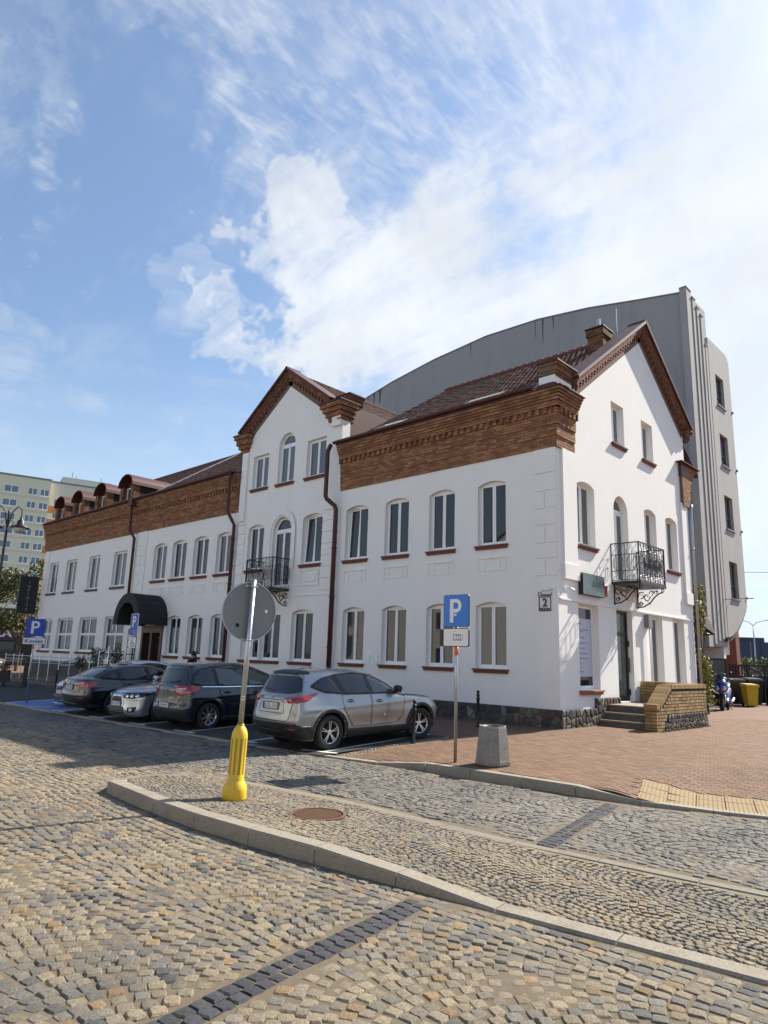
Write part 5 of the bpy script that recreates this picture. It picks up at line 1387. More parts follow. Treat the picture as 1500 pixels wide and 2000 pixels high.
half = [(ri*.99*cos(pi*i/n), zs+ri*1.05*sin(pi*i/n)) for i in range(n+1)]; b.prism(half, .3, .34, P); b.build('tympanum', M['seam'], cn)
for i in range(5):      # shingle courses
    for sgn in (1, -1):
        a = radians(20+i*16); b = MB(); q0 = FA(cx+sgn*(ro+.004)*cos(a), zs+(ro+.004)*1.06*sin(a), .01); q1 = FA(cx+sgn*(ro+.004)*cos(a), zs+(ro+.004)*1.06*sin(a), 1.5); b.bar(q0, q1, .03, .012); b.build('shingle_edge', M['canopy'], cn)
M['doorwood'] = mat('dark brown door wood', (.075, .028, .018), .45, .2, 5)
b = MB()
for a, c, e, f in ((-23.3, -23.12, 0, 2.9), (-21.43, -21.25, 0, 2.9), (-23.12, -21.43, 2.55, 2.9), (-22.36, -22.2, 0, 2.55)): b.pbox(FA, a, c, e, f, -.2, .06)
dr = b.build('door', M['doorwood'], house)
b = MB(); b.pbox(FA, -23.12, -21.43, 0, 2.55, -.2, -.17); b.build('pane', M['glass'], dr)
b = MB()
for z in (.5, .95, 1.4, 1.85, 2.3): b.pbox(FA, -23.12, -21.43, z, z+.03, -.168, -.14)
b.build('bar', M['iron'], dr)
nbd = thing('notice_board', 'black board of eight white plates beside the street entrance', 'notice board', (0, 0, 0))
b = MB(); b.pbox(FA, -24.75, -23.85, 1.05, 2.75, -.03, .03); b.build('board', M['black'], nbd)
for i in range(4):
    for j in range(2):
        b = MB(); b.pbox(FA, -24.66+j*.40, -24.33+j*.40, 1.15+i*.35, 1.44+i*.35, .031, .04); o = b.build('name_plate', M['signwhite'], nbd)
        b = MB(); b.pbox(FA, -24.6+j*.40, -24.4+j*.40, 1.28+i*.35, 1.30+i*.35, .0401, .042); b.build('print', M['postertext'], o)
b = MB(); b.prism([(-24.38+.1*cos(a*pi/5), 2.6+.08*sin(a*pi/5)) for a in range(10)], .031, .04, FA); b.build('emblem', M['signwhite'], nbd)
bn_ = thing('banner_sign', 'tall narrow black banner sign with vertical lettering at the far house corner', 'sign', (0, 0, 0))
b = MB(); b.box(-37.75, -37.62, -1.25, -.12, 3.75, 6.15); b.build('panel', M['black'], bn_)
M['silverprint'] = mat('grey violet lettering', (.32, .3, .36), .5)
for i, ch_ in enumerate('INFINITY'):
    text('letter', ch_, .19, Matrix(((0, 0, 1, -37.615), (1, 0, 0, -.68), (0, 1, 0, 5.75-i*.25), (0, 0, 0, 1))), M['silverprint'], bn_, .003)
b = MB(); b.box(-37.72, -37.64, -.14, .05, 5.6, 5.66); b.box(-37.72, -37.64, -.14, .05, 4.2, 4.26); b.build('bracket', M['iron'], bn_)
# ------------------------------------------------------------------ left side: railings, planters, lamp, person
def leaves(name, pts, size, cols, parent=None, r=random.Random(4), flat=.0, material=None):
    """leaf-shaped faces at the given points (x, y, z, scale)"""
    V, F, T = [], [], []
    for x, y, z, s in pts:
        u = Vector((r.gauss(0, 1), r.gauss(0, 1), r.gauss(0, 1))).normalized(); w = u.orthogonal().normalized(); a = r.uniform(0, 6.28)
        w = w*cos(a)+u.cross(w)*sin(a); w2 = u.cross(w)
        L = size*s*r.uniform(.7, 1.3); B = L*r.uniform(.38, .6); c = Vector((x, y, z)); n0 = len(V)
        V += [tuple(c), tuple(c+w*L*.45+w2*B*.5+u*L*.06), tuple(c+w*L), tuple(c+w*L*.45-w2*B*.5+u*L*.06)]
        F += [(n0, n0+1, n0+2), (n0, n0+2, n0+3)]; k = r.uniform(.7, 1.3); cc = r.choice(cols); T += [tuple(q*k for q in cc)]*4
    me = tris_mesh(name, V, F); set_tint(me, np.array(T)); return link(name, me, material or M['leaf'], parent)
rl = thing('ramp_railing', 'stainless steel railing with upright posts along the ramp by the house', 'railing', (0, 0, 0))
def rail_run(p0, p1, n, h, parent):
    p0, p1 = Vector(p0), Vector(p1)
    for i in range(n+1):
        c = p0+(p1-p0)*i/n; b = MB(); b.tube([c, c+Vector((0, 0, h+.12))], .024, 8); b.build('post', M['steel'], parent)
    for k, (z, r_) in enumerate(((h, .024), (h-.16, .014), (h-.32, .014), (h-.22, .010))):
        b = MB(); b.tube([p0+Vector((0, 0, z)), p1+Vector((0, 0, z))], r_, 6); b.build('rail', M['steel'], parent)
rail_run((-34.5, -2.5, -.08), (-24.2, -2.5, -.05), 8, 1.25, rl)
rail_run((-24.2, -2.5, -.05), (-21.4, -2.5, .55), 3, 1.15, rl)
rail_run((-24.0, -2.0, .5), (-20.8, -2.0, .5), 4, 1.1, rl)
for (y0, z0), (y1, z1) in (((-2.5, 1.15), (-3.6, .9)),):
    b = MB(); b.tube([(-24.2, -2.5, 1.2), (-25.0, -2.9, 1.05), (-25.25, -3.0, .95), (-25.2, -3.0, .82), (-24.6, -2.8, .86)], .024, 8); b.build('rail', M['steel'], rl)
ld = thing('ramp', 'grey block ramp and landing behind the railing, along the far wing', 'ramp', (0, 0, 0))
b = MB(); b.box(-24.0, -20.6, -2.05, -.06, -.15, .45); b.add([(-34.5, -2.05, -.1), (-24, -2.05, .45), (-24, -.06, .45), (-34.5, -.06, -.1), (-24, -2.05, -.15), (-24, -.06, -.15)], [(0, 1, 2, 3), (0, 4, 1), (3, 2, 5)])
b.build('ramp_body', mat('grey split block', (.12, .118, .115), .9, .3, 7, .4, 30), ld)
r = random.Random(31)
def bush(name, label, c, rad, n, size, cols, group=None, flowers=None):
    t = thing(name, label, 'plant', c, group)
    pts = []
    for i in range(n):
        v = Vector((r.gauss(0, 1), r.gauss(0, 1), r.gauss(0, 1))).normalized()*(r.random()**.4)
        pts.append((v.x*rad[0]+r.gauss(0, .04), v.y*rad[1], v.z*rad[2]+rad[2]*.8, 1))
    leaves('foliage', pts, size, cols, t, r)
    b = MB()
    for k in range(5):
        a = r.uniform(0, 6.28); b.tube([(0, 0, 0), (rad[0]*.3*cos(a), rad[1]*.3*sin(a), rad[2]*.8), (rad[0]*.7*cos(a), rad[1]*.7*sin(a), rad[2]*1.5)], [.012, .009, .004], 5)
    b.build('stem', M['bark'], t)
    if flowers:
        b = MB()
        for i in range(flowers[0]):
            p = r.choice(pts); s = flowers[1]; b.lathe([(s*.2, 0), (s, s*.4), (s*.5, s*.7)], 6, Matrix.Translation((p[0], p[1], p[2]+.02)))
        b.build('flower', flowers[2], t)
    return t
GR = [(.035, .055, .018), (.05, .075, .022), (.028, .042, .016)]
M['pinkfl'] = mat('pink petals', (.55, .18, .25), .7); M['whitefl'] = mat('white petals', (.7, .68, .66), .7)
bush('railing_plant', 'leafy dark plant trained along the sloping stair rail', (-24.4, -2.45, .75), (.55, .22, .32), 260, .12, GR, 'plants on the railing')
bush('railing_plant', 'leafy dark plant with pale flowers hanging over the upper railing', (-23.0, -2.3, .95), (.8, .25, .45), 420, .12, GR, 'plants on the railing', (14, .03, M['whitefl']))
bush('railing_plant', 'small leafy plant on the landing next to the street door', (-21.3, -2.2, .95), (.55, .25, .45), 300, .12, GR, 'plants on the railing', (6, .03, M['whitefl']))
# planters and slatted frame
pb = thing('planter_box', 'black planter box with a pale emblem, standing left of the Koniec sign', 'planter', (-26.4, -5.1, -.18), None, (0, 0, radians(-25)))
b = MB(); b.box(-.42, .42, -.2, .2, .22, .72); b.build('box', M['black'], pb)
b = MB(); b.box(-.04, .04, -.06, .06, 0, .22); b.box(-.3, .3, -.15, .15, 0, .03); b.build('stand', M['iron'], pb)
b = MB(); b.prism([(-.05, .5), (0, .42), (.05, .5), (0, .6)], .2, .206, PL((0, 0, 0), (1, 0, 0), (0, -1, 0))); b.build('emblem', M['signwhite'], pb)
bush('flower_tuft', 'pink and white flowers growing from the black planter box', (-26.4, -5.1, .52), (.45, .22, .25), 200, .09, GR, None, (26, .035, M['pinkfl']))
sl = thing('slatted_screen', 'black steel screen with horizontal slats on the dark pavement', 'screen', (-25.2, -4.6, -.16), None, (0, 0, radians(-25)))
for x in (-.45, .42): b = MB(); b.box(x-.06, x+.06, -.06, .06, 0, 1.05); b.build('post', M['iron'], sl)
for k in range(7): b = MB(); b.box(-.39, .36, -.02, .02, .12+k*.125, .18+k*.125); b.build('slat', M['silver'], sl)
bush('flower_tuft', 'white flowering plant on top of the black slatted screen', (-25.2, -4.6, .85), (.5, .2, .22), 200, .08, GR, None, (22, .035, M['whitefl']))

# street lamp with two hanging lanterns
lp = thing('street_lamp', 'old style black street lamp with two hanging bell lanterns', 'street lamp', (-17.0, -8.85, -.36))
b = MB(); b.lathe([(.14, 0), (.14, .5), (.10, .6), (.085, .9), (.06, 1.0), (.055, 3.0), (.045, 6.0), (.05, 6.05), (.03, 6.2), (.045, 6.75), (.01, 6.9)], 12); b.build('post', M['iron'], lp, True)
for s in (1, -1):
    ax = Vector((.55*s, .62*s, 0)); ax.normalize()
    b = MB(); q = [Vector((0, 0, 6.1))+ax*.0, Vector((0, 0, 6.75))+ax*.12, Vector((0, 0, 6.98))+ax*.3, Vector((0, 0, 6.86))+ax*.44, Vector((0, 0, 6.6))+ax*.46]; b.tube(q, .022, 8)
    b.tube([Vector((0, 0, 6.35))+ax*(.1+.1*cos(radians(a)))+Vector((0, 0, .12*sin(radians(a)))) for a in range(0, 360, 30)], .012, 5, closed=True); b.build('arm', M['iron'], lp)
    T = Matrix.Translation(Vector((0, 0, 6.02))+ax*.46)
    b = MB(); b.lathe([(.02, .6), (.05, .55), (.05, .48), (.12, .42), (.13, .30), (.30, .20), (.31, .17), (.24, .16)], 16, T); ln = b.build('lantern', M['iron'], lp, True)
    b = MB(); b.lathe([(.24, .165), (.22, .06), (.13, -.01), (.02, -.03)], 16, T); b.build('lamp_globe', mat('opal lamp glass', (.42, .44, .40), .15), ln, True)

# person behind the dark blue car
def person(loc, yaw):
    t = thing('person', 'person with dark tied-back hair in a black top behind the dark blue car', 'person', loc, None, (0, 0, yaw))
    J = {'pelvis': (0, 0, .95, .135), 'waist': (0, .0, 1.10, .125), 'chest': (0, .0, 1.30, .145), 'neckb': (0, .0, 1.46, .075), 'neck': (.01, .0, 1.53, .052), 'head': (.02, 0, 1.62, .088), 'crown': (.01, 0, 1.70, .085),
         'shl': (0, .19, 1.42, .062), 'ell': (.06, .30, 1.16, .042), 'wrl': (.26, .16, 1.08, .03), 'shr': (0, -.19, 1.42, .062), 'elr': (.06, -.30, 1.16, .042), 'wrr': (.26, -.16, 1.08, .03),
         'hal': (.33, .12, 1.08, .032), 'har': (.33, -.12, 1.08, .032), 'hpl': (0, .10, .90, .09), 'knl': (.02, .11, .50, .062), 'anl': (-.02, .11, .09, .042), 'tol': (.14, .12, .04, .04), 'hpr': (0, -.10, .90, .09), 'knr': (.02, -.11, .50, .062), 'anr': (-.02, -.11, .09, .042), 'tor': (.14, -.12, .04, .04)}
    E_ = [('pelvis', 'waist'), ('waist', 'chest'), ('chest', 'neckb'), ('neckb', 'neck'), ('neck', 'head'), ('head', 'crown'), ('neckb', 'shl'), ('shl', 'ell'), ('ell', 'wrl'), ('wrl', 'hal'), ('neckb', 'shr'), ('shr', 'elr'), ('elr', 'wrr'), ('wrr', 'har'), ('pelvis', 'hpl'), ('hpl', 'knl'), ('knl', 'anl'), ('anl', 'tol'), ('pelvis', 'hpr'), ('hpr', 'knr'), ('knr', 'anr'), ('anr', 'tor')]
    ks = list(J); me = bpy.data.meshes.new('body'); me.from_pydata([J[k][:3] for k in ks], [(ks.index(a), ks.index(c)) for a, c in E_], [])
    o = bpy.data.objects.new('body', me); COL.objects.link(o)
    md = o.modifiers.new('s', 'SKIN'); sd_ = o.modifiers.new('u', 'SUBSURF'); sd_.levels = 2; sd_.render_levels = 2
    for i, k in enumerate(ks): me.skin_vertices[0].data[i].radius = (J[k][3], J[k][3]); me.skin_vertices[0].data[i].use_root = (k == 'pelvis')
    bpy.context.view_layer.update(); m2 = bpy.data.meshes.new_from_object(o.evaluated_get(bpy.context.evaluated_depsgraph_get())); bpy.data.objects.remove(o)
    top = mat('black cotton top', (.012, .012, .014), .85); jeans = mat('dark trousers', (.02, .022, .03), .85); shoe = mat('dark shoes', (.015, .013, .012), .6)
    m2.materials.clear()
    for mm in (M['skin'], top, jeans, shoe): m2.materials.append(mm)
    for p in m2.polygons:
        c = p.center; p.material_index = 3 if c.z < .10 else 2 if c.z < .98 and abs(c.y) < .22 and c.x < .2 else 1 if c.z < 1.475 and c.x < .2 else 0
        p.use_smooth = True
    b_ = bpy.data.objects.new('body', m2); COL.objects.link(b_); b_.parent = t
    b = MB(); b.lathe([(.004, .118), (.06, .10), (.094, .04), (.098, -.02), (.085, -.06)], 18, Matrix.Translation((.0, 0, 1.665)) @ Matrix.Rotation(radians(-22), 4, 'Y')); b.lathe([(.01, .07), (.045, .05), (.05, 0), (.03, -.05)], 12, Matrix.Translation((-.10, 0, 1.66)))
    b.tube([(-.10, 0, 1.63), (-.13, 0, 1.55), (-.10, 0, 1.44)], [.045, .04, .015], 8); b.build('hair', M['hair'], t, True)
    b = MB(); b.tube([(.10, 0, 1.655), (.122, 0, 1.615), (.105, 0, 1.605)], [.008, .014, .008], 6); b.build('nose', M['skin'], t, True)
    for s in (1, -1):
        b = MB(); b.lathe([(.002, .008), (.011, .003), (.011, -.006)], 8, Matrix.Translation((.098, s*.032, 1.648)) @ Matrix.Rotation(radians(90), 4, 'Y')); b.build('eye', M['black'], t)
        b = MB(); b.lathe([(.003, .02), (.014, .022), (.020, .01), (.016, 0)], 8, Matrix.Translation((.01, s*.083, 1.63)) @ Matrix.Rotation(radians(-90*s), 4, 'X')); b.build('ear', M['skin'], t, True)
    b = MB(); b.tube([(.098, -.022, 1.578), (.104, 0, 1.576), (.098, .022, 1.578)], .006, 5); b.build('mouth', mat('lips', (.35, .12, .1), .5), t)
    for s in (1, -1):
        for k in range(4):
            b = MB(); y = s*(.12+.012*(k-1.5)); b.tube([(.33, y, 1.085), (.375, y*.97, 1.08), (.40-.006*abs(k-1.5), y*.95, 1.06), (.405, y*.94, 1.035)], [.0085, .008, .0075, .006], 6); b.build('finger', M['skin'], t, True)
        b = MB(); b.tube([(.31, s*.10, 1.09), (.335, s*.075, 1.10), (.36, s*.07, 1.09)], [.010, .009, .007], 6); b.build('thumb', M['skin'], t, True)
    return t
person((-15.5, -1.75, zpav(-15, -1.75)+.02), radians(200))
# ------------------------------------------------------------------ cars: smooth bodies from profile curves
def ip(tab):
    xs, ys = np.array([t[0] for t in tab], float), np.array([t[1] for t in tab], float)
    # smooth the polyline a little so that no facets show
    g_ = np.linspace(xs[0], xs[-1], 240); v = np.interp(g_, xs, ys); k = np.ones(9)/9
    v2 = np.convolve(np.pad(v, 4, mode='edge'), k, 'valid'); v2[:3] = v[:3]; v2[-3:] = v[-3:]
    return lambda x: np.interp(x, g_, v2)
def smax(a, b, k): h = np.clip(.5+.5*(a-b)/k, 0, 1); return b+(a-b)*h+k*h*(1-h)
def smin(a, b, k): return -smax(-a, -b, k)
def surface_nets(f, lo, hi, h):
    n = [int((b-a)/h)+2 for a, b in zip(lo, hi)]
    ax = [lo[i]+h*np.arange(n[i]) for i in range(3)]
    X, Y, Z = np.meshgrid(*ax, indexing='ij'); V = f(X, Y, Z); neg = V < 0
    m = [k-1 for k in n]; acc = np.zeros((*m, 3)); cnt = np.zeros(m)
    for a in range(3):
        o1, o2 = [q_ for q_ in range(3) if q_ != a]
        for i in (0, 1):
            for j in (0, 1):
                s0 = [slice(0, -1)]*3; s0[o1] = slice(i, n[o1]-1+i); s0[o2] = slice(j, n[o2]-1+j); s1 = list(s0); s0[a] = slice(0, -1); s1[a] = slice(1, None)
                v0, v1 = V[tuple(s0)], V[tuple(s1)]; cr = (v0 < 0) != (v1 < 0); t = np.where(cr, v0/np.where(cr, v0-v1, 1), 0)
                acc[..., a] += t*cr; acc[..., o1] += i*cr; acc[..., o2] += j*cr; cnt += cr
    on = cnt > 0; idx = -np.ones(m, int); idx[on] = np.arange(on.sum())
    P = np.argwhere(on)+acc[on]/cnt[on][:, None]; P = np.array(lo)+h*P
    F = []
    for a in range(3):
        o1, o2 = [(1, 2), (2, 0), (0, 1)][a]
        s0 = [slice(None)]*3; s1 = [slice(None)]*3; s0[a] = slice(0, -1); s1[a] = slice(1, None)
        A_, B_ = neg[tuple(s0)], neg[tuple(s1)]
        for c in np.argwhere(A_ != B_):
            if c[o1] == 0 or c[o2] == 0 or c[o1] >= m[o1] or c[o2] >= m[o2]: continue
            q_ = []
            for d1, d2 in ((-1, -1), (0, -1), (0, 0), (-1, 0)):
                e = c.copy(); e[o1] += d1; e[o2] += d2; q_.append(int(idx[tuple(e)]))
            F.append(tuple(q_) if A_[tuple(c)] else tuple(q_[::-1]))
    for _ in range(4):
        e = 1e-3; v = f(*P.T); g_ = np.stack([f(*(P+np.eye(3)[k]*e).T)-v for k in range(3)], 1)/e
        st = v[:, None]*g_/np.maximum((g_**2).sum(1), .15)[:, None]; L = np.linalg.norm(st, axis=1, keepdims=True)
        P = P-st*np.minimum(1, .5*h/np.maximum(L, 1e-9))
    return P, F
def make_field(S):
    belt, roof, plan, side, nose, tail, gh, ghx, under = (ip(S[k]) for k in ('belt', 'roof', 'plan', 'side', 'nose', 'tail', 'gh', 'ghx', 'under'))
    W_, wb, rw, Ra = S['W'], S['wb'], S['rw'], S['ra']
    e = .02
    def f(x, y, z):
        ay = np.abs(y); hw = plan(x)
        rr = np.minimum(np.hypot(x, z-rw), np.hypot(x-wb, z-rw))
        hw = hw+S.get('flare', .02)*np.exp(-((rr-Ra)/.10)**2)
        yn = np.minimum(ay/W_, 1.15)
        f1 = ay-hw*side(z)
        # a hollow along the doors between the wheels
        if S.get('scoop'): f1 = f1+S['scoop']*np.exp(-((z-.52)/.11)**2)*np.clip(np.minimum(x-.45, wb-.45-x)/.35, 0, 1)
        if S.get('crease'): f1 = f1-S['crease']*np.exp(-((z-S['cz']-.03*x)/.035)**2)*np.clip((x+.8)/.3, 0, 1)
        f2 = z-belt(x)-S.get('crown', .05)*(1-yn**2)
        f3 = under(x)-z
        f4 = x-(nose(z)-S['kn']*yn**2.6); f5 = (tail(z)+S['kt']*yn**2.8)-x
        low = smax(smax(smax(f1, f2, S.get('r1', .10)), f3, .05), smax(f4, f5, .05), .10)
        rz = roof(x); m_ = (roof(x+e)-roof(x-e))/(2*e)
        g1 = ay-gh(z)*ghx(x); g2 = (z-rz+S.get('rcrown', .05)*yn**2*1.6)/np.sqrt(1+m_*m_)
        g_ = np.maximum(np.maximum(smax(g1, g2, S.get('r2', .10)), .7-z), np.maximum(f4, f5)+.05)
        r_ = smin(low, g_, S.get('r3', .035))
        for xw in (0, wb): r_ = np.maximum(r_, -np.maximum(np.hypot(x-xw, z-rw)-Ra, (W_-.30)-ay))
        return r_
    return f
class Car:
    def __init__(s, name, label, S, paint, pos, yaw, slope=.035, group=None):
        s.S = S; s.root = thing(name, label, 'car', pos, group)
        s.root.rotation_mode = 'QUATERNION'
        q_ = Matrix.Rotation(yaw, 3, 'Z') @ Matrix.Rotation(-slope*sin(yaw), 3, 'Y'); s.root.rotation_quaternion = q_.to_quaternion()
        P, F = surface_nets(make_field(S), (-S['ro']-.12, -S['W']-.12, .08), (S['wb']+S['fo']+.12, S['W']+.12, S['H']+.12), S.get('h', .034))
        me = bpy.data.meshes.new('body'); me.from_pydata(P.tolist(), [], F)
        mi = []
        for p in me.polygons:
            c = p.center; w = min(hypot(c.x, c.z-S['rw']), hypot(c.x-S['wb'], c.z-S['rw']))
            mi.append(1 if w < S['ra']+.006 or c.z < .21 else 0)
        me.polygons.foreach_set('material_index', mi)
        s.paint = paint; s.body = link('body', me, [paint, M['black']], s.root, True)
        s.bvh = BVHTree.FromPolygons([Vector(p) for p in P.tolist()], F)
    def cast(s, view, u, v):
        if view[0] == 's': sg = 1 if view == 's+' else -1; o, d_ = Vector((u, sg*3, v)), Vector((0, -sg, 0))
        elif view == 'r': o, d_ = Vector((-5, u, v)), Vector((1, 0, 0))
        elif view == 'f': o, d_ = Vector((9, u, v)), Vector((-1, 0, 0))
        else: o, d_ = Vector((u, v, 5)), Vector((0, 0, -1))
        loc, n, i, _ = s.bvh.ray_cast(o, d_)
        if loc is None: loc, n, i, _ = s.bvh.find_nearest(o+d_*((3-s.S['W']) if view[0] == 's' else 3.6 if view == 't' else 4))
        if n.dot(d_) > 0: n = -n
        return loc, n
    def patch(s, name, view, poly, material, off=.006, parent=None, step=.045, deep=.008):
        off += .003
        bm = bmesh.new(); tr = tessellate_polygon([[Vector((u, v, 0)) for u, v in poly]])
        vs = [bm.verts.new((u, v, 0)) for u, v in poly]
        for t in tr:
            try: bm.faces.new([vs[i] for i in t])
            except ValueError: pass
        us, ws = [p[0] for p in poly], [p[1] for p in poly]
        for a, rng_ in ((0, us), (1, ws)):
            k = min(rng_)+step*.5
            while k < max(rng_):
                co = (k, 0, 0) if a == 0 else (0, k, 0); no = (1, 0, 0) if a == 0 else (0, 1, 0)
                bmesh.ops.bisect_plane(bm, geom=bm.verts[:]+bm.edges[:]+bm.faces[:], plane_co=co, plane_no=no); k += step
        bmesh.ops.triangulate(bm, faces=[f for f in bm.faces if len(f.verts) > 4])
        nn = {}
        for v in bm.verts:
            loc, n = s.cast(view, v.co.x, v.co.y); nn[v] = n; v.co = loc+n*off
        be = [e for e in bm.edges if e.is_boundary]
        bv = {v for e in be for v in e.verts}; low = {v: bm.verts.new(v.co-nn[v]*(off+deep)) for v in bv}
        nf = []
        for e in be:
            a, c = e.verts
            try: nf.append(bm.faces.new((a, c, low[c], low[a])))
            except ValueError: pass
        bmesh.ops.recalc_face_normals(bm, faces=bm.faces[:])
        me = bpy.data.meshes.new(name); bm.to_mesh(me)
        nfi = {f.index for f in nf}; bm.free()
        return link(name, me, material, parent or s.root, True)
    def line(s, name, view, pts, w, material, off=.003, parent=None, closed=False):
        """thin ribbon following the body"""
        b = MB(); P = []
        pts = list(pts)+([pts[0]] if closed else [])
        for (a, c), (e, f) in zip(pts, pts[1:]):
            n = max(1, int(hypot(e-a, f-c)/.06)); P += [(a+(e-a)*i/n, c+(f-c)*i/n) for i in range(n)]
        P.append(pts[-1]); V = []
        for i, (a, c) in enumerate(P):
            p0, p1 = P[max(0, i-1)], P[min(len(P)-1, i+1)]; t = Vector((p1[0]-p0[0], p1[1]-p0[1])).normalized(); nx, ny = -t.y*w/2, t.x*w/2
            for sg in (-1, 1):
                loc, n = s.cast(view, a+nx*sg, c+ny*sg); V.append(tuple(loc+n*off))
        me = tris_mesh(name, V, [(2*i, 2*i+2, 2*i+3, 2*i+1) for i in range(len(P)-1)]); return link(name, me, material, parent or s.root, True)
    def wheels(s, spokes, twin, rimr=.225, steer=0.0, col=None):
        S = s.S; R = S['rw']; tw = .225
        col = col or M['alloy']
        for xw in (0, S['wb']):
            for sg in (1, -1):
                base = Matrix.Translation((xw, sg*(S['W']-.015-tw/2), R)) @ (Matrix.Rotation(steer, 4, 'Z') if xw > 0 else Matrix.Identity(4)) @ Matrix.Rotation(-sg*pi/2, 4, 'X')
                b = MB(); r_ = rimr
                b.lathe([(r_-.02, -tw/2), (R-.03, -tw/2), (R-.004, -tw/2+.03), (R, -.05), (R, .05), (R-.004, tw/2-.03), (R-.025, tw/2-.004), (R-.06, tw/2), (r_+.005, tw/2-.006), (r_-.012, tw/2-.03)], 36, base, cap=False)
                wh = b.build('wheel', M['rubber'], s.root, True)
                b = MB(); b.lathe([(r_-.005, tw/2-.01), (r_-.002, tw/2-.018), (r_-.02, tw/2-.035), (r_-.035, -.02)], 36, base, cap=False)
                b.lathe([(.0, tw/2-.035), (.03, tw/2-.032), (.055, tw/2-.04), (.06, tw/2-.10)], 16, base, cap=False)
                for k in range(spokes):
                    for da in ((-.13, .13) if twin else (0,)):
                        a = 2*pi*k/spokes+.3
                        for w0, w1, r0, r1, z0, z1 in ((.020 if twin else .03, .016 if twin else .045, .03, r_-.012, tw/2-.038, tw/2-.020),):
                            a1 = a+da; p0 = Vector((cos(a+da*.55)*r0, sin(a+da*.55)*r0, z0)); p1 = Vector((cos(a1)*r1, sin(a1)*r1, z1)); t = (p1-p0).normalized(); q_ = Vector((-t.y, t.x, 0)).normalized()
                            v = [p+q_*w*e+Vector((0, 0, -dz)) for p, w in ((p0, w0), (p1, w1)) for dz in (0, .04) for e in (-.5, .5)]
                            b.add([base @ x for x in v], [(0, 1, 5, 4), (2, 6, 7, 3), (0, 4, 6, 2), (1, 3, 7, 5), (0, 2, 3, 1), (4, 5, 7, 6)])
                b.build('rim', col, wh)
                b = MB(); b.lathe([(.0, -.03), (r_-.03, -.03)], 24, base, cap=False); b.lathe([(.001, tw/2-.06), (.145, tw/2-.06)], 24, base, cap=False); b.build('brake_disc', M['seam'], wh)
    def arches(s, material, wid=.065):
        S = s.S
        for xw in (0, S['wb']):
            for v in ('s+', 's-'):
                z0 = S['rw']-.10; a0 = math.asin(max(-1, -.10/S['ra'])); n = 20
                an = [a0+(pi-2*a0)*i/n for i in range(n+1)]
                o = [(xw+(S['ra']+wid)*cos(a), S['rw']+(S['ra']+wid)*sin(a)) for a in an]; i_ = [(xw+(S['ra']+.004)*cos(a), S['rw']+(S['ra']+.004)*sin(a)) for a in an]
                s.patch('arch_trim', v, o+i_[::-1], material, .008, step=.05)
    def doors(s, polys, hand):
        for v in ('s+', 's-'):
            for p in polys:
                cx = sum(q_[0] for q_ in p)/len(p); cz = sum(q_[1] for q_ in p)/len(p)
                gap = s.patch('door', v, p, s.paint, .0045, deep=.001)
                s.line('door_gap', v, p, .016, M['seam'], .0035, gap, closed=True)
        for v, sg in (('s+', 1), ('s-', -1)):
            for x, z in hand:
                loc, n = s.cast(v, x, z); b = MB()
                b.tube([loc+Vector((-.10, sg*.004, 0)), loc+Vector((-.07, sg*.034, .004)), loc+Vector((.07, sg*.036, .002)), loc+Vector((.10, sg*.006, -.004))], [.012, .016, .016, .012], 8)
                b.build('door_handle', s.paint, s.root, True)
                s.patch('handle_cup', v, [(x+.085*cos(a*pi/6), z+.036*sin(a*pi/6)) for a in range(12)], M['seam'], .0055)
    def glasshouse(s, dlo, panes, trim, glassm):
        for v in ('s+', 's-'):
            s.patch('window_trim', v, dlo, trim, .012)
            for p, gm in zip(panes, glassm): s.patch('side_window', v, p, gm, .017)
    def plate(s, view, u, v, w, h, txt, M_=None, off=.014):
        loc, n = s.cast(view, u, v); sg = -1 if view == 'r' else 1
        F4 = Matrix(((0, 0, sg, loc.x+sg*off), (sg*1.0, 0, 0, u), (0, 1, 0, v), (0, 0, 0, 1)))
        p = plate('number_plate', F4, rrect(w, h, .012), -.02, 0, M['platewhite'], s.root)
        frame_ring('plate_frame', F4, rrect(w+.03, h+.03, .015), rrect(w-.004, h-.004, .01), -.02, .005, M['black'], p)
        P = MP(F4); b = MB(); b.prism([(-w/2+.004, -h/2+.006), (-w/2+.045, -h/2+.006), (-w/2+.045, h/2-.006), (-w/2+.004, h/2-.006)], .0005, .0015, P); b.build('plate_band', M['plateblue'], p)
        text('plate_text', txt, h*.62, F4 @ Matrix.Translation((.022, 0, .0012)), M['black'], p, .0006, wide=w*.78, bold=0.0)
        return F4
    def mirrors(s, x, z, material):
        for v, sg in (('s+', 1), ('s-', -1)):
            loc, n = s.cast(v, x, z); b = MB()
            T = Matrix.Translation((x-.02, loc.y+sg*.15, z+.07)) @ Matrix.Rotation(sg*radians(-8), 4, 'Z')
            pr = [(.0, -.075), (.055, -.06), (.085, -.02), (.09, .03), (.07, .07), (.0, .085)]
            b.lathe([(max(.002, r_), h_) for r_, h_ in [(.0, -.07), (.06, -.055), (.085, -.01), (.088, .03), (.07, .07), (.002, .085)]], 14, T @ Matrix.Diagonal((.75, 1.35, 1, 1)))
            b.tube([loc+Vector((.02, -sg*.02, -.02)), loc+Vector((.0, sg*.08, .03))], .03, 8); b.build('mirror', material, s.root, True)
def ell(cx, cy, a, c, n=20): return [(cx+a*cos(2*pi*i/n), cy+c*sin(2*pi*i/n)) for i in range(n)]
def mir(p): return [(-u, v) for u, v in p][::-1]

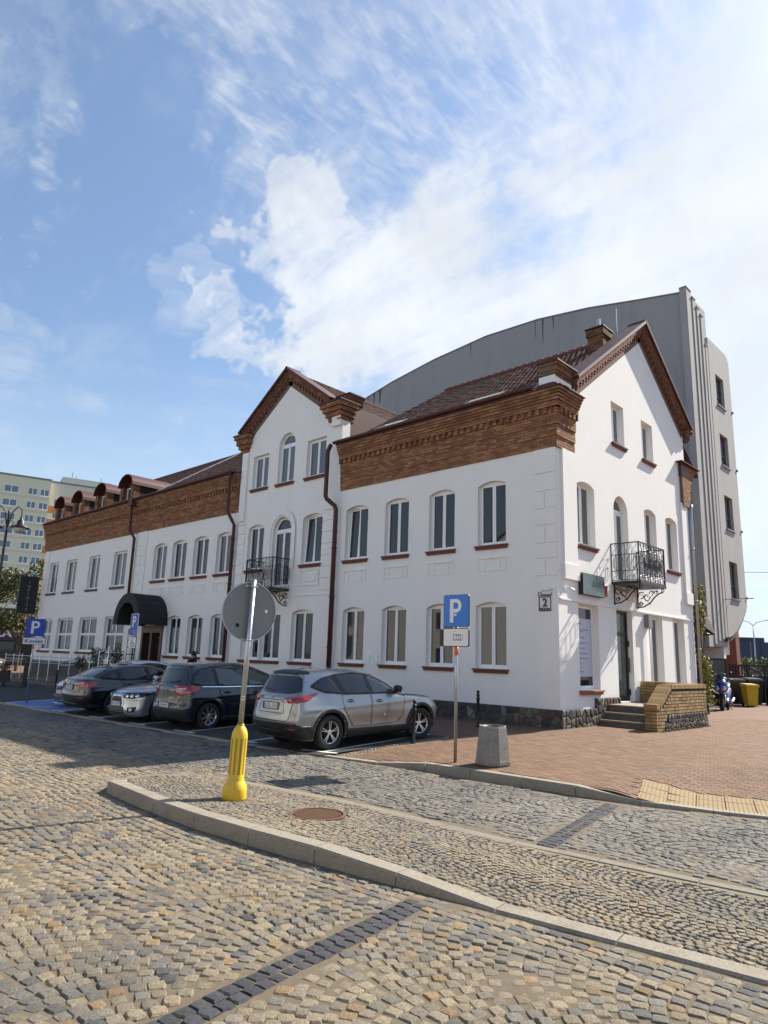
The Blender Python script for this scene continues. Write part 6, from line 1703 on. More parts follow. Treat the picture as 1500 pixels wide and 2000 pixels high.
# ---- silver crossover estate
P_SILV = carpaint('silver car paint', (.29, .295, .30), .65, .34)
P_BLUE = carpaint('dark blue car paint', (.009, .012, .022), .3, .3)
P_ICE = carpaint('pale silver car paint', (.40, .43, .47), .7, .30)
P_BLK = carpaint('black car paint', (.008, .008, .010), .1, .28)
P_WHT = carpaint('white car paint', (.62, .63, .64), .0, .35)
SUV = dict(W=.915, wb=2.70, rw=.355, ra=.405, ro=.96, fo=.92, H=1.69, kn=.34, kt=.17, flare=.022, scoop=.022, crease=.012, cz=.84, r1=.11, r2=.11, crown=.06,
    belt=[(-1.1, 1.06), (-.85, 1.10), (-.3, 1.12), (.5, 1.06), (1.5, 1.03), (2.2, 1.03), (2.6, 1.00), (3.0, .94), (3.35, .85), (3.55, .74), (3.75, .62)],
    roof=[(-1.1, .95), (-.92, 1.05), (-.80, 1.20), (-.70, 1.38), (-.62, 1.53), (-.55, 1.575), (-.3, 1.61), (.2, 1.65), (.6, 1.655), (1.0, 1.61), (1.35, 1.52), (1.75, 1.33), (2.1, 1.13), (2.5, .92), (2.9, .75)],
    plan=[(-1.1, .83), (-.7, .885), (0, .905), (1.3, .905), (2.7, .905), (3.1, .89), (3.4, .85), (3.75, .78)],
    side=[(.1, .88), (.22, .915), (.32, .955), (.5, .985), (.70, 1.0), (.88, .99), (1.0, .965), (1.12, .93), (1.3, .85)],
    nose=[(.1, 3.40), (.25, 3.50), (.42, 3.58), (.62, 3.60), (.75, 3.55), (.9, 3.40), (1.05, 3.1)],
    tail=[(.1, -.68), (.28, -.82), (.42, -.93), (.60, -.965), (.70, -.95), (.80, -.925), (.98, -.90), (1.08, -.875), (1.2, -.80), (1.35, -.72), (1.6, -.6)],
    gh=[(.7, .88), (1.0, .865), (1.15, .83), (1.35, .745), (1.52, .665), (1.65, .58), (1.8, .45)], ghx=[(-1.1, .86), (-.6, .93), (0, .985), (.8, 1.0), (1.6, .985), (2.5, .92)],
    under=[(-1.1, .34), (-.8, .25), (-.5, .20), (3.1, .20), (3.5, .24), (3.75, .30)])
suv = Car('parked_car', 'silver crossover estate car with plate LGL 251, parked nose-in nearest the brick pavement', SUV, P_SILV, (-2.42, -6.78, .035*-6.78+.002), radians(86.4), group='cars parked in the bays')
suv.wheels(5, True, .235, steer=radians(-14)); suv.arches(M['black'], .075)
dlo = [(2.28, 1.075), (1.2, 1.085), (.3, 1.115), (-.12, 1.155), (-.44, 1.28), (-.40, 1.33), (-.15, 1.45), (.25, 1.525), (.75, 1.545), (1.15, 1.50), (1.6, 1.34), (2.0, 1.17)]
pn = [[(2.02, 1.10), (1.22, 1.105), (1.12, 1.47), (1.25, 1.44), (1.6, 1.30), (1.95, 1.14)], [(1.12, 1.105), (.40, 1.13), (.22, 1.49), (.5, 1.515), (.78, 1.52), (1.02, 1.485)], [(.30, 1.135), (-.10, 1.17), (-.38, 1.285), (-.33, 1.33), (-.12, 1.425), (.10, 1.475)]]
suv.glasshouse(dlo, pn, M['black'], [M['cglass2'], M['cglass'], M['cglass']])
suv.doors([[(2.18, .96), (2.10, .55), (1.95, .44), (1.16, .42), (1.17, 1.08), (2.15, 1.065)], [(1.13, .42), (.62, .44), (.50, .60), (.36, .80), (.33, 1.10), (1.13, 1.078)]], [(1.38, .93), (.55, .97)])
for v in ('s+', 's-'):
    suv.patch('sill_trim', v, [(.46, .22), (2.25, .22), (2.27, .37), (.45, .40)], M['black'], .008)
    suv.patch('bumper_trim', v, [(-.98, .28), (-.36, .24), (-.42, .44), (-.55, .52), (-1.0, .55)], M['black'], .008)
    suv.patch('tail_light', v, [(-.86, 1.075), (-.60, 1.115), (-.26, 1.175), (-.34, 1.12), (-.56, 1.025), (-.86, .965)], M['lampred'], .012)
    suv.patch('head_light', v, [(3.6, .70), (3.2, .80), (2.98, .90), (3.05, .92), (3.3, .87), (3.6, .82)], M['lampclear'], .010)
suv.patch('bumper', 'r', [(-.86, .52), (-.80, .36), (-.62, .29), (.62, .29), (.80, .36), (.86, .52), (.55, .50), (.48, .42), (-.48, .42), (-.55, .50)], M['black'], .012)
suv.patch('bumper_trim', 'r', [(-.54, .50), (-.47, .43), (.47, .43), (.54, .50), (.84, .54), (.60, .575), (-.60, .575), (-.84, .54)], M['black'], .010)
rg = [(-.68, 1.175), (-.74, 1.21), (-.62, 1.45), (-.52, 1.495), (.52, 1.495), (.62, 1.45), (.74, 1.21), (.68, 1.175), (.4, 1.145), (-.4, 1.145)]
suv.patch('rear_window', 'r', rg, M['cglass'], .010)
suv.patch('spoiler', 't', [(-.36, -.58), (-.50, -.56), (-.575, -.4), (-.585, 0), (-.575, .4), (-.50, .56), (-.36, .58)], M['black'], .02)
for q_ in ([(.40, 1.05), (.52, 1.075), (.79, 1.085), (.79, .965), (.62, .985)],):
    suv.patch('tail_light', 'r', q_, M['lampred'], .012); suv.patch('tail_light', 'r', mir(q_), M['lampred'], .012)
suv.patch('lamp_inner', 'r', [(.60, 1.045), (.73, 1.055), (.74, 1.0), (.63, 1.005)], M['lampdark'], .016); suv.patch('lamp_inner', 'r', mir([(.60, 1.045), (.73, 1.055), (.74, 1.0), (.63, 1.005)]), M['lampdark'], .016)
for u in (-.68, .68): suv.patch('reflector', 'r', [(u-.09, .47), (u+.09, .47), (u+.07, .42), (u-.07, .42)], M['lampdark'], .016)
suv.line('tailgate_gap', 'r', [(-.70, 1.13), (-.66, .95), (-.62, .66), (-.55, .61), (.55, .61), (.62, .66), (.66, .95), (.70, 1.13)], .014, M['seam'])
suv.line('tailgate_crease', 'r', [(-.42, .90), (-.40, 1.02), (.40, 1.02), (.42, .90), (.46, .76), (-.46, .76), (-.42, .90)], .012, M['seam'], .002)
F4 = suv.plate('r', 0.0, .90, .52, .125, 'LGL 251')
loc, n = suv.cast('r', 0, 1.075); T4 = Matrix(((0, 0, -1, loc.x-.012), (-1, 0, 0, 0), (0, 1, 0, 1.075), (0, 0, 0, 1)))
b = MB(); P = MP(T4); b.tube([P(.062*cos(a*pi/12), .048*sin(a*pi/12), .0) for a in range(24)], .007, 6, closed=True); b.tube([P(-.058, .018, .002), P(-.02, .012, .003), P(0, -.018, .003), P(.02, .012, .003), P(.058, .018, .002)], .007, 6); b.build('badge', M['chrome'], suv.root)
text('lettering', 'mazda', .03, T4 @ Matrix.Translation((-.40, -.03, .002)), M['chrome'], suv.root, .002); text('lettering', 'CX-5', .032, T4 @ Matrix.Translation((.44, -.09, .004)), M['chrome'], suv.root, .002)
b = MB(); a0, _ = suv.cast('r', .05, 1.18); a1, _ = suv.cast('r', .52, 1.24); b.bar(a0+Vector((-.02, 0, 0)), a1+Vector((-.03, 0, 0)), .022, .016); b.build('wiper', M['black'], suv.root)
suv.mirrors(1.92, 1.10, M['black'])
b = MB(); l_, _ = suv.cast('t', -.30, 0); b.add([l_+Vector(p) for p in ((.16, -.035, -.005), (.16, .035, -.005), (-.06, .012, .075), (-.06, -.012, .075), (-.09, .025, -.012), (-.09, -.025, -.012))], [(0, 1, 2, 3), (3, 2, 4, 5), (1, 4, 2), (0, 3, 5)]); b.build('antenna', P_SILV, suv.root)
suv.patch('windscreen', 't', [(1.35, -.58), (2.12, -.70), (2.18, -.4), (2.22, 0), (2.18, .4), (2.12, .70), (1.35, .58), (1.28, .3), (1.26, 0), (1.28, -.3)], M['cglass2'], .010)
suv.line('bonnet_gap', 's-', [(2.25, 1.03), (2.7, .99), (3.1, .92)], .010, M['seam']); suv.line('bonnet_gap', 's+', [(2.25, 1.03), (2.7, .99), (3.1, .92)], .010, M['seam'])

# ---- dark blue compact people carrier
MPV = dict(W=.915, wb=2.728, rw=.325, ra=.375, ro=.80, fo=.94, H=1.69, kn=.40, kt=.22, flare=.02, crease=.014, cz=.80, r1=.13, r2=.13, crown=.07,
    belt=[(-1.0, 1.02), (-.7, 1.06), (-.2, 1.05), (.8, 1.0), (2.0, .98), (2.6, .96), (3.0, .90), (3.35, .80), (3.6, .68), (3.8, .58)],
    roof=[(-1.0, .90), (-.80, 1.02), (-.70, 1.2), (-.60, 1.42), (-.52, 1.55), (-.45, 1.59), (-.1, 1.63), (.5, 1.665), (1.0, 1.65), (1.45, 1.56), (1.9, 1.40), (2.4, 1.18), (2.9, .96), (3.3, .75)],
    plan=[(-1.0, .82), (-.6, .885), (0, .90), (1.3, .905), (2.7, .90), (3.1, .87), (3.45, .80), (3.8, .70)],
    side=[(.1, .89), (.2, .93), (.32, .965), (.5, .99), (.70, 1.0), (.88, .985), (1.0, .96), (1.12, .92), (1.3, .85)],
    nose=[(.1, 3.45), (.25, 3.58), (.45, 3.66), (.6, 3.65), (.75, 3.55), (.9, 3.35), (1.05, 3.0)],
    tail=[(.1, -.62), (.25, -.74), (.42, -.80), (.56, -.81), (.66, -.77), (.80, -.755), (1.0, -.745), (1.1, -.71), (1.25, -.65), (1.6, -.52)],
    gh=[(.7, .88), (.98, .865), (1.15, .83), (1.35, .755), (1.52, .675), (1.65, .58), (1.8, .45)], ghx=[(-1.0, .86), (-.5, .94), (0, .985), (.8, 1.0), (1.8, .975), (3.0, .88)],
    under=[(-1, .30), (-.7, .23), (-.5, .18), (3.2, .18), (3.6, .24), (3.8, .3)])
mpv = Car('parked_car', 'dark blue people carrier with chrome strip, parked nose-in behind the yellow sign foot', MPV, P_BLUE, (-7.05, -6.81, .035*-6.81+.002), radians(89.9), group='cars parked in the bays')
mpv.wheels(8, False, .225)
dlo = [(2.72, 1.02), (1.6, 1.02), (.5, 1.045), (-.30, 1.075), (-.52, 1.14), (-.44, 1.34), (-.30, 1.47), (.1, 1.545), (.7, 1.57), (1.2, 1.52), (1.7, 1.37), (2.25, 1.17)]
pn = [[(2.62, 1.04), (2.2, 1.04), (2.1, 1.19), (2.25, 1.14)], [(2.08, 1.04), (1.22, 1.05), (1.12, 1.49), (1.3, 1.46), (1.7, 1.32), (2.0, 1.2)], [(1.12, 1.05), (.30, 1.075), (.22, 1.50), (.7, 1.54), (1.03, 1.51)], [(.20, 1.08), (-.28, 1.10), (-.46, 1.15), (-.40, 1.32), (-.27, 1.43), (.12, 1.50)]]
mpv.glasshouse(dlo, pn, M['black'], [M['cglass2'], M['cglass2'], M['cglass2'], M['cglass']])
for v in ('s+', 's-'):
    mpv.line('chrome_strip', v, [(2.7, 1.005), (1.6, 1.005), (.5, 1.03), (-.30, 1.06)], .022, M['chrome'], .012)
    mpv.patch('tail_light', v, [(-.70, 1.075), (-.50, 1.085), (-.20, 1.065), (-.28, .99), (-.46, .92), (-.70, .875)], M['lampred'], .014)
    mpv.line('side_moulding', v, [(2.1, .56), (.55, .60)], .045, M['black'], .012)
    mpv.patch('head_light', v, [(3.6, .68), (3.2, .80), (2.9, .90), (3.0, .92), (3.3, .86), (3.6, .80)], M['lampclear'], .010)
    mpv.patch('sill_trim', v, [(.42, .19), (2.3, .19), (2.32, .27), (.42, .29)], M['black'], .006)
mpv.doors([[(2.30, .92), (2.22, .55), (2.05, .34), (1.17, .33), (1.18, 1.0), (2.3, .985)], [(1.14, .33), (.56, .36), (.46, .55), (.36, .72), (.25, 1.03), (1.14, 1.005)]], [(1.40, .86), (.52, .89)])
mpv.patch('rear_window', 'r', [(-.64, 1.12), (-.70, 1.17), (-.60, 1.42), (-.5, 1.50), (.5, 1.50), (.60, 1.42), (.70, 1.17), (.64, 1.12)], M['cglass'], .010)
mpv.patch('spoiler', 't', [(-.30, -.58), (-.42, -.55), (-.475, -.3), (-.485, 0), (-.475, .3), (-.42, .55), (-.30, .58)], P_BLUE, .022)
for q_ in ([(.40, 1.03), (.55, 1.075), (.76, 1.08), (.76, .87), (.58, .86), (.44, .92)],):
    mpv.patch('tail_light', 'r', q_, M['lampred'], .014); mpv.patch('tail_light', 'r', mir(q_), M['lampred'], .014)
q_ = [(.46, 1.01), (.74, 1.03), (.74, 1.0), (.46, .985)]
mpv.patch('lamp_stripe', 'r', q_, M['lampclear'], .018); mpv.patch('lamp_stripe', 'r', mir(q_), M['lampclear'], .018)
mpv.line('bumper_chrome', 'r', [(-.80, .53), (-.6, .525), (.6, .525), (.80, .53)], .028, M['chrome'], .010)
mpv.patch('bumper', 'r', [(-.84, .50), (-.80, .30), (-.6, .25), (.6, .25), (.80, .30), (.84, .50)], M['black'], .006)
mpv.line('tailgate_gap', 'r', [(-.64, 1.08), (-.62, .80), (-.55, .64), (.55, .64), (.62, .80), (.64, 1.08)], .014, M['seam'])
mpv.plate('r', 0, .60, .52, .115, 'BI 404AG')
loc, n = mpv.cast('r', 0, .95); T4 = Matrix(((0, 0, -1, loc.x-.012), (-1, 0, 0, 0), (0, 1, 0, .95), (0, 0, 0, 1))); P = MP(T4)
b = MB()
for dz in (0, -.05): b.tube([P(-.055, -.02+dz, .002), P(0, .03+dz, .006), P(.055, -.02+dz, .002)], .010, 6)
b.build('badge', M['chrome'], mpv.root); text('lettering', 'C4', .045, T4 @ Matrix.Translation((.42, -.14, .004)), M['chrome'], mpv.root, .002)
b = MB(); a0, _ = mpv.cast('r', .0, 1.15); a1, _ = mpv.cast('r', -.42, 1.20); b.bar(a0+Vector((-.02, 0, 0)), a1+Vector((-.03, 0, 0)), .03, .02); b.build('wiper', M['black'], mpv.root)
mpv.mirrors(2.25, 1.08, P_BLUE)

# ---- pale silver saloon, nose to the street
def saloon(H=1.49):
    return dict(W=.885, wb=2.635, rw=.315, ra=.36, ro=1.02, fo=.92, H=H, kn=.36, kt=.2, flare=.02, crease=.010, cz=.76, r1=.09, r2=.11, crown=.05,
    belt=[(-1.2, .92), (-.95, 1.02), (-.6, 1.04), (.3, .98), (1.5, .95), (2.1, .95), (2.6, .91), (3.0, .86), (3.3, .79), (3.5, .72), (3.7, .62)],
    roof=[(-1.2, .85), (-.85, 1.0), (-.4, 1.23), (-.1, 1.38), (.3, 1.465), (.7, 1.49), (1.05, 1.465), (1.4, 1.37), (1.8, 1.20), (2.2, 1.0), (2.6, .82), (3.0, .66)],
    plan=[(-1.2, .79), (-.8, .855), (0, .875), (1.3, .875), (2.6, .875), (3.0, .86), (3.35, .82), (3.7, .74)],
    side=[(.1, .91), (.2, .945), (.32, .975), (.5, .995), (.68, 1.0), (.82, .985), (.94, .955), (1.05, .91), (1.3, .8)],
    nose=[(.1, 3.46), (.2, 3.55), (.35, 3.56), (.5, 3.53), (.62, 3.52), (.74, 3.50), (.82, 3.38), (.95, 3.1)],
    tail=[(.1, -.84), (.25, -.97), (.45, -1.02), (.6, -1.03), (.75, -1.0), (.95, -.98), (1.05, -.93), (1.2, -.7)],
    gh=[(.7, .85), (.92, .83), (1.1, .77), (1.3, .67), (1.45, .57), (1.6, .45)], ghx=[(-1.2, .84), (-.5, .93), (.2, .99), (.8, 1.0), (1.6, .98), (2.6, .90)],
    under=[(-1.2, .28), (-.8, .20), (-.5, .17), (3.2, .17), (3.6, .17), (3.7, .18)])
SDLO = [(2.12, .985), (1.2, .99), (.2, 1.02), (-.32, 1.07), (-.36, 1.10), (-.05, 1.27), (.35, 1.37), (.75, 1.385), (1.1, 1.35), (1.5, 1.22)]
SPN = [[(1.98, 1.0), (1.0, 1.01), (.93, 1.355), (1.1, 1.33), (1.48, 1.20)], [(.92, 1.015), (.15, 1.04), (.10, 1.29), (.35, 1.345), (.75, 1.36), (.85, 1.35)], [(.07, 1.045), (-.28, 1.085), (.02, 1.25)]]
def front_end(c, txt, badge, grille='trap'):
    for q_ in ([(.30, .70), (.36, .745), (.62, .765), (.80, .80), (.86, .76), (.82, .68), (.60, .635), (.36, .64)],):
        for r_ in (q_, mir(q_)):
            l_ = c.patch('head_light', 'f', r_, M['black'], .010)
        for u, rr in ((.44, .045), (.58, .05), (.71, .045)):
            for sg in (1, -1): c.patch('lamp_lens', 'f', ell(sg*u, .70+.03*(u-.5), rr, rr*.85, 14), M['lampclear'], .018)
    g1 = [(-.25, .695), (.25, .695), (.29, .60), (.34, .47), (-.34, .47), (-.29, .60)]
    c.patch('grille', 'f', g1, M['black'], .008)
    c.line('grille_frame', 'f', g1, .022, M['chrome'], .014, closed=True)
    lo = [(-.36, .42), (.36, .42), (.42, .24), (-.42, .24)]; c.patch('lower_grille', 'f', lo, M['black'], .008)
    for z in (.36, .30): c.line('grille_bar', 'f', [(-.38, z), (.38, z)], .012, M['signgrey'], .014)
    fgl = [(.50, .40), (.74, .43), (.70, .29), (.52, .28)]
    for r_ in (fgl, mir(fgl)): c.patch('fog_light_recess', 'f', r_, M['black'], .008)
    for sg in (1, -1): c.patch('fog_light', 'f', ell(sg*.60, .345, .045, .04, 12), M['lampclear'], .016)
    c.plate('f', 0, .50, .52, .115, txt, off=.02)
    c.line('bumper_gap', 'f', [(-.84, .60), (-.36, .60)], .01, M['seam']); c.line('bumper_gap', 'f', [(.36, .60), (.84, .60)], .01, M['seam'])
    c.line('splitter', 'f', [(-.80, .20), (-.4, .20), (.4, .20), (.80, .20)], .03, P_ICE if badge == 'diamonds' else M['black'], .02)
    loc, n = c.cast('f', 0, .665); b = MB(); P = MP(Matrix(((0, 0, 1, loc.x+.02), (1, 0, 0, 0), (0, 1, 0, .665), (0, 0, 0, 1))))
    if badge == 'diamonds':
        for a in (90, 210, 330):
            d_ = Vector((cos(radians(a)), sin(radians(a)))); e_ = Vector((-d_.y, d_.x)); r_ = .055
            b.prism([tuple(d_*.004), tuple(d_*r_*.5+e_*r_*.3), tuple(d_*r_), tuple(d_*r_*.5-e_*r_*.3)], .0, .006, P)
    else: b.tube([P(.05*cos(a*pi/10), .05*sin(a*pi/10), .003) for a in range(20)], .008, 6, closed=True)
    b.build('badge', M['chrome'], c.root)
    for sg in (1, -1): c.line('bonnet_gap', 't', [(2.25, sg*.70), (2.8, sg*.66), (3.25, sg*.5), (3.38, sg*.28)], .012, M['seam'])
    c.line('bonnet_crease', 't', [(2.3, .30), (2.9, .27), (3.35, .2)], .010, M['signgrey'], .001); c.line('bonnet_crease', 't', [(2.3, -.30), (2.9, -.27), (3.35, -.2)], .010, M['signgrey'], .001)
    c.patch('windscreen', 't', [(1.30, -.52), (2.12, -.67), (2.19, -.4), (2.22, 0), (2.19, .4), (2.12, .67), (1.30, .52), (1.24, .3), (1.22, 0), (1.24, -.3)], M['cglass'], .010)
    for sg in (1, -1): c.line('wiper', 't', [(2.16, sg*.10), (2.02, sg*.25), (1.98, sg*.5)] if sg > 0 else [(2.16, .0), (2.06, -.2), (1.98, -.5)], .02, M['seam'], .02)
def saloon_sides(c):
    c.glasshouse(SDLO, SPN, M['black'], [M['cglass'], M['cglass'], M['cglass']])
    c.doors([[(2.08, .88), (2.0, .5), (1.85, .27), (.98, .25), (.97, .985), (2.05, .965)], [(.94, .25), (.5, .27), (.43, .45), (.36, .62), (.10, 1.0), (.94, .985)]], [(1.2, .84), (.35, .87)])
    for v in ('s+', 's-'): c.patch('tail_light', v, [(-1.05, .95), (-.75, .97), (-.5, .92), (-.6, .82), (-1.05, .74)], M['lampred'], .012)
    c.patch('rear_window', 't', [(.02, -.50), (-.50, -.62), (-.56, 0), (-.50, .62), (.02, .50), (.06, 0)], M['cglass'], .010)
sal = Car('parked_car', 'pale silver saloon parked with its nose and number plate to the street', saloon(), P_ICE, (-9.42, -4.26, .035*-4.26+.002), radians(-88), group='cars parked in the bays')
sal.wheels(10, False, .215); saloon_sides(sal); front_end(sal, 'BI 4297', 'diamonds'); sal.mirrors(1.85, 1.0, P_ICE)
for v in ('s+', 's-'): sal.patch('head_light', v, [(3.5, .66), (3.2, .70), (3.0, .77), (3.08, .80), (3.3, .79), (3.5, .76)], M['black'], .010)

# ---- white hatchback, hardly seen
hat = Car('parked_car', 'white hatchback mostly hidden behind the black saloon, its headlight by the blue bay', saloon(), P_WHT, (-14.55, -3.75, .035*-3.75+.002), radians(-88), group='cars parked in the bays')
hat.wheels(10, False, .215); saloon_sides(hat); front_end(hat, 'BI 518CE', 'ring'); hat.mirrors(1.85, 1.0, P_WHT)

# ---- long black saloon seen from behind
BIG = dict(W=.93, wb=2.968, rw=.335, ra=.385, ro=1.07, fo=.87, H=1.47, kn=.35, kt=.22, flare=.015, crease=.012, cz=.72, r1=.09, r2=.11, crown=.045,
    belt=[(-1.3, .95), (-1.05, 1.03), (-.7, 1.05), (.2, .985), (1.5, .95), (2.3, .95), (2.9, .90), (3.4, .82), (3.7, .73), (3.95, .62)],
    roof=[(-1.3, .85), (-.9, 1.0), (-.5, 1.2), (-.15, 1.36), (.3, 1.445), (.8, 1.465), (1.2, 1.43), (1.6, 1.32), (2.0, 1.14), (2.4, .95), (2.8, .8), (3.2, .66)],
    plan=[(-1.3, .83), (-.8, .90), (0, .92), (1.5, .92), (2.9, .915), (3.4, .88), (3.7, .82), (3.95, .74)],
    side=saloon()['side'], nose=[(.1, 3.7), (.25, 3.80), (.5, 3.84), (.65, 3.82), (.75, 3.78), (.85, 3.6), (1.0, 3.3)],
    tail=[(.1, -.88), (.25, -1.0), (.42, -1.08), (.6, -1.09), (.72, -1.06), (.95, -1.04), (1.06, -1.0), (1.2, -.75)],
    gh=[(.7, .90), (.92, .875), (1.1, .81), (1.3, .69), (1.45, .58), (1.6, .45)], ghx=[(-1.3, .84), (-.5, .93), (.3, .99), (.9, 1.0), (1.8, .98), (2.8, .90)],
    under=[(-1.3, .30), (-.9, .22), (-.5, .17), (3.3, .17), (3.7, .2), (3.95, .24)])
BDLO = [(2.3, .98), (1.3, .985), (.2, 1.01), (-.42, 1.06), (-.50, 1.10), (-.1, 1.27), (.35, 1.355), (.85, 1.37), (1.25, 1.33), (1.7, 1.20)]
BPN = [[(2.15, .995), (1.13, 1.0), (1.06, 1.34), (1.25, 1.31), (1.68, 1.18)], [(1.04, 1.005), (.18, 1.03), (.12, 1.28), (.4, 1.33), (.85, 1.35), (.97, 1.34)], [(.09, 1.035), (-.38, 1.075), (0.02, 1.25)]]
def big_saloon(label, paint, pos, yaw, txt, group, slope=.035):
    c = Car('parked_car', label, BIG, paint, pos, yaw, slope, group); c.wheels(10, False, .23)
    c.glasshouse(BDLO, BPN, M['black'], [M['cglass']]*3)
    c.doors([[(2.28, .88), (2.2, .5), (2.05, .28), (1.13, .26), (1.12, .98), (2.25, .965)], [(1.09, .26), (.55, .28), (.46, .48), (.38, .66), (.14, 1.0), (1.09, .98)]], [(1.36, .84), (.42, .87)])
    for v in ('s+', 's-'):
        c.patch('tail_light', v, [(-.95, .985), (-.85, .985), (-.50, .955), (-.58, .88), (-.75, .82), (-.95, .80)], M['lampred'], .012); c.line('chrome_strip', v, [(2.25, .972), (1.3, .976), (.2, 1.0), (-.40, 1.05)], .014, M['black'], .012)
    q_ = [(.38, .89), (.42, .955), (.80, .98), (.80, .81), (.62, .80), (.46, .84)]
    for r_ in (q_, mir(q_)): c.patch('tail_light', 'r', r_, M['lampred'], .012)
    for r_ in ([(.42, .875), (.78, .90), (.78, .87), (.46, .85)],):
        for e_ in (r_, mir(r_)): c.patch('lamp_stripe', 'r', e_, M['lampdark'], .016)
    c.plate('r', 0, .815, .52, .115, txt)
    c.line('boot_gap', 'r', [(-.70, 1.02), (-.66, .78), (-.58, .70), (.58, .70), (.66, .78), (.70, 1.02)], .012, M['seam'])
    for sg in (1, -1): c.patch('reflector', 'r', [(sg*.55, .52), (sg*.80, .53), (sg*.80, .50), (sg*.55, .49)], M['lampdark'], .012)
    c.patch('bumper_trim', 'r', [(-.5, .36), (.5, .36), (.56, .25), (-.56, .25)], M['black'], .008)
    c.patch('rear_window', 't', [(.02, -.52), (-.60, -.66), (-.68, 0), (-.60, .66), (.02, .52), (.06, 0)], M['cglass'], .010)
    loc, n = c.cast('r', 0, .945); b = MB(); P = MP(Matrix(((0, 0, -1, loc.x-.01), (-1, 0, 0, 0), (0, 1, 0, .945), (0, 0, 0, 1))))
    b.prism([(.04*cos(a*pi/8), .04*sin(a*pi/8)) for a in range(16)], 0, .006, P); b.build('badge', M['chrome'], c.root)
    l_, _ = c.cast('t', .10, 0); b = MB(); b.add([l_+Vector(p) for p in ((.12, -.03, -.004), (.12, .03, -.004), (-.06, .01, .06), (-.06, -.01, .06), (-.08, .02, -.01), (-.08, -.02, -.01))], [(0, 1, 2, 3), (3, 2, 4, 5), (1, 4, 2), (0, 3, 5)]); b.build('antenna', paint, c.root)
    c.mirrors(2.0, 1.0, paint); return c
bmw = big_saloon('black saloon seen from behind, parked between the pale silver saloon and the blue bay', P_BLK, (-11.95, -6.95, .035*-6.95+.002), radians(89), 'BI 9D9ER', 'cars parked in the bays')
# ------------------------------------------------------------------ grey hall behind the house
hall = thing('grey_hall', 'tall plain grey hall with an arched top and stepped ribs, behind the white house', 'building', (0, 0, 0))
HX = -1.6; HY = 16.4
HP = PL((0, HY, 0), (1, 0, 0), (0, -1, 0))
top = [(-1.6, 20.5), (-4.0, 20.92), (-6.94, 21.47), (-10.2, 21.87), (-13.96, 21.98), (-18.2, 21.62), (-22.0, 21.05), (-24.5, 20.5), (-29, 19.2), (-34, 17.2)]
# keep the arch smooth
b = MB(); b.prism([(-34, 0), (-5.0, 0), (-5.0, 2.75), (HX, 2.75)]+top, -2.6, 0, HP)
M['hallwall'] = mat('grey weathered render', (.35, .342, .335), .93, .10, .35, .15, 35, dirt=.22, dirtcol=(.2, .195, .19), dscale=.35, streak=.22)
b.build('wall', M['hallwall'], hall)
b = MB()
for (x0, z0), (x1, z1) in zip(top, top[1:]): b.bar(HP(x0, z0+.03, .0), HP(x1, z1+.03, .0), .08, .07)
b.build('coping', M['signgrey'], hall)
M['streak'] = mat('dark water stain', (.12, .12, .12), .95, .3, 3)
r = random.Random(12)
for x, w, l in ((-23.9, .16, 1.5), (-23.3, .3, 1.1), (-9.9, .12, 1.7), (-9.2, .1, 1.0), (-24.5, .10, 1.9), (-15.2, .08, .9), (-10.4, .06, 1.2)):
    zt = lerp_path([(a, c) for a, c in top[::-1]], x)-.02
    b = MB(); b.prism([(x-w/2, zt), (x+w/2, zt), (x+w*.28, zt-l*.6), (x+w*.06, zt-l), (x-w*.2, zt-l*.75)], .001, .006, HP); b.build('stain', M['streak'], hall)
SIDE = PL((HX, 0, 0), (0, 1, 0), (1, 0, 0))
M['hallrib'] = mat('pale grey rib render', (.39, .38, .36), .92, .07, .6, .12, 40, dirt=.25, dirtcol=(.2, .19, .18), dscale=.6, streak=.2)
for y0, y1, zt, zb, d in ((16.25, 16.95, 20.72, 2.7, .05), (16.95, 17.4, 20.42, 2.85, .09), (17.4, 17.8, 20.05, 3.0, .13), (17.8, 18.15, 19.75, 3.1, .17), (18.15, 18.5, 18.2, 3.2, .19)):
    b = MB(); b.pbox(SIDE, y0, y1-.05, zb, zt, -.3, d); b.pbox(SIDE, y1-.05, y1, zb, zt-.1, -.3, d-.06); b.build('rib', M['hallrib'], hall)
    b = MB(); b.pbox(SIDE, y0-.03, y1-.04, zt, zt+.06, -.3, d+.03); b.build('rib_cap', M['signgrey'], hall)
# rounded bay with four windows, cut away below
wins = [(19.35, 20.6, 15.30, 17.0), (19.35, 20.6, 12.0, 13.7), (19.35, 20.6, 8.65, 10.40), (19.35, 20.6, 5.15, 7.0)]
bayo = [(18.5, 3.2)]+[(18.5+3.25*t, 3.2+1.7*t**1.7) for t in (.2, .4, .6, .8, 1.0)]+[(21.75, 18.2)]+[(21.75-.55+.55*cos(radians(a)), 18.2+.55*sin(radians(a))) for a in (15, 35, 55, 75, 90)]+[(18.5, 18.75)]
wall('wall', SIDE, bayo, [[(a, c), (b_, c), (b_, e), (a, e)] for a, b_, c, e in wins], M['hallrib'], hall, d=.20, depth=.3, thick=1.9)
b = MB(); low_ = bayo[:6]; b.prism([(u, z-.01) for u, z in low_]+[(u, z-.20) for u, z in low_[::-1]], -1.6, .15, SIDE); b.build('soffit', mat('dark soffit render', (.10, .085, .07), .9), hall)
M['hallglass'] = mat('hall window glass', (.16, .18, .19), .06, spec=.8)
M['darkframe'] = mat('dark grey window frame', (.035, .035, .037), .5)
